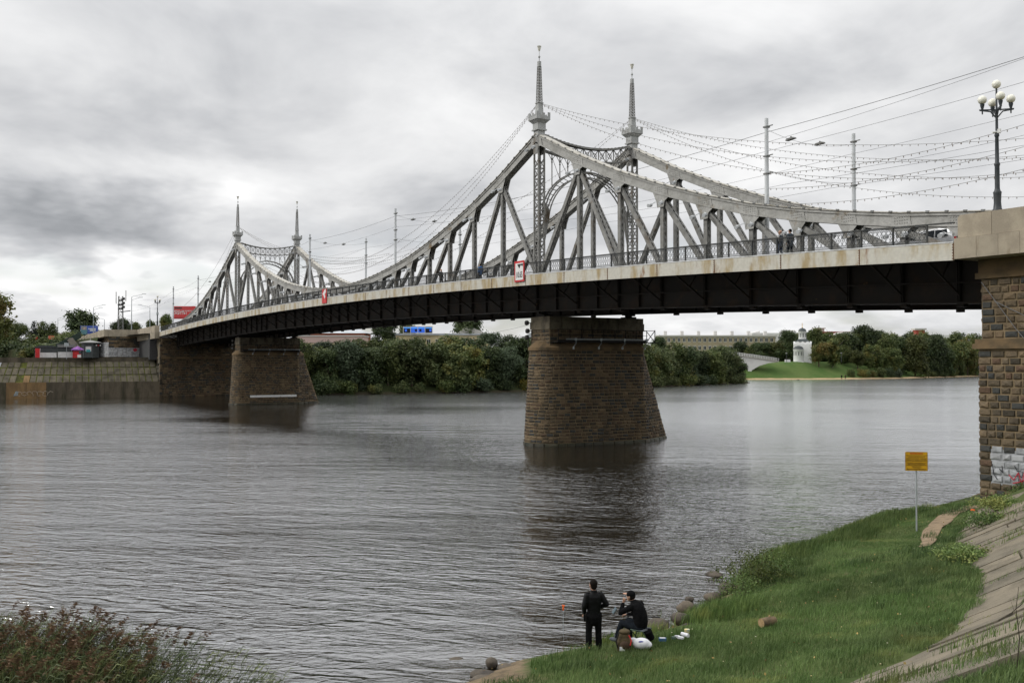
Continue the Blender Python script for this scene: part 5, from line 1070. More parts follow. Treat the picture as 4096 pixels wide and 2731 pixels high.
for k, px in enumerate(np.arange(3010, 3930, 23)):      # the wood behind the lawn
    x, y = at_far(px, max(455, shore_depth(px)+42)+12*math.sin(k*2.3)); tree(('willow', 'broad', 'willow', 'birch')[k % 4], k, x, y, 5.6, float(np.interp(px, [3000, 3080, 3150, 3250, 3420, 3480, 3560, 3900], [8, 9.5, 12.5, 14.5, 13, 15.5, 14.5, 15]))*random.uniform(.9, 1.12), 10.5, ('leaf_mid', 'leaf_dark', 'leaf_dark', 'leaf_mid', 'leaf_willow')[k % 5], 'tree of the wood behind the far lawn, %s from the left' % ordw(k), 'wood behind the far lawn')
for k, px in enumerate(np.arange(3290, 3930, 27)):
    x, y = at_far(px, max(440, shore_depth(px)+32)+5*math.sin(k*1.7)); tree('bush', k, x, y, far_ground(x, y)-.3, 3.6, 8.0, ('leaf_dark', 'leaf_mid', 'leaf_autumn')[k % 3], 'undergrowth shrub at the foot of the far wood, %s from the church' % ordw(k), 'undergrowth of the far wood', cat='bush')
# ------------------------------------------------------------------ background buildings
M('brick_tan', (.38, .32, .22), .9, (.32, .27, .19), .5); M('brick_red', (.30, .10, .055), .9, (.24, .08, .045), .6); M('plaster_pink', (.55, .40, .36), .8); M('plaster_yellow', (.60, .50, .30), .8, (.52, .43, .27), .4); M('plaster_white', (.70, .69, .67), .8, (.62, .61, .59), .4); M('church_white', (.80, .80, .79), .7, (.74, .74, .72), .4)
M('roof_silver', (.50, .52, .55), .45, (.42, .44, .46), .5); M('roof_red', (.30, .055, .035), .8, (.24, .05, .03), .5); M('roof_pale', (.48, .46, .42), .7); M('dome_dark', (.05, .06, .06), .5); M('gold', (.75, .48, .10), .3, metal=.8); M('frame_white', (.62, .62, .60), .6)
M('screen_blue', (.02, .06, .25), .3, emit=((.04, .16, .85), .55)); M('screen_cyan', (.02, .1, .3), .3, emit=((.08, .35, .95), .75)); M('screen_dark', (.01, .01, .02), .3)
def facing(px, dep_, z, label, name='building', cat='building'):
    """a building at that range whose front (local -Y) looks at the river"""
    x, y = at_far(px, dep_); return empty(name, (x, y, z), yaw*-1, label, cat)
def window(b, x, z, w, h, y=-.02, mt='glass_dark'):
    o = MB().box((x, y-.03, z), (w, .08, h)).build('window', MAT['frame_white'], b)
    p = MB()
    for k in (-1, 1): p.box((x+k*w*.24, y-.08, z), (w*.38, .04, h*.82))
    p.build('pane', MAT[mt], o)
# pink and yellow building under the left of the bridge
b = facing(1310, 268, 7.0, 'pink and yellow building with silver hipped roof under the bridge')
MB().box((0, 5, 3.2), (19, 10, 6.4)).build('wall', MAT['plaster_yellow'], b); MB().box((0, 4.9, 6.3), (19.2, 10.2, 1.8)).build('upper_wall', MAT['plaster_pink'], b); MB().box((0, 4.9, 7.3), (19.6, 10.6, .25)).build('cornice', MAT['frame_white'], b)
for k in range(8): window(b, -8.2+k*2.3, 3.6, 1.0, 1.7)
b = facing(1300, 285, 7.0, 'brick building with silver hipped roof and red chimneys beneath the bridge')
MB().box((1, 6, 4.2), (21, 11, 8.6)).build('wall', MAT['brick_red'], b); r_ = MB(); r_.add([(-10, .2, 8.5), (12, .2, 8.5), (12, 12, 8.5), (-10, 12, 8.5), (-5, 6, 10.6), (7, 6, 10.6)], ((0, 1, 5, 4), (1, 2, 5), (2, 3, 4, 5), (3, 0, 4), (3, 2, 1, 0))); rr = r_.build('roof', MAT['roof_silver'], b)
for cx in (-3, 1.5, 6): MB().box((cx, 5, 10.3), (.8, .8, 1.6)).build('chimney', MAT['brick_red'], rr)
# yellow building with the LED screen
b = facing(1770, 286, 7.0, 'yellow flat-roofed building showing above the shoreline willows')
MB().box((0, 5, 4), (27, 10, 8.0)).build('wall', MAT['plaster_yellow'], b); MB().box((0, 5, 8.2), (27.6, 10.6, .5)).build('roof', MAT['roof_silver'], b); MB().prism([(4, 8.4), (13, 8.4), (9, 10), (6, 10)], 'y', 2, 9).build('roof', MAT['roof_pale'], b)
for k in range(10): window(b, -11.5+k*2.5, 6.0, 1.1, 1.6)
x, y = at_far(1671, 283); sc2 = empty('led_screen', (x, y, 15.45), -yaw, 'bright blue four-panel screen on the yellow building roof', 'screen')
MB().box((0, .3, .95), (8.4, .3, 1.9)).build('frame', MAT['frame_white'], sc2)
for k in range(4):
    p = MB().box((-3.1+k*2.07, .12, .95), (1.86, .08, 1.62)).build('panel', MAT['screen_blue' if k in (1, 2) else 'screen_dark'], sc2)
    MB().box((-3.1+k*2.07, .07, 1.5), (1.86, .04, .28)).build('band', MAT['screen_cyan'], p)
    MB().box((-3.1+k*2.07+(.5 if k % 2 else -.3), .06, .8), (.6, .03, .7)).build('band', MAT['screen_dark' if k in (1, 2) else 'screen_blue'], p)
for k in range(5): MB().box((-4.15+k*2.07, .1, .75), (.14, .16, 2.5)).build('post', MAT['frame_white'], sc2)
b = facing(2160, 330, 7, 'pale gabled roof peeping left of the near pier'); MB().box((0, 4, 4), (12, 8, 8)).build('wall', MAT['plaster_white'], b); MB().prism([(-6.5, 8), (6.5, 8), (0, 11.6)], 'y', -.5, 8.5).build('roof', MAT['roof_silver'], b)
# long tan brick block
b = facing(2870, 530, 6.0, 'long tan brick block with rows of white windows beyond the willows'); L_ = 62
MB().box((0, 7, 7.2), (L_, 14, 14.4)).build('wall', MAT['brick_tan'], b); MB().box((0, 7, 14.7), (L_+1.4, 15.2, .9)).build('cornice', MAT['roof_pale'], b)
for fl in range(3):
    for k in range(22): window(b, -L_/2+2.2+k*2.75, 12.6-fl*4.2, 1.5, 2.2)
for k in range(7): MB().box((-27+k*9, 6, 16.2), (1.6, 2.0, 2.6)).build('chimney', MAT['plaster_white'], b)
b = facing(3100, 560, 8, 'white flat office block right of the long tan block'); MB().box((0, 6, 7.6), (26, 12, 15.2)).build('wall', MAT['plaster_white'], b); MB().box((9, 6, 16), (6, 8, 1.6)).build('roof_house', MAT['plaster_white'], b); MB().prism([(-13, 15), (-8, 15), (-8, 16.5)], 'y', 2, 9).build('ramp_roof', MAT['plaster_white'], b)
for k in range(9): window(b, -11+k*2.7, 12.5, 1.4, 1.6)
b = facing(3330, 560, 8, 'red-roofed block with a boxy lantern behind the far trees'); MB().box((0, 6, 6.0), (26, 12, 12)).build('wall', MAT['plaster_white'], b); MB().prism([(-14, 11.6), (14, 11.6), (10, 16), (-10, 16)], 'y', -.6, 12.6).build('roof', MAT['roof_red'], b); MB().box((-6, 5, 16.6), (4.8, 4, 2.0)).build('lantern', MAT['roof_pale'], b); MB().box((-6, 5, 17.9), (6.0, 5, .6)).build('lantern_cap', MAT['roof_pale'], b)
b = facing(3395, 545, 8, 'low house with pale pitched roof in the far trees'); MB().box((0, 5, 5.5), (24, 10, 11)).build('wall', MAT['plaster_white'], b); MB().prism([(-14, 11), (14, 11), (3, 15.4), (-3, 15.4)], 'y', -.6, 10.6).build('roof', MAT['roof_pale'], b)
b = facing(3480, 560, 8, 'distant long red roof right of the lantern block'); MB().box((0, 5, 6), (22, 10, 12)).build('wall', MAT['plaster_white'], b); MB().prism([(-12, 12), (12, 12), (7, 15.8), (-9, 15.8)], 'y', -.6, 10.6).build('roof', MAT['roof_red'], b)
b = facing(3690, 560, 8, 'far block with boxy roof pavilion above the large yellowing tree'); MB().box((4, 6, 7), (30, 12, 14)).build('wall', MAT['plaster_white'], b); MB().box((0, 5, 15.0), (5, 5, 4)).build('pavilion', MAT['roof_red'], b); MB().box((0, 5, 17.4), (6.6, 6, 1.0)).build('pavilion_cap', MAT['roof_pale'], b)

# ------------------------------------------------------------------ church
x, y = at_far(3211, 423); ch = empty('church', (x, y, 6.95), -yaw-R(14), 'small white church with dark domes and gold cross on the far bank', 'church')
w = 7.2
MB().box((0, 3.4, 3.65), (w, w, 8.3)).build('wall', MAT['church_white'], ch); MB().box((-1.75, .4, -.25), (4.2, 4.2, .8)).build('plinth', MAT['church_white'], ch)
zk = MB()       # rounded gables on four sides
for sx in (-2.05, 0, 2.05):
    P = [(sx-1.02, 7.75)]+[(sx-1.02*math.cos(math.pi*i/8), 7.8+1.02*math.sin(math.pi*i/8)) for i in range(9)]+[(sx+1.02, 7.75)]
    zk.prism(P[::-1], 'y', .25, 6.55); zk.prism([(a+3.4, b) for a, b in P], 'x', -w/2-.05, w/2+.05)
zk.build('gable', MAT['church_white'], ch)
rf = MB(); rf.add([(-3.1, .3, 8.6), (3.1, .3, 8.6), (3.1, 6.5, 8.6), (-3.1, 6.5, 8.6), (-1.7, 1.7, 9.9), (1.7, 1.7, 9.9), (1.7, 5.1, 9.9), (-1.7, 5.1, 9.9)], ((0, 1, 5, 4), (1, 2, 6, 5), (2, 3, 7, 6), (3, 0, 4, 7), (4, 5, 6, 7))); rf.build('roof', MAT['dome_dark'], ch)
dr = MB(); dr.lathe((0, 3.4, 9.7), [(1.6, 0), (1.6, 3.2), (1.75, 3.3), (1.75, 3.5)], 20); dr.build('drum', MAT['church_white'], ch)
dm = MB(); dm.lathe((0, 3.4, 13.2), [(1.72, 0), (1.66, .35), (1.35, .9), (.85, 1.25), (.3, 1.45), (.12, 1.7)], 20); dome = dm.build('dome', MAT['dome_dark'], ch)
cr = MB(); cr.box((0, 3.4, 15.9), (.12, .12, 2.0)); cr.box((0, 3.4, 16.2), (.95, .1, .12)); cr.box((0, 3.4, 15.7), (.55, .1, .1)); cr.sphere((0, 3.4, 14.95), .22, 8, 6); cr.build('cross', MAT['gold'], ch)
ap = MB(); ap.lathe((-1.75, .3, 0), [(2.1, 0), (2.1, 5.1), (2.22, 5.2), (2.22, 5.45)], 20); ap.build('apse', MAT['church_white'], ch); hd = MB(); hd.lathe((-1.75, .3, 5.45), [(2.15, 0), (1.95, .65), (1.4, 1.2), (.7, 1.5), (.05, 1.6)], 20); hd.build('apse_roof', MAT['dome_dark'], ch)
for k in range(5): a = R(-90+(k-2)*32); o = MB().box((0, 0, 3.6), (.28, .08, 1.5)).build('window', MAT['glass_dark'], ch); o.location = (-1.75+2.11*math.cos(a), .3+2.11*math.sin(a), 0); o.rotation_euler.z = a+R(90)
for k in range(8): a = R(45*k+10); o = MB().box((0, 0, 11.5), (.26, .08, 1.7)).build('window', MAT['glass_dark'], ch); o.location = (1.61*math.cos(a), 3.4+1.61*math.sin(a), 0); o.rotation_euler.z = a+R(90)
for yy, z in ((2.0, 5.9), (4.8, 5.9), (3.4, 2.5)): MB().box((w/2+.03, yy, z), (.08, .35, 1.5)).build('window', MAT['glass_dark'], ch)
o = MB().box((0, 0, .55), (2.2, .5, 1.1)).build('low_wall', MAT['church_white'], None, (*at_far(3150, 410), 6.95)); o.rotation_euler.z = -yaw; tag(o, 'short white wall left of the church', 'wall')
# footbridge
x, y = at_far(3115, 405); fb = empty('footbridge', (x, y, 0), -yaw, 'white arched footbridge with railing left of the church', 'bridge')
m = MB(); S = [(-20+k*1.0) for k in range(21)]; dz = lambda s_: 7.45+max(0, -s_)*.165-.0012*s_*s_
for a, b in zip(S[:-1], S[1:]): m.add([(a, 0, dz(a)-.4), (b, 0, dz(b)-.4), (b, 4, dz(b)-.4), (a, 4, dz(a)-.4), (a, 0, dz(a)), (b, 0, dz(b)), (b, 4, dz(b)), (a, 4, dz(a))], ((3, 2, 1, 0), (4, 5, 6, 7), (0, 1, 5, 4), (2, 3, 7, 6)))
m.build('deck', MAT['roof_pale'], fb); ar_ = MB()
arch_wall(ar_, -17.5, -11.0, 2.5, 9.0, -14.2, 1.7, 5.0, .3, 3.7); ar_.prism([(-11, 3.6), (-8, 5.4), (-4, 6.6), (0, 7.0), (-5, 7.7), (-11, 8.6)], 'y', .3, 3.7); ar_.build('arch', MAT['plaster_white'], fb)
for yy in (0.1, 3.9):
    for k in range(21): MB().box((S[k], yy, dz(S[k])+.55), (.12, .12, 1.1)).build('railing_post', MAT['frame_white'], fb)
    q = MB()
    for h_ in (.35, .72, 1.08):
        for a, b in zip(S[:-1], S[1:]): q.beam((a, yy, dz(a)+h_), (b, yy, dz(b)+h_), .08, .08)
    q.build('railing', MAT['frame_white'], fb)
for i, (px, dd_, z) in enumerate(((3146, 408, 6.95), (3365, 402, 7.0))):
    xx, yy = at_far(px, dd_); l = empty('lamp_post', (xx, yy, z), 0, 'thin lamp post standing %s the church on the far lawn' % ('left of' if i == 0 else 'right of'), 'lamp post'); MB().tube([(0, 0, 0), (0, 0, 3.6)], .09, 6).build('pole', MAT['lamp_iron'], l); MB().box((0, 0, 3.7), (.5, .5, .35)).build('lantern', MAT['kiosk_grey'], l)
# ------------------------------------------------------------------ lamps with globes
def globe_lamp(x, y, z, rz, label):
    o = empty('globe_lamp', (x, y, z), rz, label, 'street lamp', 'five-globe lamps on the abutments')
    MB().lathe((0, 0, 0), [(.26, 0), (.26, .1), (.20, .2), (.17, .5), (.19, .95), (.205, 1.0), (.15, 1.08), (.12, 1.2), (.115, 2.3), (.14, 2.36), (.145, 2.42), (.10, 2.5), (.085, 3.75), (.12, 3.8), (.11, 3.88), (.07, 3.95), (.06, 5.0), (.11, 5.05), (.05, 5.15), (.045, 6.15)], 14).build('post', MAT['lamp_iron'], o)
    for k in range(4):
        a = R(90*k+28); c, s_ = math.cos(a), math.sin(a); ar = MB(); ar.tube([(c*.04, s_*.04, 4.72), (c*.28, s_*.28, 5.02), (c*.78, s_*.78, 5.10)], .035, 6); ar.beam((0, 0, 5.1), (c*.8, s_*.8, 5.12), .05, .06); ar.lathe((c*.66, s_*.66, 4.9), [(.03, 0), (.04, .2), (.10, .42), (.11, .5)], 10); ar.build('arm', MAT['lamp_iron'], o)
        MB().sphere((c*.66, s_*.66, 5.62), .215, 18, 12).build('globe', MAT['globe'], o)
    MB().sphere((0, 0, 6.37), .215, 18, 12).build('globe', MAT['globe'], o)
    return o
gl = globe_lamp(94.85, -3.0, 14.94, R(20), 'dark five-globe lamp post on the granite parapet at right')
m = MB(); m.box((.12, -.05, 4.02), (.14, .14, .2)); m.tube([(.05, 0, 4.0), (-.16, -.16, 3.98)], .05, 8); m.build('camera_box', MAT['white_paint'], gl)
g2 = globe_lamp(-96.2, -3.6, 14.95, R(10), 'distant five-globe lamp post on the far left parapet'); MB().box((0, 0, 2.7), (.5, .3, .6)).build('control_box', MAT['galv'], g2)

# ------------------------------------------------------------------ signs
yx, yy_ = 98.49, -14.30; sg = empty('warning_sign', (yx, yy_, float(ground_z(yx, yy_))-.1), R(50), 'yellow notice board with Russian text on a thin grey post in the grass', 'sign')
M('sign_yellow', (.62, .34, .012), .5, (.52, .28, .01), 2); M('sign_brown', (.05, .03, .008), .7); M('sign_redprint', (.42, .03, .012), .6)
MB().tube([(0, .04, 0), (0, .04, 2.5)], .032, 10).build('post', MAT['galv'], sg); zc = 2.83
bd = MB(); Wd, Hd_, rr = .43, .38, .04; P = []
for cx, cz, a0 in ((Wd-rr, Hd_-rr, 0), (-Wd+rr, Hd_-rr, 90), (-Wd+rr, -Hd_+rr, 180), (Wd-rr, -Hd_+rr, 270)):
    for k in range(4): P.append((cx+rr*math.cos(R(a0+30*k)), zc+cz+rr*math.sin(R(a0+30*k))))
bd.prism(P[::-1], 'y', -.012, .012); board = bd.build('board', MAT['sign_yellow'], sg)
ed = MB(); 
for i in range(len(P)): a, b = P[i], P[(i+1) % len(P)]; ed.beam((a[0]*.975, -.013, zc+(a[1]-zc)*.975), (b[0]*.975, -.013, zc+(b[1]-zc)*.975), .008, .004, up=(0, 1, 0))
ed.build('border', MAT['sign_brown'], board)
for tx, s_, z, mt, bo in (('ВНИМАНИЕ', .085, .31, 'sign_redprint', .003), ('Территория объекта является зоной', .046, .235, 'sign_brown', .001), ('транспортной безопасности', .046, .182, 'sign_brown', .001), ('На объекте действуют требования', .046, .115, 'sign_brown', .001), ('Федерального закона от 09.02.2007г.', .046, .064, 'sign_brown', .001), ('№16-ФЗ "О транспортной безопасности"', .046, .013, 'sign_brown', .001),
                          ('Нахождение посторонних лиц в зоне', .043, -.06, 'sign_brown', .001), ('транспортной безопасности без', .043, -.105, 'sign_brown', .001), ('специального разрешения запрещено', .043, -.15, 'sign_brown', .001), ('Нарушители несут', .040, -.205, 'sign_brown', .001), ('ответственность', .040, -.248, 'sign_brown', .001), ('Ведется видеонаблюдение', .056, -.315, 'sign_brown', .002)):
    t = obj('lettering', text_mesh(tx, s_, .001, 'CENTER', bo), MAT[mt], board, (0, -.0145, zc+z)); t.rotation_euler.x = R(90)
def clear_sign(x, z, label, front):
    o = empty('clearance_sign', (x, -3.93, z), 0, label, 'sign'); MB().box((0, 0, 0), (1.55, .06, 1.80)).build('board', MAT['red_paint'], o)
    if front:
        f = MB().box((.03, -.04, -.02), (1.24, .02, 1.46)).build('face', MAT['white_paint'], o); MB().prism([(-.25, .62), (.35, .62), (.05, .22)][::-1], 'y', -.065, -.055).build('arrow', MAT['black_paint'], o); MB().prism([(.2, .62), (.66, .62), (.6, .42), (.42, .46)][::-1], 'y', -.066, -.056).build('arrow', MAT['black_paint'], o)
        t = obj('lettering', text_mesh('10.65', .72, .004, 'CENTER', .012, .66), MAT['black_paint'], o, (.04, -.056, -.32)); t.rotation_euler.x = R(90)
    else:
        MB().prism([(-.55, .3), (.1, .75), (.5, .9), (.62, .5), (.2, .2), (.45, -.1), (.1, -.35), (-.2, .1)][::-1], 'y', -.045, -.035).build('peeled_patch', MAT['white_paint'], o)
    MB().box((0, .1, .2), (.1, .25, 1.2)).build('bracket', MAT['rail_iron'], o)
    return o
clear_sign(51.45, 15.33, 'red and white height sign reading 10.65 hung on the bridge railing', True); clear_sign(4.4, 15.80, 'worn red sign hung on the railing at the middle of the bridge', False)

# ------------------------------------------------------------------ poles and wires on the bridge
def trolley_pole(x, y, ztop, label):
    o = empty('trolley_pole', (x, y, zf(x)+.8), 0, label, 'pole', 'white trolley wire poles along the bridge'); h = ztop-zf(x)-.8
    MB().tube([(0, 0, 0), (0, 0, h)], [.17, .13], 10).build('shaft', MAT['pole_white'], o); b = MB()
    for dz in (.6, 2.6, 3.8): b.box((0, 0, h-dz), (.34, .34, .10)); b.box((.32, 0, h-dz+.04), (.5, .06, .06))
    b.build('clamp', MAT['steel_dark'], o)
    return o
PP = []
for (x, z), nm in zip(((75.6, 24.15), (15.2, 25.9), (-14.6, 26.05), (-80, 24.8), (-102, 24.0)), ('by the near abutment', 'right of mid-span', 'left of mid-span', 'beyond the far towers', 'past the far abutment')):
    for y, sd_ in ((.95, 'river-side'), (9.75, 'inner')):
        if x == -102 and y > 5: continue
        trolley_pole(x if x > -79 else x, y, z, '%s white pole %s' % (sd_, nm))
    PP.append((x, z))
def catenary(p0, p1, sag, n=24):
    p0, p1 = Vector(p0), Vector(p1); return [p0.lerp(p1, i/n)-Vector((0, 0, sag*4*(i/n)*(1-i/n))) for i in range(n+1)]
def wire(p0, p1, sag, label, r=.011, mat='wire', n=20):
    m = MB(); m.tube(catenary(p0, p1, sag, n), r, 4, cap=False); return tag(m.build('overhead_wire', MAT[mat]), label, 'wire', 'overhead wires along the bridge')
def garland(p0, p1, sag, label, step=.55, n=36):
    o = empty('light_garland', p0, 0, label, 'garland', 'strings of small bulbs on the bridge'); C = catenary((0, 0, 0), Vector(p1)-Vector(p0), sag, n); MB().tube(C, .013, 4, cap=False).build('cable', MAT['wire_pale'], o)
    P = np.array([tuple(c) for c in C]); s_ = np.concatenate([[0], np.cumsum(np.linalg.norm(np.diff(P, axis=0), axis=1))]); b = MB()
    for t in np.arange(.4, s_[-1], step): q = [float(np.interp(t, s_, P[:, k])) for k in range(3)]; b.sphere((q[0], q[1], q[2]-.065), .036, 5, 3, (1, 1, 1.7))
    tag(b.build('bulb', MAT['bulb'], o), kind='stuff')
ZS = 31.0
tz = lambda x: zf(x)+.83
for k in range(3):
    w_ = ('upper', 'middle', 'lower')[k]
    garland((A-.3, -.1, ZS-k*.05), (-A+.5, WT-.6-1.2*k, 27.2-k*.9), 7.0+k*1.2, '%s bulb string from the near front spire across mid-span' % w_)
    garland((A+.3, .1, ZS-k*.05), (99.5, 10.5-k*.6, 20.6-k*.8), 2.6+k*.7, '%s bulb string from the near front spire to the right bank' % w_)
    garland((A+.3, WT+.1, ZS-k*.05), (108, 13-k*.7, 19.8-k*1.0), 3.4+k*.7, '%s bulb string from the near rear spire to the right bank' % w_)
    garland((75.6, .95, 20.4-k*1.05), (112, -1.0-k*.3, 22.8-k*1.3), 1.9, '%s bulb string from the river-side pole to the upper right' % w_)
    if k < 2: garland((A-.3, WT, ZS-k*.05), (-A+.5, .6+k, 27.0-k), 8.0+k*1.5, '%s bulb string from the near rear spire across mid-span' % w_)
    garland((-A+.3, 0, ZS-k*.05), (-2, 8-k, 22.5-k*.6), 2.5, '%s bulb string from the far front spire to mid-span' % w_)
    if k < 2: garland((-A-.3, 0, ZS), (-94, 1.5+k*2, 19.5-k), 1.6+k, '%s bulb string from the far front spire to the left bank' % w_)
# contact wires over the two lanes, span wires between poles with lamps
LAMPX = [112, 75.6, A, 15.2, -14.6, -A, -80, -118]
for j, yv in enumerate((3.4, 7.3)):
    for i, (a, b) in enumerate(zip(LAMPX[:-1], LAMPX[1:])): wire((a, yv, tz(min(a, 93))+5.75), (b, yv, tz(max(b, -93))+5.75), .18, 'trolley contact wire %s from the river side, span %s from the near bank' % (ordw(j), ordw(i)))
for j, (yv, dz) in enumerate(((.95, -.9), (.95, -2.2), (9.75, -1.4))):
    pts = [(112, yv-1.2, 24.5+.6+dz), (75.6, yv, 24.1+dz), (15.2, yv, 25.9+dz), (-14.6, yv, 26.0+dz), (-80, yv, 24.8+dz), (-102, yv, 24+dz), (-160, yv+2, 22+dz)]
    for i, (a, b) in enumerate(zip(pts[:-1], pts[1:])): wire(a, b, .9 if abs(a[0]-b[0]) > 50 else .35, '%s feeder wire on the poles, span %s from the near bank' % (ordw(j), ordw(i)), .017 if j == 0 else .011)
for i, (x, z) in enumerate(PP[:4]):
    wire((x, .95, z-.75), (x, 9.75, z-.75), .55, 'span wire carrying two lamps between the poles %s' % ('by the near abutment', 'right of mid-span', 'left of mid-span', 'beyond the far towers')[i]); wire((x, .95, z-3.6), (x, 9.75, z-3.6), .25, 'lower span wire between the poles %s' % ('by the near abutment', 'right of mid-span', 'left of mid-span', 'beyond the far towers')[i])
    for yv, s_ in ((3.3, 'river-side'), (6.2, 'inner')):
        o = empty('hanging_lamp', (x, yv, z-1.22), 0, '%s flat lamp hung on the span wire %s' % (s_, ('by the near abutment', 'right of mid-span', 'left of mid-span', 'beyond the far towers')[i]), 'lamp', 'flat lamps hung over the roadway'); MB().prism([(-.38, 0), (.38, .06), (.30, .16), (-.28, .14)], 'y', -.17, .17).build('housing', MAT['steel_dark'], o); MB().box((0, 0, .2), (.08, .08, .14)).build('hook', MAT['steel_dark'], o)
for i, (p0, p1, s_, lb) in enumerate((((112, 6, 27.5), (75.6, .95, 22.5), .6, 'guy wire from the river-side pole to the upper right'), ((112, 0, 20.5), (75.6, 9.75, 21.6), .6, 'guy wire from the inner pole to the right'), ((A, 4, 24.5), (15.2, .95, 24.5), .7, 'cable from the near portal to the mid-span pole'), ((-A, 5, 25), (-14.6, 9.75, 24.5), .5, 'cable from the far portal to the mid-span pole'), ((-80, .95, 22.5), (-112, -6.2, 21.0), .6, 'cable from the far pole to the first street lamp'), ((-102, .95, 21), (-111.8, -6, 20.4), .8, 'sagging cable between far pole and street lamp'), ((A-1.7, -.2, 10.9), (8, -.2, 12.2), 1.4, 'slack cable hanging beneath the bridge left of the near pier'))): wire(p0, p1, s_, lb)

# ------------------------------------------------------------------ people
M('skin', (.40, .235, .16), .55, (.34, .19, .13), 12, local=True); M('hair_dark', (.009, .0065, .005), .8, spec=.1); M('leather_black', (.0045, .0045, .005), .45, (.007, .0075, .0085), 9, spec=.14, local=True, bump=.25, bsc=14); M('cloth_black', (.0045, .0045, .005), .95, (.008, .008, .0085), 14, local=True, spec=.08); M('cloth_navy', (.010, .013, .017), .95, (.016, .019, .024), 10, local=True, spec=.08); M('shoe_black', (.012, .012, .012), .5); M('boot_grey', (.09, .10, .11), .8)
def ring_chain(mb, pts, n=12): mb.tube([p for p, _ in pts], [r_ for _, r_ in pts], n, True)
def soft(name, mb, mat, parent, voxel=.014, smooth=6, loc=None):
    """one continuous surface from overlapping volumes"""
    o = mb.build(name, MAT[mat], parent); r_ = o.modifiers.new('remesh', 'REMESH'); r_.mode = 'VOXEL'; r_.voxel_size = voxel; r_.use_smooth_shade = True
    s_ = o.modifiers.new('smooth', 'SMOOTH'); s_.iterations = smooth; s_.factor = .5
    return o
def limb(mb, P, rad):
    Q = [Vector(p) for p in P]; pts = []; n = len(Q)
    for i in range(n-1):
        for k in range(5): t = k/5; pts.append((Q[i].lerp(Q[i+1], t), rad[i]+(rad[i+1]-rad[i])*t))
    pts.append((Q[-1], rad[-1])); mb.tube([p for p, _ in pts], [r_ for _, r_ in pts], 12); 
    for q, r_ in zip(Q, rad): mb.sphere(q, r_*.99, 12, 8)
def head(mb, c, fx, fy, tilt=0):
    """skull, jaw, nose, ears; (fx, fy) = direction of the face"""
    c = Vector(c); f = Vector((fx, fy, 0)).normalized(); s_ = Vector((f.y, -f.x, 0))
    mb.sphere(c+Vector((0, 0, .02)), .098, 16, 12, (1, 1, 1.18)); mb.sphere(c+f*.022, .085, 14, 10, (1, 1, 1.1)); mb.sphere(c+f*.045-Vector((0, 0, .075)), .060, 12, 8); mb.tube([c+f*.095+Vector((0, 0, .02)), c+f*.118-Vector((0, 0, .025))], [.011, .017], 8); mb.sphere(c+f*.112-Vector((0, 0, .03)), .017, 8, 6)
    mb.tube([c+f*.088+s_*.035-Vector((0, 0, .065)), c+f*.088-s_*.035-Vector((0, 0, .065))], .012, 6)
    for k in (-1, 1): mb.sphere(c+s_*(k*.098)-Vector((0, 0, .005))-f*.005, .028, 8, 8, (.7, .7, 1.25)); mb.sphere(c+f*.085+s_*(k*.036)+Vector((0, 0, .025)), .018, 8, 6)
def hand(mb, wrist, d, up, curl=.5, sc=1.0):
    w_ = Vector(wrist); d = Vector(d).normalized(); u = Vector(up); u = (u-d*u.dot(d)).normalized(); s_ = d.cross(u)
    palm = w_+d*.05*sc; mb.sphere(palm, .045*sc, 10, 8, (1, 1, 1)); limb(mb, [w_, w_+d*.08*sc], [.027*sc, .036*sc])
    for k, (o_, L_) in enumerate(((-.030, .068), (-.010, .078), (.010, .073), (.029, .058))):
        a = w_+d*.085*sc+s_*o_*sc; b = a+(d*math.cos(curl*.8)+u*-math.sin(curl*.8))*L_*.5*sc; c = b+(d*math.cos(curl*1.9)-u*math.sin(curl*1.9))*L_*.5*sc; limb(mb, [a, b, c], [.0095*sc, .009*sc, .008*sc])
    a = w_+d*.03*sc-s_*.032*sc; b = a+(d*.6-s_*.75)*.035*sc; c = b+(d*.9-u*.3)*.035*sc; limb(mb, [a, b, c], [.012*sc, .011*sc, .009*sc])
FX, FY = -.854, .52          # away from the photographer
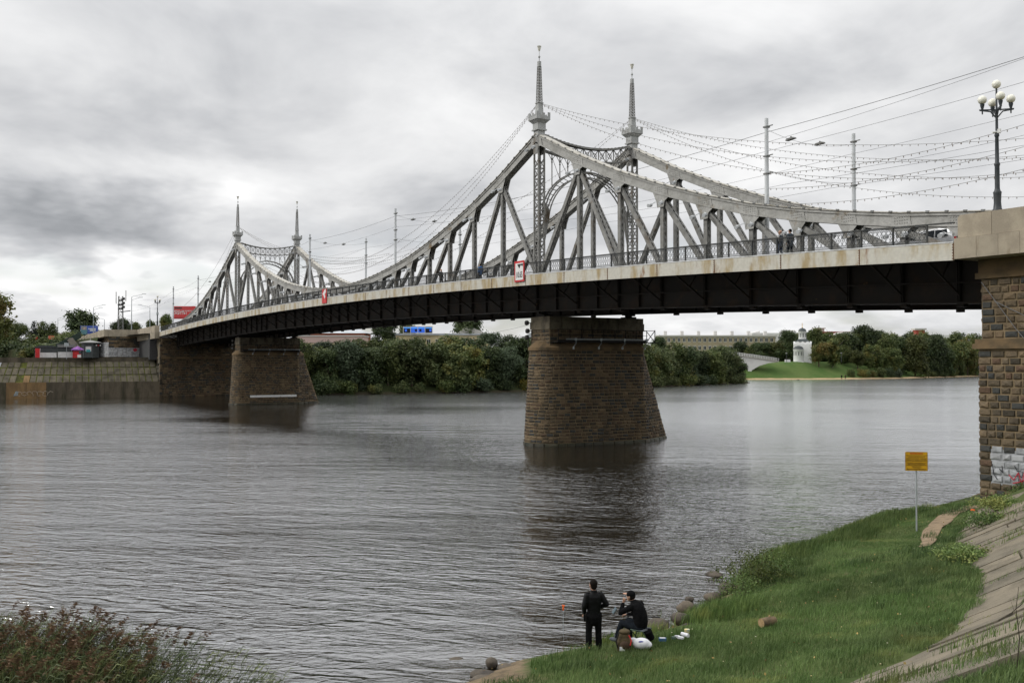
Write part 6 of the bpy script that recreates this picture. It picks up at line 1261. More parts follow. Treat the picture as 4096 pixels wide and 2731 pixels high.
def standing_man():
    x, y = 103.73, -34.07; z = float(ground_z(x, y))-.04; p = empty('person', (x, y, z), -yaw+R(8), 'standing man in black leather jacket and trousers seen from behind at the water', 'person')
    # local: +y forward, +x right
    hipL, hipR, shL, shR = (-.10, 0, .92), (.10, 0, .92), (-.185, -.01, 1.44), (.185, -.01, 1.44)
    elL, wrL = (-.265, -.05, 1.16), (-.235, .06, .95); elR, wrR = (.315, -.06, 1.20), (.17, .13, 1.08)
    anL, anR = (-.135, -.02, .08), (.14, .02, .08); knL, knR = (-.125, .03, .50), (.125, .04, .50)
    b = MB(); limb(b, [(0, 0, .95), (0, .01, 1.15), (0, -.01, 1.38), (0, 0, 1.50), (0, .02, 1.60)], [.095, .085, .080, .055, .056]); head(b, (-.012, .03, 1.665), -.45, 1)
    for a, c, e in ((hipL, knL, anL), (hipR, knR, anR)): limb(b, [a, c, e], [.065, .048, .040])
    for a, c, e in ((shL, elL, wrL), (shR, elR, wrR)): limb(b, [a, c, e], [.045, .036, .029])
    hand(b, wrL, (.12, .25, -1), (0, 1, 0), .6); hand(b, wrR, (-1, .4, -.1), (0, 0, 1), .8); soft('body', b, 'skin', p, .011, 3)
    h = MB(); c = Vector((-.012, .03, 1.665)); h.sphere(c+Vector((.008, -.022, .045)), .104, 16, 12, (1.0, 1.0, 1.08)); h.sphere(c+Vector((.012, -.05, -.02)), .084, 14, 10, (1, .8, 1.1)); soft('hair', h, 'hair_dark', p, .012, 4)
    j = MB()
    for zz, rx, ry, yy in ((.80, .165, .118, 0), (.90, .170, .125, 0), (1.02, .172, .128, 0), (1.15, .185, .130, -.005), (1.28, .205, .135, -.01), (1.38, .21, .13, -.012), (1.45, .17, .105, -.01), (1.50, .085, .085, 0), (1.545, .082, .082, .01)): pass
    T = [(.80, .162, .118), (.90, .170, .126), (1.02, .168, .124), (1.15, .180, .128), (1.28, .200, .136), (1.38, .205, .130), (1.45, .165, .105), (1.50, .088, .088), (1.55, .085, .085)]
    P = []; nn = 20
    for zz, rx, ry in T: P += [(rx*math.cos(6.2832*k/nn), -.005+ry*math.sin(6.2832*k/nn), zz) for k in range(nn)]
    j.add(P, [(i*nn+k, i*nn+(k+1) % nn, (i+1)*nn+(k+1) % nn, (i+1)*nn+k) for i in range(len(T)-1) for k in range(nn)]+[tuple(range(nn))[::-1], tuple(range((len(T)-1)*nn, len(T)*nn))])
    limb(j, [(-.175, -.01, 1.42), elL, (-.240, .04, .985)], [.085, .068, .056]); limb(j, [(.175, -.01, 1.42), elR, (.20, .10, 1.095)], [.085, .070, .056])
    for k, zz in enumerate((.93, 1.06)): j.tube([(-.13, -.095, zz+.02), (0, -.118, zz), (.13, -.095, zz+.03)], .008, 6)      # seams across the back
    soft('jacket', j, 'leather_black', p, .012, 3)
    for sx in (-1, 1): MB().box((sx*.165, -.02, 1.495), (.10, .045, .012)).build('shoulder_tab', MAT['leather_black'], p)
    t = MB(); limb(t, [(0, 0, .80), (0, 0, .93)], [.15, .15]); t.sphere((0, -.03, .88), .155, 14, 10, (1.05, .85, .8))
    for a, c, e in ((hipL, knL, (-.135, -.015, .06)), (hipR, knR, (.14, .025, .06))): limb(t, [a, c, e], [.112, .083, .080])
    soft('trousers', t, 'cloth_black', p, .012, 4)
    for e, d in ((anL, (-.08, 1)), (anR, (.1, 1))): s_ = MB(); s_.sphere((e[0]+d[0]*.07, e[1]+.075, .045), .05, 12, 8, (.95, 2.6, .95)); soft('shoe', s_, 'shoe_black', p, .012, 3)
    MB().box((-.255, -.06, .88), (.05, .05, .16)).build('jacket_belt_end', MAT['leather_black'], p)
standing_man()
def sitting_man():
    x, y = 104.05, -32.85; z = float(ground_z(x, y))-.03; p = empty('person', (x, y, z), -yaw+R(52), 'seated man in black with dark cap, hand at his mouth, on a folding stool', 'person')
    hip = (0, 0, .47); shL, shR = (-.17, .17, .97), (.19, .09, 1.0); hc = (-.0, .27, 1.19)
    b = MB(); limb(b, [(0, -.02, .48), (0, -.01, .65), (.005, .06, .85), (.01, .13, 1.0), (.005, .21, 1.09), (0, .25, 1.15)], [.09, .09, .095, .075, .055, .056]); head(b, hc, -.12, 1)
    knL, anL, knR, anR = (-.13, .46, .50), (-.16, .60, .10), (.13, .42, .52), (.11, .36, .10)
    for a, c, e in (((-.10, .02, .48), knL, anL), ((.10, .02, .48), knR, anR)): limb(b, [a, c, e], [.065, .050, .042])
    elL, wrL = (-.29, .40, .80), (-.10, .43, 1.03); elR, wrR = (.27, .27, .70), (.16, .50, .64)
    for a, c, e in ((shL, elL, wrL), (shR, elR, wrR)): limb(b, [a, c, e], [.045, .036, .030])
    hand(b, wrL, (.45, -.15, 1), (0, -1, .2), .9); hand(b, wrR, (-.3, 1, -.1), (0, 0, 1), .9); soft('body', b, 'skin', p, .011, 3)
    h = MB(); h.sphere((hc[0], hc[1]-.03, hc[2]-.0), .098, 14, 10, (1, .92, 1.0)); soft('hair', h, 'hair_dark', p, .012, 3)
    cpm = MB(); c = Vector(hc); cpm.sphere(c+Vector((0, -.005, .05)), .112, 18, 12, (1, 1.05, .92)); cp_ = soft('cap', cpm, 'cloth_black', p, .010, 3)
    v = MB(); v.sphere(c+Vector((-.012, .135, .052)), .078, 14, 6, (.95, 1.1, .16)); M('cap_peak', (.45, .24, .15), .7); v.build('cap_peak', MAT['cap_peak'], p)
    j = MB(); T = [((0, -.03, .44), .20, .155), ((0, -.035, .56), .205, .165), ((0, -.01, .70), .205, .17), ((.005, .035, .82), .215, .165), ((.01, .085, .93), .22, .15), ((.01, .13, 1.02), .17, .11), ((.005, .19, 1.075), .085, .085), ((0, .215, 1.105), .08, .08)]; nn = 20; P = []
    for (cx, cy, cz), rx, ry in T: P += [(cx+rx*math.cos(6.2832*k/nn), cy+ry*math.sin(6.2832*k/nn), cz-.35*ry*math.sin(6.2832*k/nn)) for k in range(nn)]
    j.add(P, [(i*nn+k, i*nn+(k+1) % nn, (i+1)*nn+(k+1) % nn, (i+1)*nn+k) for i in range(len(T)-1) for k in range(nn)]+[tuple(range(nn))[::-1], tuple(range((len(T)-1)*nn, len(T)*nn))])
    limb(j, [(-.16, .14, .97), elL, (-.13, .425, .99)], [.085, .068, .052]); limb(j, [(.18, .08, .98), elR, (.175, .46, .65)], [.088, .070, .052]); soft('sweater', j, 'cloth_black', p, .012, 4)
    t = MB(); limb(t, [(-.09, -.03, .46), knL, (-.158, .59, .14)], [.118, .088, .070]); limb(t, [(.09, -.03, .46), knR, (.11, .365, .14)], [.118, .088, .070]); soft('trousers', t, 'cloth_navy', p, .012, 4)
    for e, d in ((anL, (-.1, 1)), (anR, (0, 1))): s_ = MB(); s_.sphere((e[0]+d[0]*.08, e[1]+.08, .055), .055, 12, 8, (.95, 2.6, 1.0)); s_.tube([(e[0], e[1], .04), (e[0], e[1], .2)], .062, 10); soft('boot', s_, 'boot_grey', p, .012, 3)
    return x, y, z, p
sxp, syp, szp, sp_ = sitting_man()
st = empty('folding_stool', (sxp, syp, szp), -yaw+R(52), 'green-framed folding stool under the seated man', 'stool'); M('stool_green', (.05, .085, .06), .5); M('stool_cloth', (.12, .13, .14), .9)
MB().box((0, -.03, .405), (.42, .36, .02)).build('seat', MAT['stool_cloth'], st)
for yy in (-.2, .14):
    for s_ in (-1, 1): MB().tube([(s_*.21, yy, .40), (-s_*.24, yy, -.02)], .013, 8).build('leg', MAT['stool_green'], st)
for s_ in (-1, 1): MB().tube([(s_*.21, -.22, .405), (s_*.21, .16, .405)], .013, 8).build('rail', MAT['stool_green'], st); MB().tube([(s_*.24, -.21, .0), (s_*.24, .15, .0)], .012, 8).build('foot_rail', MAT['stool_green'], st)
MB().tube([(-.02, -.23, .39), (.10, -.25, .18)], .11, 10).build('stool_bag', MAT['cloth_black'], st)
def world(p, q): return p.matrix_basis @ Vector(q)
rod = MB(); a = world(sp_, (.42, -.35, .66)); b = world(sp_, (-.55, 2.1, .62)); rod.tube([a, a.lerp(b, .16)], .016, 8); rod.tube([a.lerp(b, .16), b], [.009, .003], 6); M('rod_black', (.012, .012, .013), .35); tag(rod.build('fishing_rod', MAT['rod_black']), 'dark fishing rod lying across the seated man\'s knees', 'fishing rod')
ph = MB(); ph.box((0, 0, 0), (.02, .09, .17)); M('phone_blue', (.10, .14, .16), .3); o = ph.build('phone', MAT['phone_blue'], None, world(sp_, (-.27, .60, .83))); o.rotation_euler = (R(25), R(20), -yaw+R(30)); tag(o, 'grey-blue phone beside the seated man\'s arm', 'phone'); MB().box((.0105, 0, 0), (.003, .08, .15)).build('screen', MAT['glass_dark'], o)
# float marker in the shallows
fm = empty('float_marker', (100.73, -32.96, -.3), 0, 'thin fishing marker with bright orange tip in the shallow water', 'float'); M('float_orange', (.85, .16, .03), .5); MB().tube([(0, 0, 0), (0, 0, .92)], .008, 6).build('stick', MAT['galv'], fm); q = MB(); q.lathe((0, 0, .86), [(.008, 0), (.028, .06), (.02, .1), (.008, .13)], 8); q.sphere((.03, .01, 1.0), .025, 8, 6); q.sphere((-.03, 0, 1.0), .022, 8, 6); q.build('tip', MAT['float_orange'], fm)
# pack, bag, small things in the grass
def gz(x, y): return float(ground_z(x, y))
M('pack_olive', (.085, .062, .030), .85, (.05, .038, .02), 6, local=True); M('pack_brown', (.045, .026, .014), .85); M('bag_white', (.72, .72, .74), .45, (.62, .62, .66), 5, local=True); M('print_blue', (.03, .04, .25), .5); M('straps', (.015, .014, .012), .8)
px, py = 104.55, -33.75; bp = empty('backpack', (px, py, gz(px, py)), -yaw, 'olive brown backpack with a red strap standing behind the stool', 'backpack')
b = MB(); b.sphere((0, 0, .2), .2, 16, 12, (1.0, .75, 1.1)); b.sphere((0, 0, .36), .15, 14, 10, (1.05, .8, .7)); b.box((0, 0, .12), (.34, .24, .24)); soft('sack', b, 'pack_olive', bp, .016, 5); b = MB(); b.sphere((.01, -.02, .47), .125, 14, 10, (1.15, .9, .55)); soft('flap', b, 'pack_olive', bp, .014, 4)
b = MB(); b.sphere((0, -.17, .16), .12, 12, 8, (1.1, .6, 1.0)); soft('pocket', b, 'pack_brown', bp, .014, 4)
MB().tube([(-.15, -.1, .05), (-.21, -.12, .25), (-.13, -.1, .48)], .018, 6).build('strap', MAT['straps'], bp); MB().tube([(.1, -.16, .42), (.16, -.18, .30), (.13, -.19, .18)], .014, 6).build('strap', MAT['red_paint'], bp); MB().box((-.07, -.215, .10), (.12, .02, .10)).build('label_patch', MAT['bag_white'], bp)
px, py = 104.72, -33.42; bg_ = empty('plastic_bag', (px, py, gz(px, py)), -yaw, 'white plastic carrier bag lying beside the backpack', 'bag'); b = MB(); b.sphere((.06, 0, .13), .17, 16, 12, (1.35, .9, .85)); b.sphere((-.14, 0, .22), .08, 10, 8, (1.2, .6, .8)); b.sphere((.2, 0, .10), .12, 12, 8, (1.1, 1, .8)); o = soft('sack', b, 'bag_white', bg_, .016, 4)
MB().tube([(-.2, 0, .25), (-.27, .02, .33), (-.3, .0, .26)], .018, 6).build('handle', MAT['bag_white'], bg_); MB().sphere((.04, -.115, .20), .05, 10, 6, (1.4, .35, .6)).build('print', MAT['print_blue'], bg_)
M('box_blue', (.04, .11, .22), .5); M('cup_paper', (.62, .50, .22), .6, (.25, .42, .45), 4, local=True); M('bottle_clear', (.55, .58, .55), .2)
def small(nm, x, y, mb, mat, label, cat, rz=0): o = mb.build(nm, MAT[mat], None, (x, y, gz(x, y)+.03)); o.rotation_euler.z = rz; tag(o, label, cat); return o
o = small('tackle_box', 104.42, -32.42, MB().box((0, 0, .03), (.19, .13, .07)), 'box_blue', 'small blue box lying right of the stool', 'box', .9); MB().box((0, 0, .068), (.14, .08, .01)).build('lid', MAT['bag_white'], o)
small('jar', 104.60, -31.83, MB().tube([(-.12, 0, .06), (.10, .03, .06)], .052, 12), 'bag_white', 'white jar lying on its side in the grass', 'jar'); small('paper_cup', 104.42, -31.60, MB().lathe((0, 0, 0), [(.055, 0), (.07, .15), (.072, .16)], 14), 'cup_paper', 'patterned paper cup standing right of the jar', 'cup'); small('tin', 104.50, -32.12, MB().lathe((0, 0, 0), [(.06, 0), (.06, .05), (.05, .06)], 12), 'stool_green', 'small dark tin between the blue box and the jar', 'tin'); small('foam_tray', 104.66, -32.02, MB().box((0, 0, .025), (.15, .09, .05)), 'bag_white', 'small white tray left of the lying jar', 'tray', .5); small('wrapper', 104.44, -31.95, MB().box((0, 0, .03), (.12, .06, .05)), 'bag_white', 'small white wrapper above the tray', 'wrapper', 1.1)
# log, litter, rocks
lx, ly = 105.45, -29.75; LOGS = .82; M('wood_cut', (.36, .25, .13), .85, (.28, .18, .09), 8, local=True); M('wood_bark', (.17, .12, .07), .95, (.11, .08, .05), 5, bump=.6, bsc=12)
lg = empty('log', (lx, ly, gz(lx, ly)+.12), R(88), 'short sawn log lying on the grass right of the fishermen', 'log'); m = MB(); m.tube([(-.28, 0, 0), (0, .01, .005), (.28, 0, .0)], [.145, .15, .14], 14, cap=False); m.build('bark', MAT['wood_bark'], lg); MB().lathe((0, 0, 0), [(.14, -.003), (.14, .003)], 14).build('cut_face', MAT['wood_cut'], lg); e = [c for c in lg.children if c.name.startswith('cut_face')][0]; e.rotation_euler.y = R(90); e.location = (-.281, 0, 0); e2 = MB().lathe((0, 0, 0), [(.135, -.003), (.135, .003)], 14).build('cut_face', MAT['wood_cut'], lg); e2.rotation_euler.y = R(90); e2.location = (.281, 0, 0); MB().tube([(.06, 0, .12), (.07, 0, .2)], .03, 7).build('stub', MAT['wood_cut'], lg); lg.scale = (LOGS, LOGS, LOGS)
small('orange_litter', 98.0, -9.9, MB().box((0, 0, .04), (.14, .1, .05)), 'float_orange', 'small orange scrap in the grass beside the path', 'litter')
M('river_stone', (.095, .078, .058), .8, (.05, .042, .034), 3, orand=.3, bump=.5, bsc=10)
ROCK = []
for v in range(4):
    r = np.random.default_rng(60+v); m = MB(); m.sphere((0, 0, 0), 1, 14, 10); P = np.array(m.v); n3 = vnoise(P[:, 0]*1.3+v*3, P[:, 1]*1.3+P[:, 2], 1.2, v)+vnoise(P[:, 2]*2+v, P[:, 0]*2, 1.1, v+9)*.6; P *= (.72+.32*n3)[:, None]; m.v = [tuple(q) for q in P]; me = m.mesh('rock'); me.materials.append(MAT['river_stone']); ROCK.append(me)
for i, (x, y, z, s_, fl, lb) in enumerate(((97.6, -24.3, .04, .38, .42, 'low flat rock awash off the shore bushes'), (100.3, -26.9, .12, .36, .7, 'rounded rock at the foot of the shore bush'), (99.9, -25.9, .22, .40, .75, 'larger rock under the shore bush'), (100.0, -27.6, .08, .16, .8, 'small dark rock left of the shore bush rocks'), (102.0, -30.6, .12, .48, .55, 'broad pale boulder at the waterline right of the stool'), (102.2, -29.9, .3, .36, .75, 'upright boulder right of the broad pale one'), (102.75, -30.1, .18, .26, .7, 'small boulder in the grass beside the pale one'), (102.9, -30.7, .14, .30, .4, 'flat stone at the grass edge by the boulders'), (101.2, -28.8, .25, .33, .8, 'grey boulder under the tall grass clump'), (102.6, -36.4, .14, .22, .9, 'dark rock at the bottom shore left of the grass'), (103.1, -36.9, .05, .40, .35, 'flat brown stone on the bottom shore'), (103.5, -37.2, .1, .34, .4, 'pale stone at the very bottom of the shore'), (102.95, -36.2, .08, .3, .4, 'flat stone beside the dark bottom rock'), (101.5, -36.8, -.02, .22, .3, 'submerged stone showing in the shallows left'), (95.8, -18.2, .06, .34, .5, 'flat rock at the waterline below the sign'), (103.4, -34.9, .16, .22, .4, 'flat stone half buried behind the backpack'))):
    s_ *= .75; o = obj('rock', ROCK[i % 4], None, None, (x, y, z*.8), i*1.3, (s_*1.25, s_, s_*fl)); tag(o, lb, 'rock', 'rocks along the near shore')

# ------------------------------------------------------------------ people and car on the bridge
def walker(x, y, rz, coat, legs, hairm, label, hood=None, z=None):
    p = empty('person', (x, y, (zf(x)+.80) if z is None else z), rz, label, 'person')
    b = MB(); limb(b, [(0, 0, .9), (0, 0, 1.2), (0, 0, 1.42), (0, .02, 1.55)], [.09, .09, .09, .055]); head(b, (0, .03, 1.63), 0, 1)
    LG = (((-.09, 0, .9), (-.10, .10, .48), (-.10, .18, .08)), ((.09, 0, .9), (.10, .03, .48), (.10, -.16, .10)))
    for L_ in LG: limb(b, L_, [.085, .06, .045])
    AR = (((-.19, 0, 1.40), (-.25, -.06, 1.12), (-.22, .10, .92)), ((.19, 0, 1.40), (.25, .0, 1.12), (.22, .16, .94)))
    for L_ in AR: limb(b, L_, [.055, .045, .03]); hand(b, L_[2], (0, .3, -1), (0, 1, 0), .6)
    soft('body', b, 'skin', p, .018, 2)
    j = MB(); limb(j, [(0, 0, .80), (0, 0, 1.1), (0, 0, 1.36)], [.155, .15, .165]); limb(j, [(-.17, 0, 1.4), (.17, 0, 1.4)], [.08, .08])
    for L_ in AR: limb(j, [L_[0], L_[1], Vector(L_[1]).lerp(Vector(L_[2]), .9)], [.078, .065, .055])
    if hood: j.sphere((0, -.07, 1.48), .10, 10, 8, (1.1, .8, .8))
    soft('coat', j, coat, p, .02, 3); t = MB()
    for L_ in LG: limb(t, L_, [.11, .08, .068])
    soft('trousers', t, legs, p, .02, 3); h = MB(); h.sphere((0, -.0, 1.675), .104, 12, 8, (1, 1, 1)); 
    if hairm == 'pony': h.sphere((0, -.12, 1.62), .05, 8, 6, (.8, .8, 1.5))
    soft('hair', h, 'hair_dark' if hairm != 'bald' else 'skin', p, .018, 3)
    for L_ in LG: MB().sphere((L_[2][0], L_[2][1]+.06, .045), .05, 10, 6, (.9, 2.3, .9)).build('shoe', MAT['shoe_black'], p)
    return p
M('coat_blue', (.02, .10, .26), .75, (.015, .07, .2), 5, local=True); M('coat_slate', (.035, .045, .055), .85); M('jeans', (.05, .07, .12), .9); M('grey_sleeve', (.32, .32, .31), .8)
w1 = walker(79.9, -2.3, R(100), 'coat_slate', 'jeans', 'bald', 'walker in dark vest and pale sleeves on the bridge near the right end'); q = MB()
for s_ in (-1, 1): limb(q, [(s_*.19, 0, 1.40), (s_*.255, -.03, 1.13)], [.082, .070])
limb(q, [(0, -.08, 1.46), (0, -.09, 1.50)], [.10, .09]); soft('sleeve', q, 'grey_sleeve', w1, .02, 3)
walker(80.9, -2.5, R(85), 'coat_slate', 'cloth_navy', 'pony', 'dark-haired walker with ponytail on the bridge near the right end')
walker(41.9, -2.4, R(95), 'coat_blue', 'cloth_navy', 'short', 'walker in bright blue coat on the bridge left of the height sign', True); walker(33.7, -2.4, R(-85), 'cloth_black', 'cloth_black', 'bald', 'walker in long black coat on the bridge sidewalk')
for i, (px_, dd_) in enumerate(((3366, 397), (3381, 396))): xx, yy = at_far(px_, dd_); walker(xx, yy, R(60), 'cloth_black' if i == 0 else 'pack_brown', 'cloth_navy', 'short', '%s tiny figure fishing at the far waterline' % ('left' if i == 0 else 'right'), z=.25)
# white car
cx_, cy_ = 86.9, 2.6; car = empty('car', (cx_, cy_, zf(cx_)+.83), R(180)+math.atan(0), 'white estate car on the bridge behind the railing at right', 'car'); M('car_white', (.72, .73, .74), .25, spec=.6); M('tyre', (.02, .02, .02), .8)
prof = [(-2.15, .38), (2.15, .38), (2.22, .62), (2.12, .86), (1.15, .98), (.55, 1.42), (-1.2, 1.50), (-2.0, 1.36), (-2.2, .95), (-2.25, .6)]
b = MB(); V = []; 
for yv, s_ in ((-.86, .94), (-.80, 1.0), (.80, 1.0), (.86, .94)):
    for x, z in prof: V.append((x*s_ if abs(yv) > .82 else x, (yv if z < 1.0 else yv*.86), z))
n = len(prof); F = [tuple(range(n))[::-1] if False else tuple(range(n)), tuple(range(3*n, 4*n))[::-1]]+[(i*n+k, (i+1)*n+k, (i+1)*n+(k+1) % n, i*n+(k+1) % n) for i in range(3) for k in range(n)]
b.add(V, F); body = b.build('body', MAT['car_white'], car)
for s_ in (-1, 1):
    for xa, xb, ta, tb in ((-1.9, -1.05, -1.75, -1.0), (-.95, .0, -.95, -.05), (.08, .95, .08, .48)):
        w_ = MB(); P = [(xa, s_*.845, .98), (xb, s_*.845, .98), (tb, s_*.765, 1.38), (ta, s_*.765, 1.40)]; w_.quad(*P) if s_ < 0 else w_.quad(*P[::-1]); w_.build('window', MAT['glass_dark'], car)
for s_ in (-1, 1):
    for x in (-1.35, 1.38):
        w_ = MB(); w_.tube([(x, s_*.70, .33), (x, s_*.90, .33)], .33, 18); ty = w_.build('wheel', MAT['tyre'], car); MB().tube([(x, s_*.885, .33), (x, s_*.915, .33)], .2, 14).build('rim', MAT['galv'], ty)
    MB().sphere((2.12, s_*.62, .72), .12, 10, 6, (.6, 1.3, .8)).build('headlight', MAT['globe'], car); MB().box((-2.2, s_*.68, .85), (.08, .2, .28)).build('tail_light', MAT['red_paint'], car)
# ------------------------------------------------------------------ grass, reeds, shore plants
foliage('grass_blade', (.092, .150, .046), (.134, .190, .068), (.20, .215, .070), .45, .35, .38, .62)
foliage('grass_tall', (.090, .148, .042), (.140, .195, .060), (.22, .23, .07), .8, .3, .35, .5)
foliage('grass_tuft', (.075, .130, .045), (.115, .168, .060), (.17, .19, .06), .9, .3, .35)
foliage('reed_leaf', (.095, .130, .055), (.150, .172, .068), (.24, .20, .06), .9, .35, .4)
foliage('reed_plume', (.165, .105, .066), (.23, .155, .10), None, 1.2, .2, .35)
foliage('shrub_leaf', (.06, .085, .022), (.10, .12, .03), (.19, .17, .03), 1.3, .3, .35)
def blades(x, y, z, h, w, lean, seed, mat_rnd=True):
    """grass blades as bent two-piece slips"""
    r = np.random.default_rng(seed); n = len(x); a = r.uniform(0, 6.283, n); l = np.abs(r.normal(0, 1, n))*lean*h; wd = r.uniform(0, 6.283, n); cx, sy = np.cos(wd)*w/2, np.sin(wd)*w/2
    wind = np.array([.35, .2]); dx, dy = np.cos(a)*l+wind[0]*h*.5, np.sin(a)*l+wind[1]*h*.5; B = np.stack([x, y, z], 1)
    v0 = B+np.stack([-cx, -sy, 0*x-.02], 1); v1 = B+np.stack([cx, sy, 0*x-.02], 1); v2 = B+np.stack([dx*.35+cx*.75, dy*.35+sy*.75, h*.62], 1); v3 = B+np.stack([dx*.35-cx*.75, dy*.35-sy*.75, h*.62], 1); v4 = B+np.stack([dx, dy, h*.97], 1)
    V = np.stack([v0, v1, v2, v3, v4], 1).reshape(-1, 3); i = np.arange(n)*5; F = np.concatenate([np.stack([i, i+1, i+2], 1), np.stack([i, i+2, i+3], 1), np.stack([i+3, i+2, i+4], 1)]); rn = r.random(n); return V, F, np.concatenate([rn, rn, rn])
# lawn between the water and the slabs, and the turf above the slabs
N = 520000; y = rng.uniform(-46, -3.5, N); x = shore_x(y)+rng.uniform(.05, 1, N)*26
d = x-shore_x(y); td = toe_d(y); edge = td-.10+1.0*(vnoise(x, y, .55, 7)-.42)+.6*(vnoise(x, y, 1.7, 8)-.5)
low = (d < edge); up = slab_limit(x, y) & (d > td); clump = vnoise(x, y, 1.5, 4)*.6+vnoise(x, y, 4.5, 6)*.4
keep = (low | (up & (x < 121))) & ~on_path(x, y) & (clump > rng.uniform(-.25, .50, N)) & ((y < -4.2) | (x < 96))
keep &= (d > .25+.35*vnoise(x, y, 1.1, 12)+np.clip((-35.2-y)/1.6, 0, 1)*(.7+.8*vnoise(x, y, .8, 14))); x, y, d, clump, up = x[keep], y[keep], d[keep], clump[keep], up[keep]
print('grass blades', len(x))
h = (.085+.17*clump**1.6)*rng.uniform(.7, 1.25, len(x)); h *= np.where(d < 1.6, 1.35, 1); h *= np.where(up, 1.2, 1); h *= np.where(path_dist(x, y) < 2.4, .38, 1)
me = mesh_np('grass', *blades(x, y, terrain_z(x, y)+np.where(up, .10, 0), h, .013, .42, 3)); tag(obj('grass', me, MAT['grass_blade']), 'short green grass covering the near bank', 'grass', kind='stuff')
# turf tufts in the joints between slabs
x = []; y = []
for k in range(230):
    s0 = random.choice(np.arange(0, 40, 1.125)); u0 = random.uniform(0, 6); L_ = random.uniform(.2, 1.3)
    if random.random() < .45: continue
    for q in range(int(L_*60)): a, b = rev_pt(s0+random.gauss(0, .05), u0+random.random()*L_); x.append(a); y.append(b)
x = np.array(x); y = np.array(y); me = mesh_np('joint_grass', *blades(x, y, terrain_z(x, y)+.12, rng.uniform(.05, .2, len(x)), .012, .5, 9)); tag(obj('joint_grass', me, MAT['grass_tall']), 'grass growing in the joints of the concrete slabs', 'grass', kind='stuff')
# taller grass and weeds along the water
def tufts(name, spots, mat, label, hmin, hmax, nb, rad, w=.016, lean=.28, seed=0):
    X = []; Y = []; H = []
    r = np.random.default_rng(seed)
    for (a, b, s_) in spots: k = int(nb*s_); X.append(a+r.normal(0, rad*s_, k)); Y.append(b+r.normal(0, rad*s_, k)); H.append(r.uniform(hmin, hmax, k)*s_)
    X = np.concatenate(X); Y = np.concatenate(Y); H = np.concatenate(H); m_ = mesh_np(name, *blades(X, Y, np.maximum(terrain_z(X, Y), -.05), H, w, lean, seed)); return tag(obj(name, m_, MAT[mat]), label, 'grass', kind='stuff')
sp1 = [(shore_x(q)+random.uniform(.1, 1.2), q, random.uniform(.6, 1.2)) for q in np.arange(-35.1, -5, .32) if not -35.2 < q < -33.2 and not -31.2 < q < -29.6 and not -27.6 < q < -25.4]
tufts('shore_grass', sp1, 'grass_tall', 'tall grass tufts fringing the near waterline', .12, .36, 110, .26, seed=21)
sp2 = [(shore_x(q)+random.uniform(.2, 2.3), q, random.uniform(.7, 1.25)) for q in np.arange(-24.5, -9, .16)]; sp2 = [q for q in sp2 if path_dist(q[0], q[1]) > 2.0]
tufts('bank_weeds', sp2, 'grass_tall', 'dense weeds on the bank below the yellow sign', .14, .40, 120, .34, seed=22)
sp3 = [(102.6+random.uniform(-.3, .6), -28.6+random.uniform(-1.2, 1.0), random.uniform(.8, 1.2)) for q in range(22)]
tufts('grass_clump', sp3, 'grass_tall', 'big tall grass clump above the boulders', .2, .5, 120, .26, seed=23)
sp4 = []
for k in range(150):
    yy = random.uniform(-40, -8); dd2 = random.uniform(1.0, float(toe_d(yy))-.3); sp4.append((float(shore_x(yy))+dd2, yy, random.uniform(.5, 1.1)))
tufts('lawn_tuft', [q for q in sp4 if vnoise(q[0], q[1], .35, 15) > .45], 'grass_tuft', 'coarser dark tufts scattered through the lawn', .14, .34, 120, .26, seed=41)
fl_x = rng.uniform(0, 1, 90); fy_ = rng.uniform(-38, -9, 90); fx_ = shore_x(fy_)+.8+fl_x*(toe_d(fy_)-.6); fz_ = terrain_z(fx_, fy_)+.16
fw_ = MB()
for a_, b_, c_ in zip(fx_, fy_, fz_): fw_.sphere((a_, b_, c_), random.uniform(.010, .020), 5, 3, (1, 1, .6), r=random.random())
M('petal', (.55, .53, .40), .8, (.50, .40, .10), 3); tag(fw_.build('wild_flowers', MAT['petal']), 'tiny pale wild flowers dotted over the lawn', 'flowers', kind='stuff')
lv = rng.uniform(0, 1, 420)**2; ly_ = rng.uniform(-38, -9, 420); lx_ = shore_x(ly_)+.3+lv*(toe_d(ly_)+2.0); C_ = np.stack([lx_, ly_, terrain_z(lx_, ly_)+.14], 1); foliage('dead_leaf', (.24, .15, .06), (.30, .22, .07), None, 2.0, .1, .4); me = mesh_np('fallen_leaves', *leaves(C_, np.full(420, .02), 1, .06, 55)); tag(obj('fallen_leaves', me, MAT['dead_leaf']), 'scattered fallen brown leaves on the near bank', 'leaves', kind='stuff')
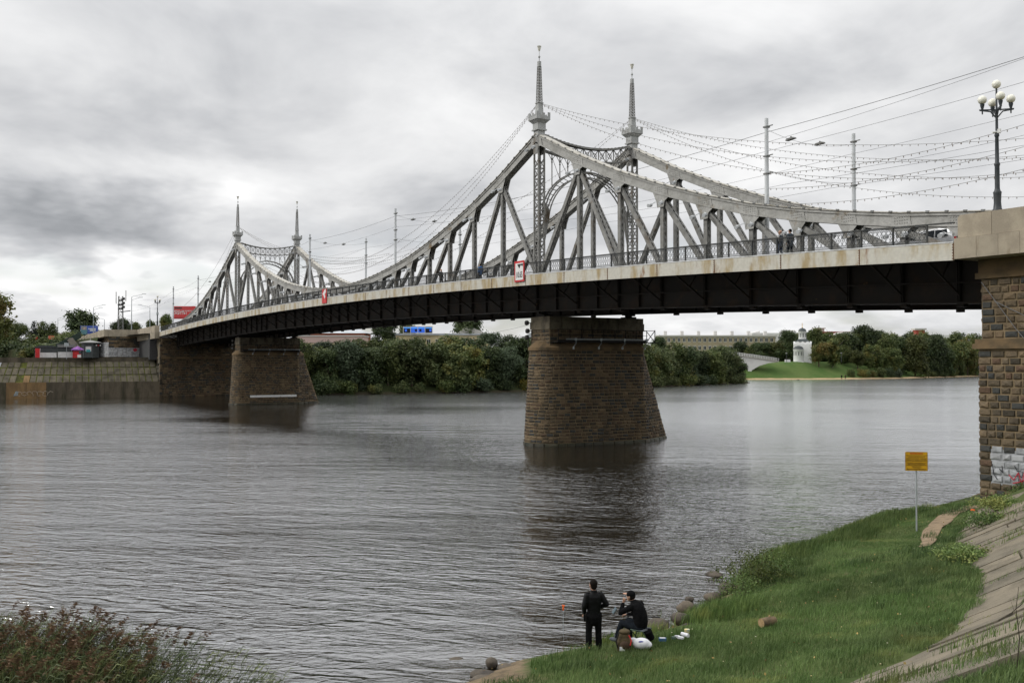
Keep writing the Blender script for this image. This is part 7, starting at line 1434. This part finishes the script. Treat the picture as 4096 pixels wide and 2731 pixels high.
# leafy shore bushes
def shrub(nm, x, y, w, h, n, leaf, mat, label, seed):
    r = np.random.default_rng(seed); z = float(terrain_z(np.array(x), np.array(y))); C = np.stack([r.normal(0, w*.36, n), r.normal(0, w*.36, n), np.abs(r.normal(.45, .28, n))*h], 1); C[:, 2] = np.clip(C[:, 2], .03, h)*(1-.35*np.clip(np.hypot(C[:, 0], C[:, 1])/w, 0, 1)); me = mesh_np('shrub_leaves', *leaves(C, np.full(n, .07), 7, leaf, seed)); p = empty(nm, (x, y, z), 0, label, 'bush'); obj('foliage', me, MAT[mat], p); s_ = MB()
    for k in range(14): q = C[k*3 % n]; s_.tube([(q[0]*.2, q[1]*.2, -.05), (q[0]*.7, q[1]*.7, q[2]*.6), tuple(q)], [.010, .007, .003], 4)
    s_.build('stem', MAT['bark'], p)
shrub('shore_bush', 100.6, -25.4, 1.5, 1.35, 420, .07, 'shrub_leaf', 'yellow-green leafy bush on the near shore above the rocks', 31); shrub('shore_bush', 100.2, -24.3, 1.1, .95, 260, .06, 'grass_tall', 'darker green bush behind the yellow-green one', 32); shrub('shore_bush', 101.3, -26.6, .9, .8, 220, .06, 'grass_tall', 'low green bush in front of the yellow-green one', 35)
shrub('weed_bush', 97.2, -4.6, 1.0, .7, 340, .09, 'grass_tall', 'dark green weeds at the foot of the right abutment', 33); shrub('weed_bush', 98.6, -4.0, .9, 1.0, 260, .09, 'grass_tall', 'tall weeds against the graffiti wall', 34); shrub('weed_bush', 101.0, -12.6, 1.3, .55, 380, .08, 'grass_tall', 'leafy weeds spilling over the edge of the slabs', 36); shrub('weed_bush', 102.3, -15.2, 1.2, .5, 340, .08, 'grass_tall', 'second patch of leafy weeds by the slab edge', 37); shrub('weed_bush', 105.8, -21.8, 1.2, .4, 300, .08, 'grass_tall', 'weeds with white flowers on the grass tongue beside the slabs', 38)
M('twig', (.03, .022, .015), .9); tw_ = MB(); tw_.tube([(0, 0, 0), (.03, .02, .40), (-.02, .04, .7), (.02, .03, .95)], [.006, .005, .004, .002], 5); tw_.tube([(-.01, .035, .6), (-.10, .06, .8)], [.003, .001], 4); o = tw_.build('twig', MAT['twig'], None, (117.76, -38.66, gz(117.76, -38.66))); tag(o, 'bare dark twig standing in the turf at the lower right', 'twig')
# reeds in the lower left
def reed_bed():
    r = np.random.default_rng(77); n = 9000; u = r.beta(1.0, 1.5, n); base = np.array([98.6, -49.7]); ax = np.array([.52, .854]); bx = np.array([.854, -.52]); L_ = -1.2+u*10.6; t = r.uniform(-.6, 3.6, n)
    P = base+ax*L_[:, None]+bx*t[:, None]; hm = np.interp(L_, [-1.5, 2.0, 5, 7.2, 9.4], [2.0, 2.22, 2.05, 1.6, .95]); H = hm*r.uniform(.62, 1.05, n); keep = r.random(n) < np.interp(L_, [-2, 5.4, 7, 9.4], [1, .9, .35, .12]); P, H, L_ = P[keep], H[keep], L_[keep]; n = len(H)
    V = []; F = []; RN = []; off = 0; PV = []; PF = []; PR = []; poff = 0
    def slip(a, b, c, w, rn):    # leaf as two quads-in-triangles
        nonlocal off
        a, b, c = map(np.array, (a, b, c)); sd_ = np.cross(b-a, (0.3, .8, .2)); sd_ = sd_/(np.linalg.norm(sd_)+1e-9)*w/2; V.extend([a-sd_, a+sd_, b+sd_*.8, b-sd_*.8, c]); F.extend([(off, off+1, off+2), (off, off+2, off+3), (off+3, off+2, off+4)]); RN.extend([rn]*3); off += 5
    for i in range(n):
        x, y = P[i]; h = H[i]; lean = np.array([.10*h+r.normal(0, .07)*h, .10*h+r.normal(0, .07)*h]); rn = r.random(); mid_ = np.array([x+lean[0]*.25, y+lean[1]*.25, h*.5]); top = np.array([x+lean[0], y+lean[1], h]); slip((x, y, -.25), mid_, top, .012, rn)
        for k in range(r.integers(7, 11)):
            s_ = r.uniform(.2, .92); b0 = np.array([x, y, 0])+(top-np.array([x, y, 0]))*s_*np.array([s_, s_, 1]); a = r.uniform(0, 6.28); ll = r.uniform(.28, .6); d_ = np.array([math.cos(a)*.45+.2, math.sin(a)*.45+.3, .85]); d_ /= np.linalg.norm(d_); b1 = b0+d_*ll*.55; b2 = b1+(d_*np.array([1, 1, .15])-np.array([0, 0, .18]))*ll*.5; slip(b0, b1, b2, .032, r.random())
        if h > 1.5 and r.random() < .20:
            for k in range(34):
                s_ = r.random(); q = top+np.array([.02+.12*s_, .015+.10*s_, -.05+.30*s_-.10*s_*s_])*1.0+r.normal(0, .022, 3); e = q+np.array([.06, .05, -.01])*r.uniform(.6, 1.5)+r.normal(0, .02, 3); sd_ = np.cross(e-q, (.2, .7, .4)); sd_ = sd_/(np.linalg.norm(sd_)+1e-9)*.022; PV.extend([q-sd_, q+sd_, e]); PF.append((poff, poff+1, poff+2)); PR.append(r.random()); poff += 3
    o = empty('reed_bed', (98, -46, 0)); o['kind'] = 'stuff'; tag(o, 'bed of reeds with brown plumes standing in the lower left shallows', 'reeds')
    a = obj('reed_stalks', mesh_np('reed_stalks', np.array(V), np.array(F), RN), MAT['reed_leaf'], o); b = obj('reed_plumes', mesh_np('reed_plumes', np.array(PV), np.array(PF), PR), MAT['reed_plume'], o)
    for c in (a, b): c['kind'] = 'stuff'; c.matrix_parent_inverse = Matrix.Translation((-98, 46, 0))
reed_bed()
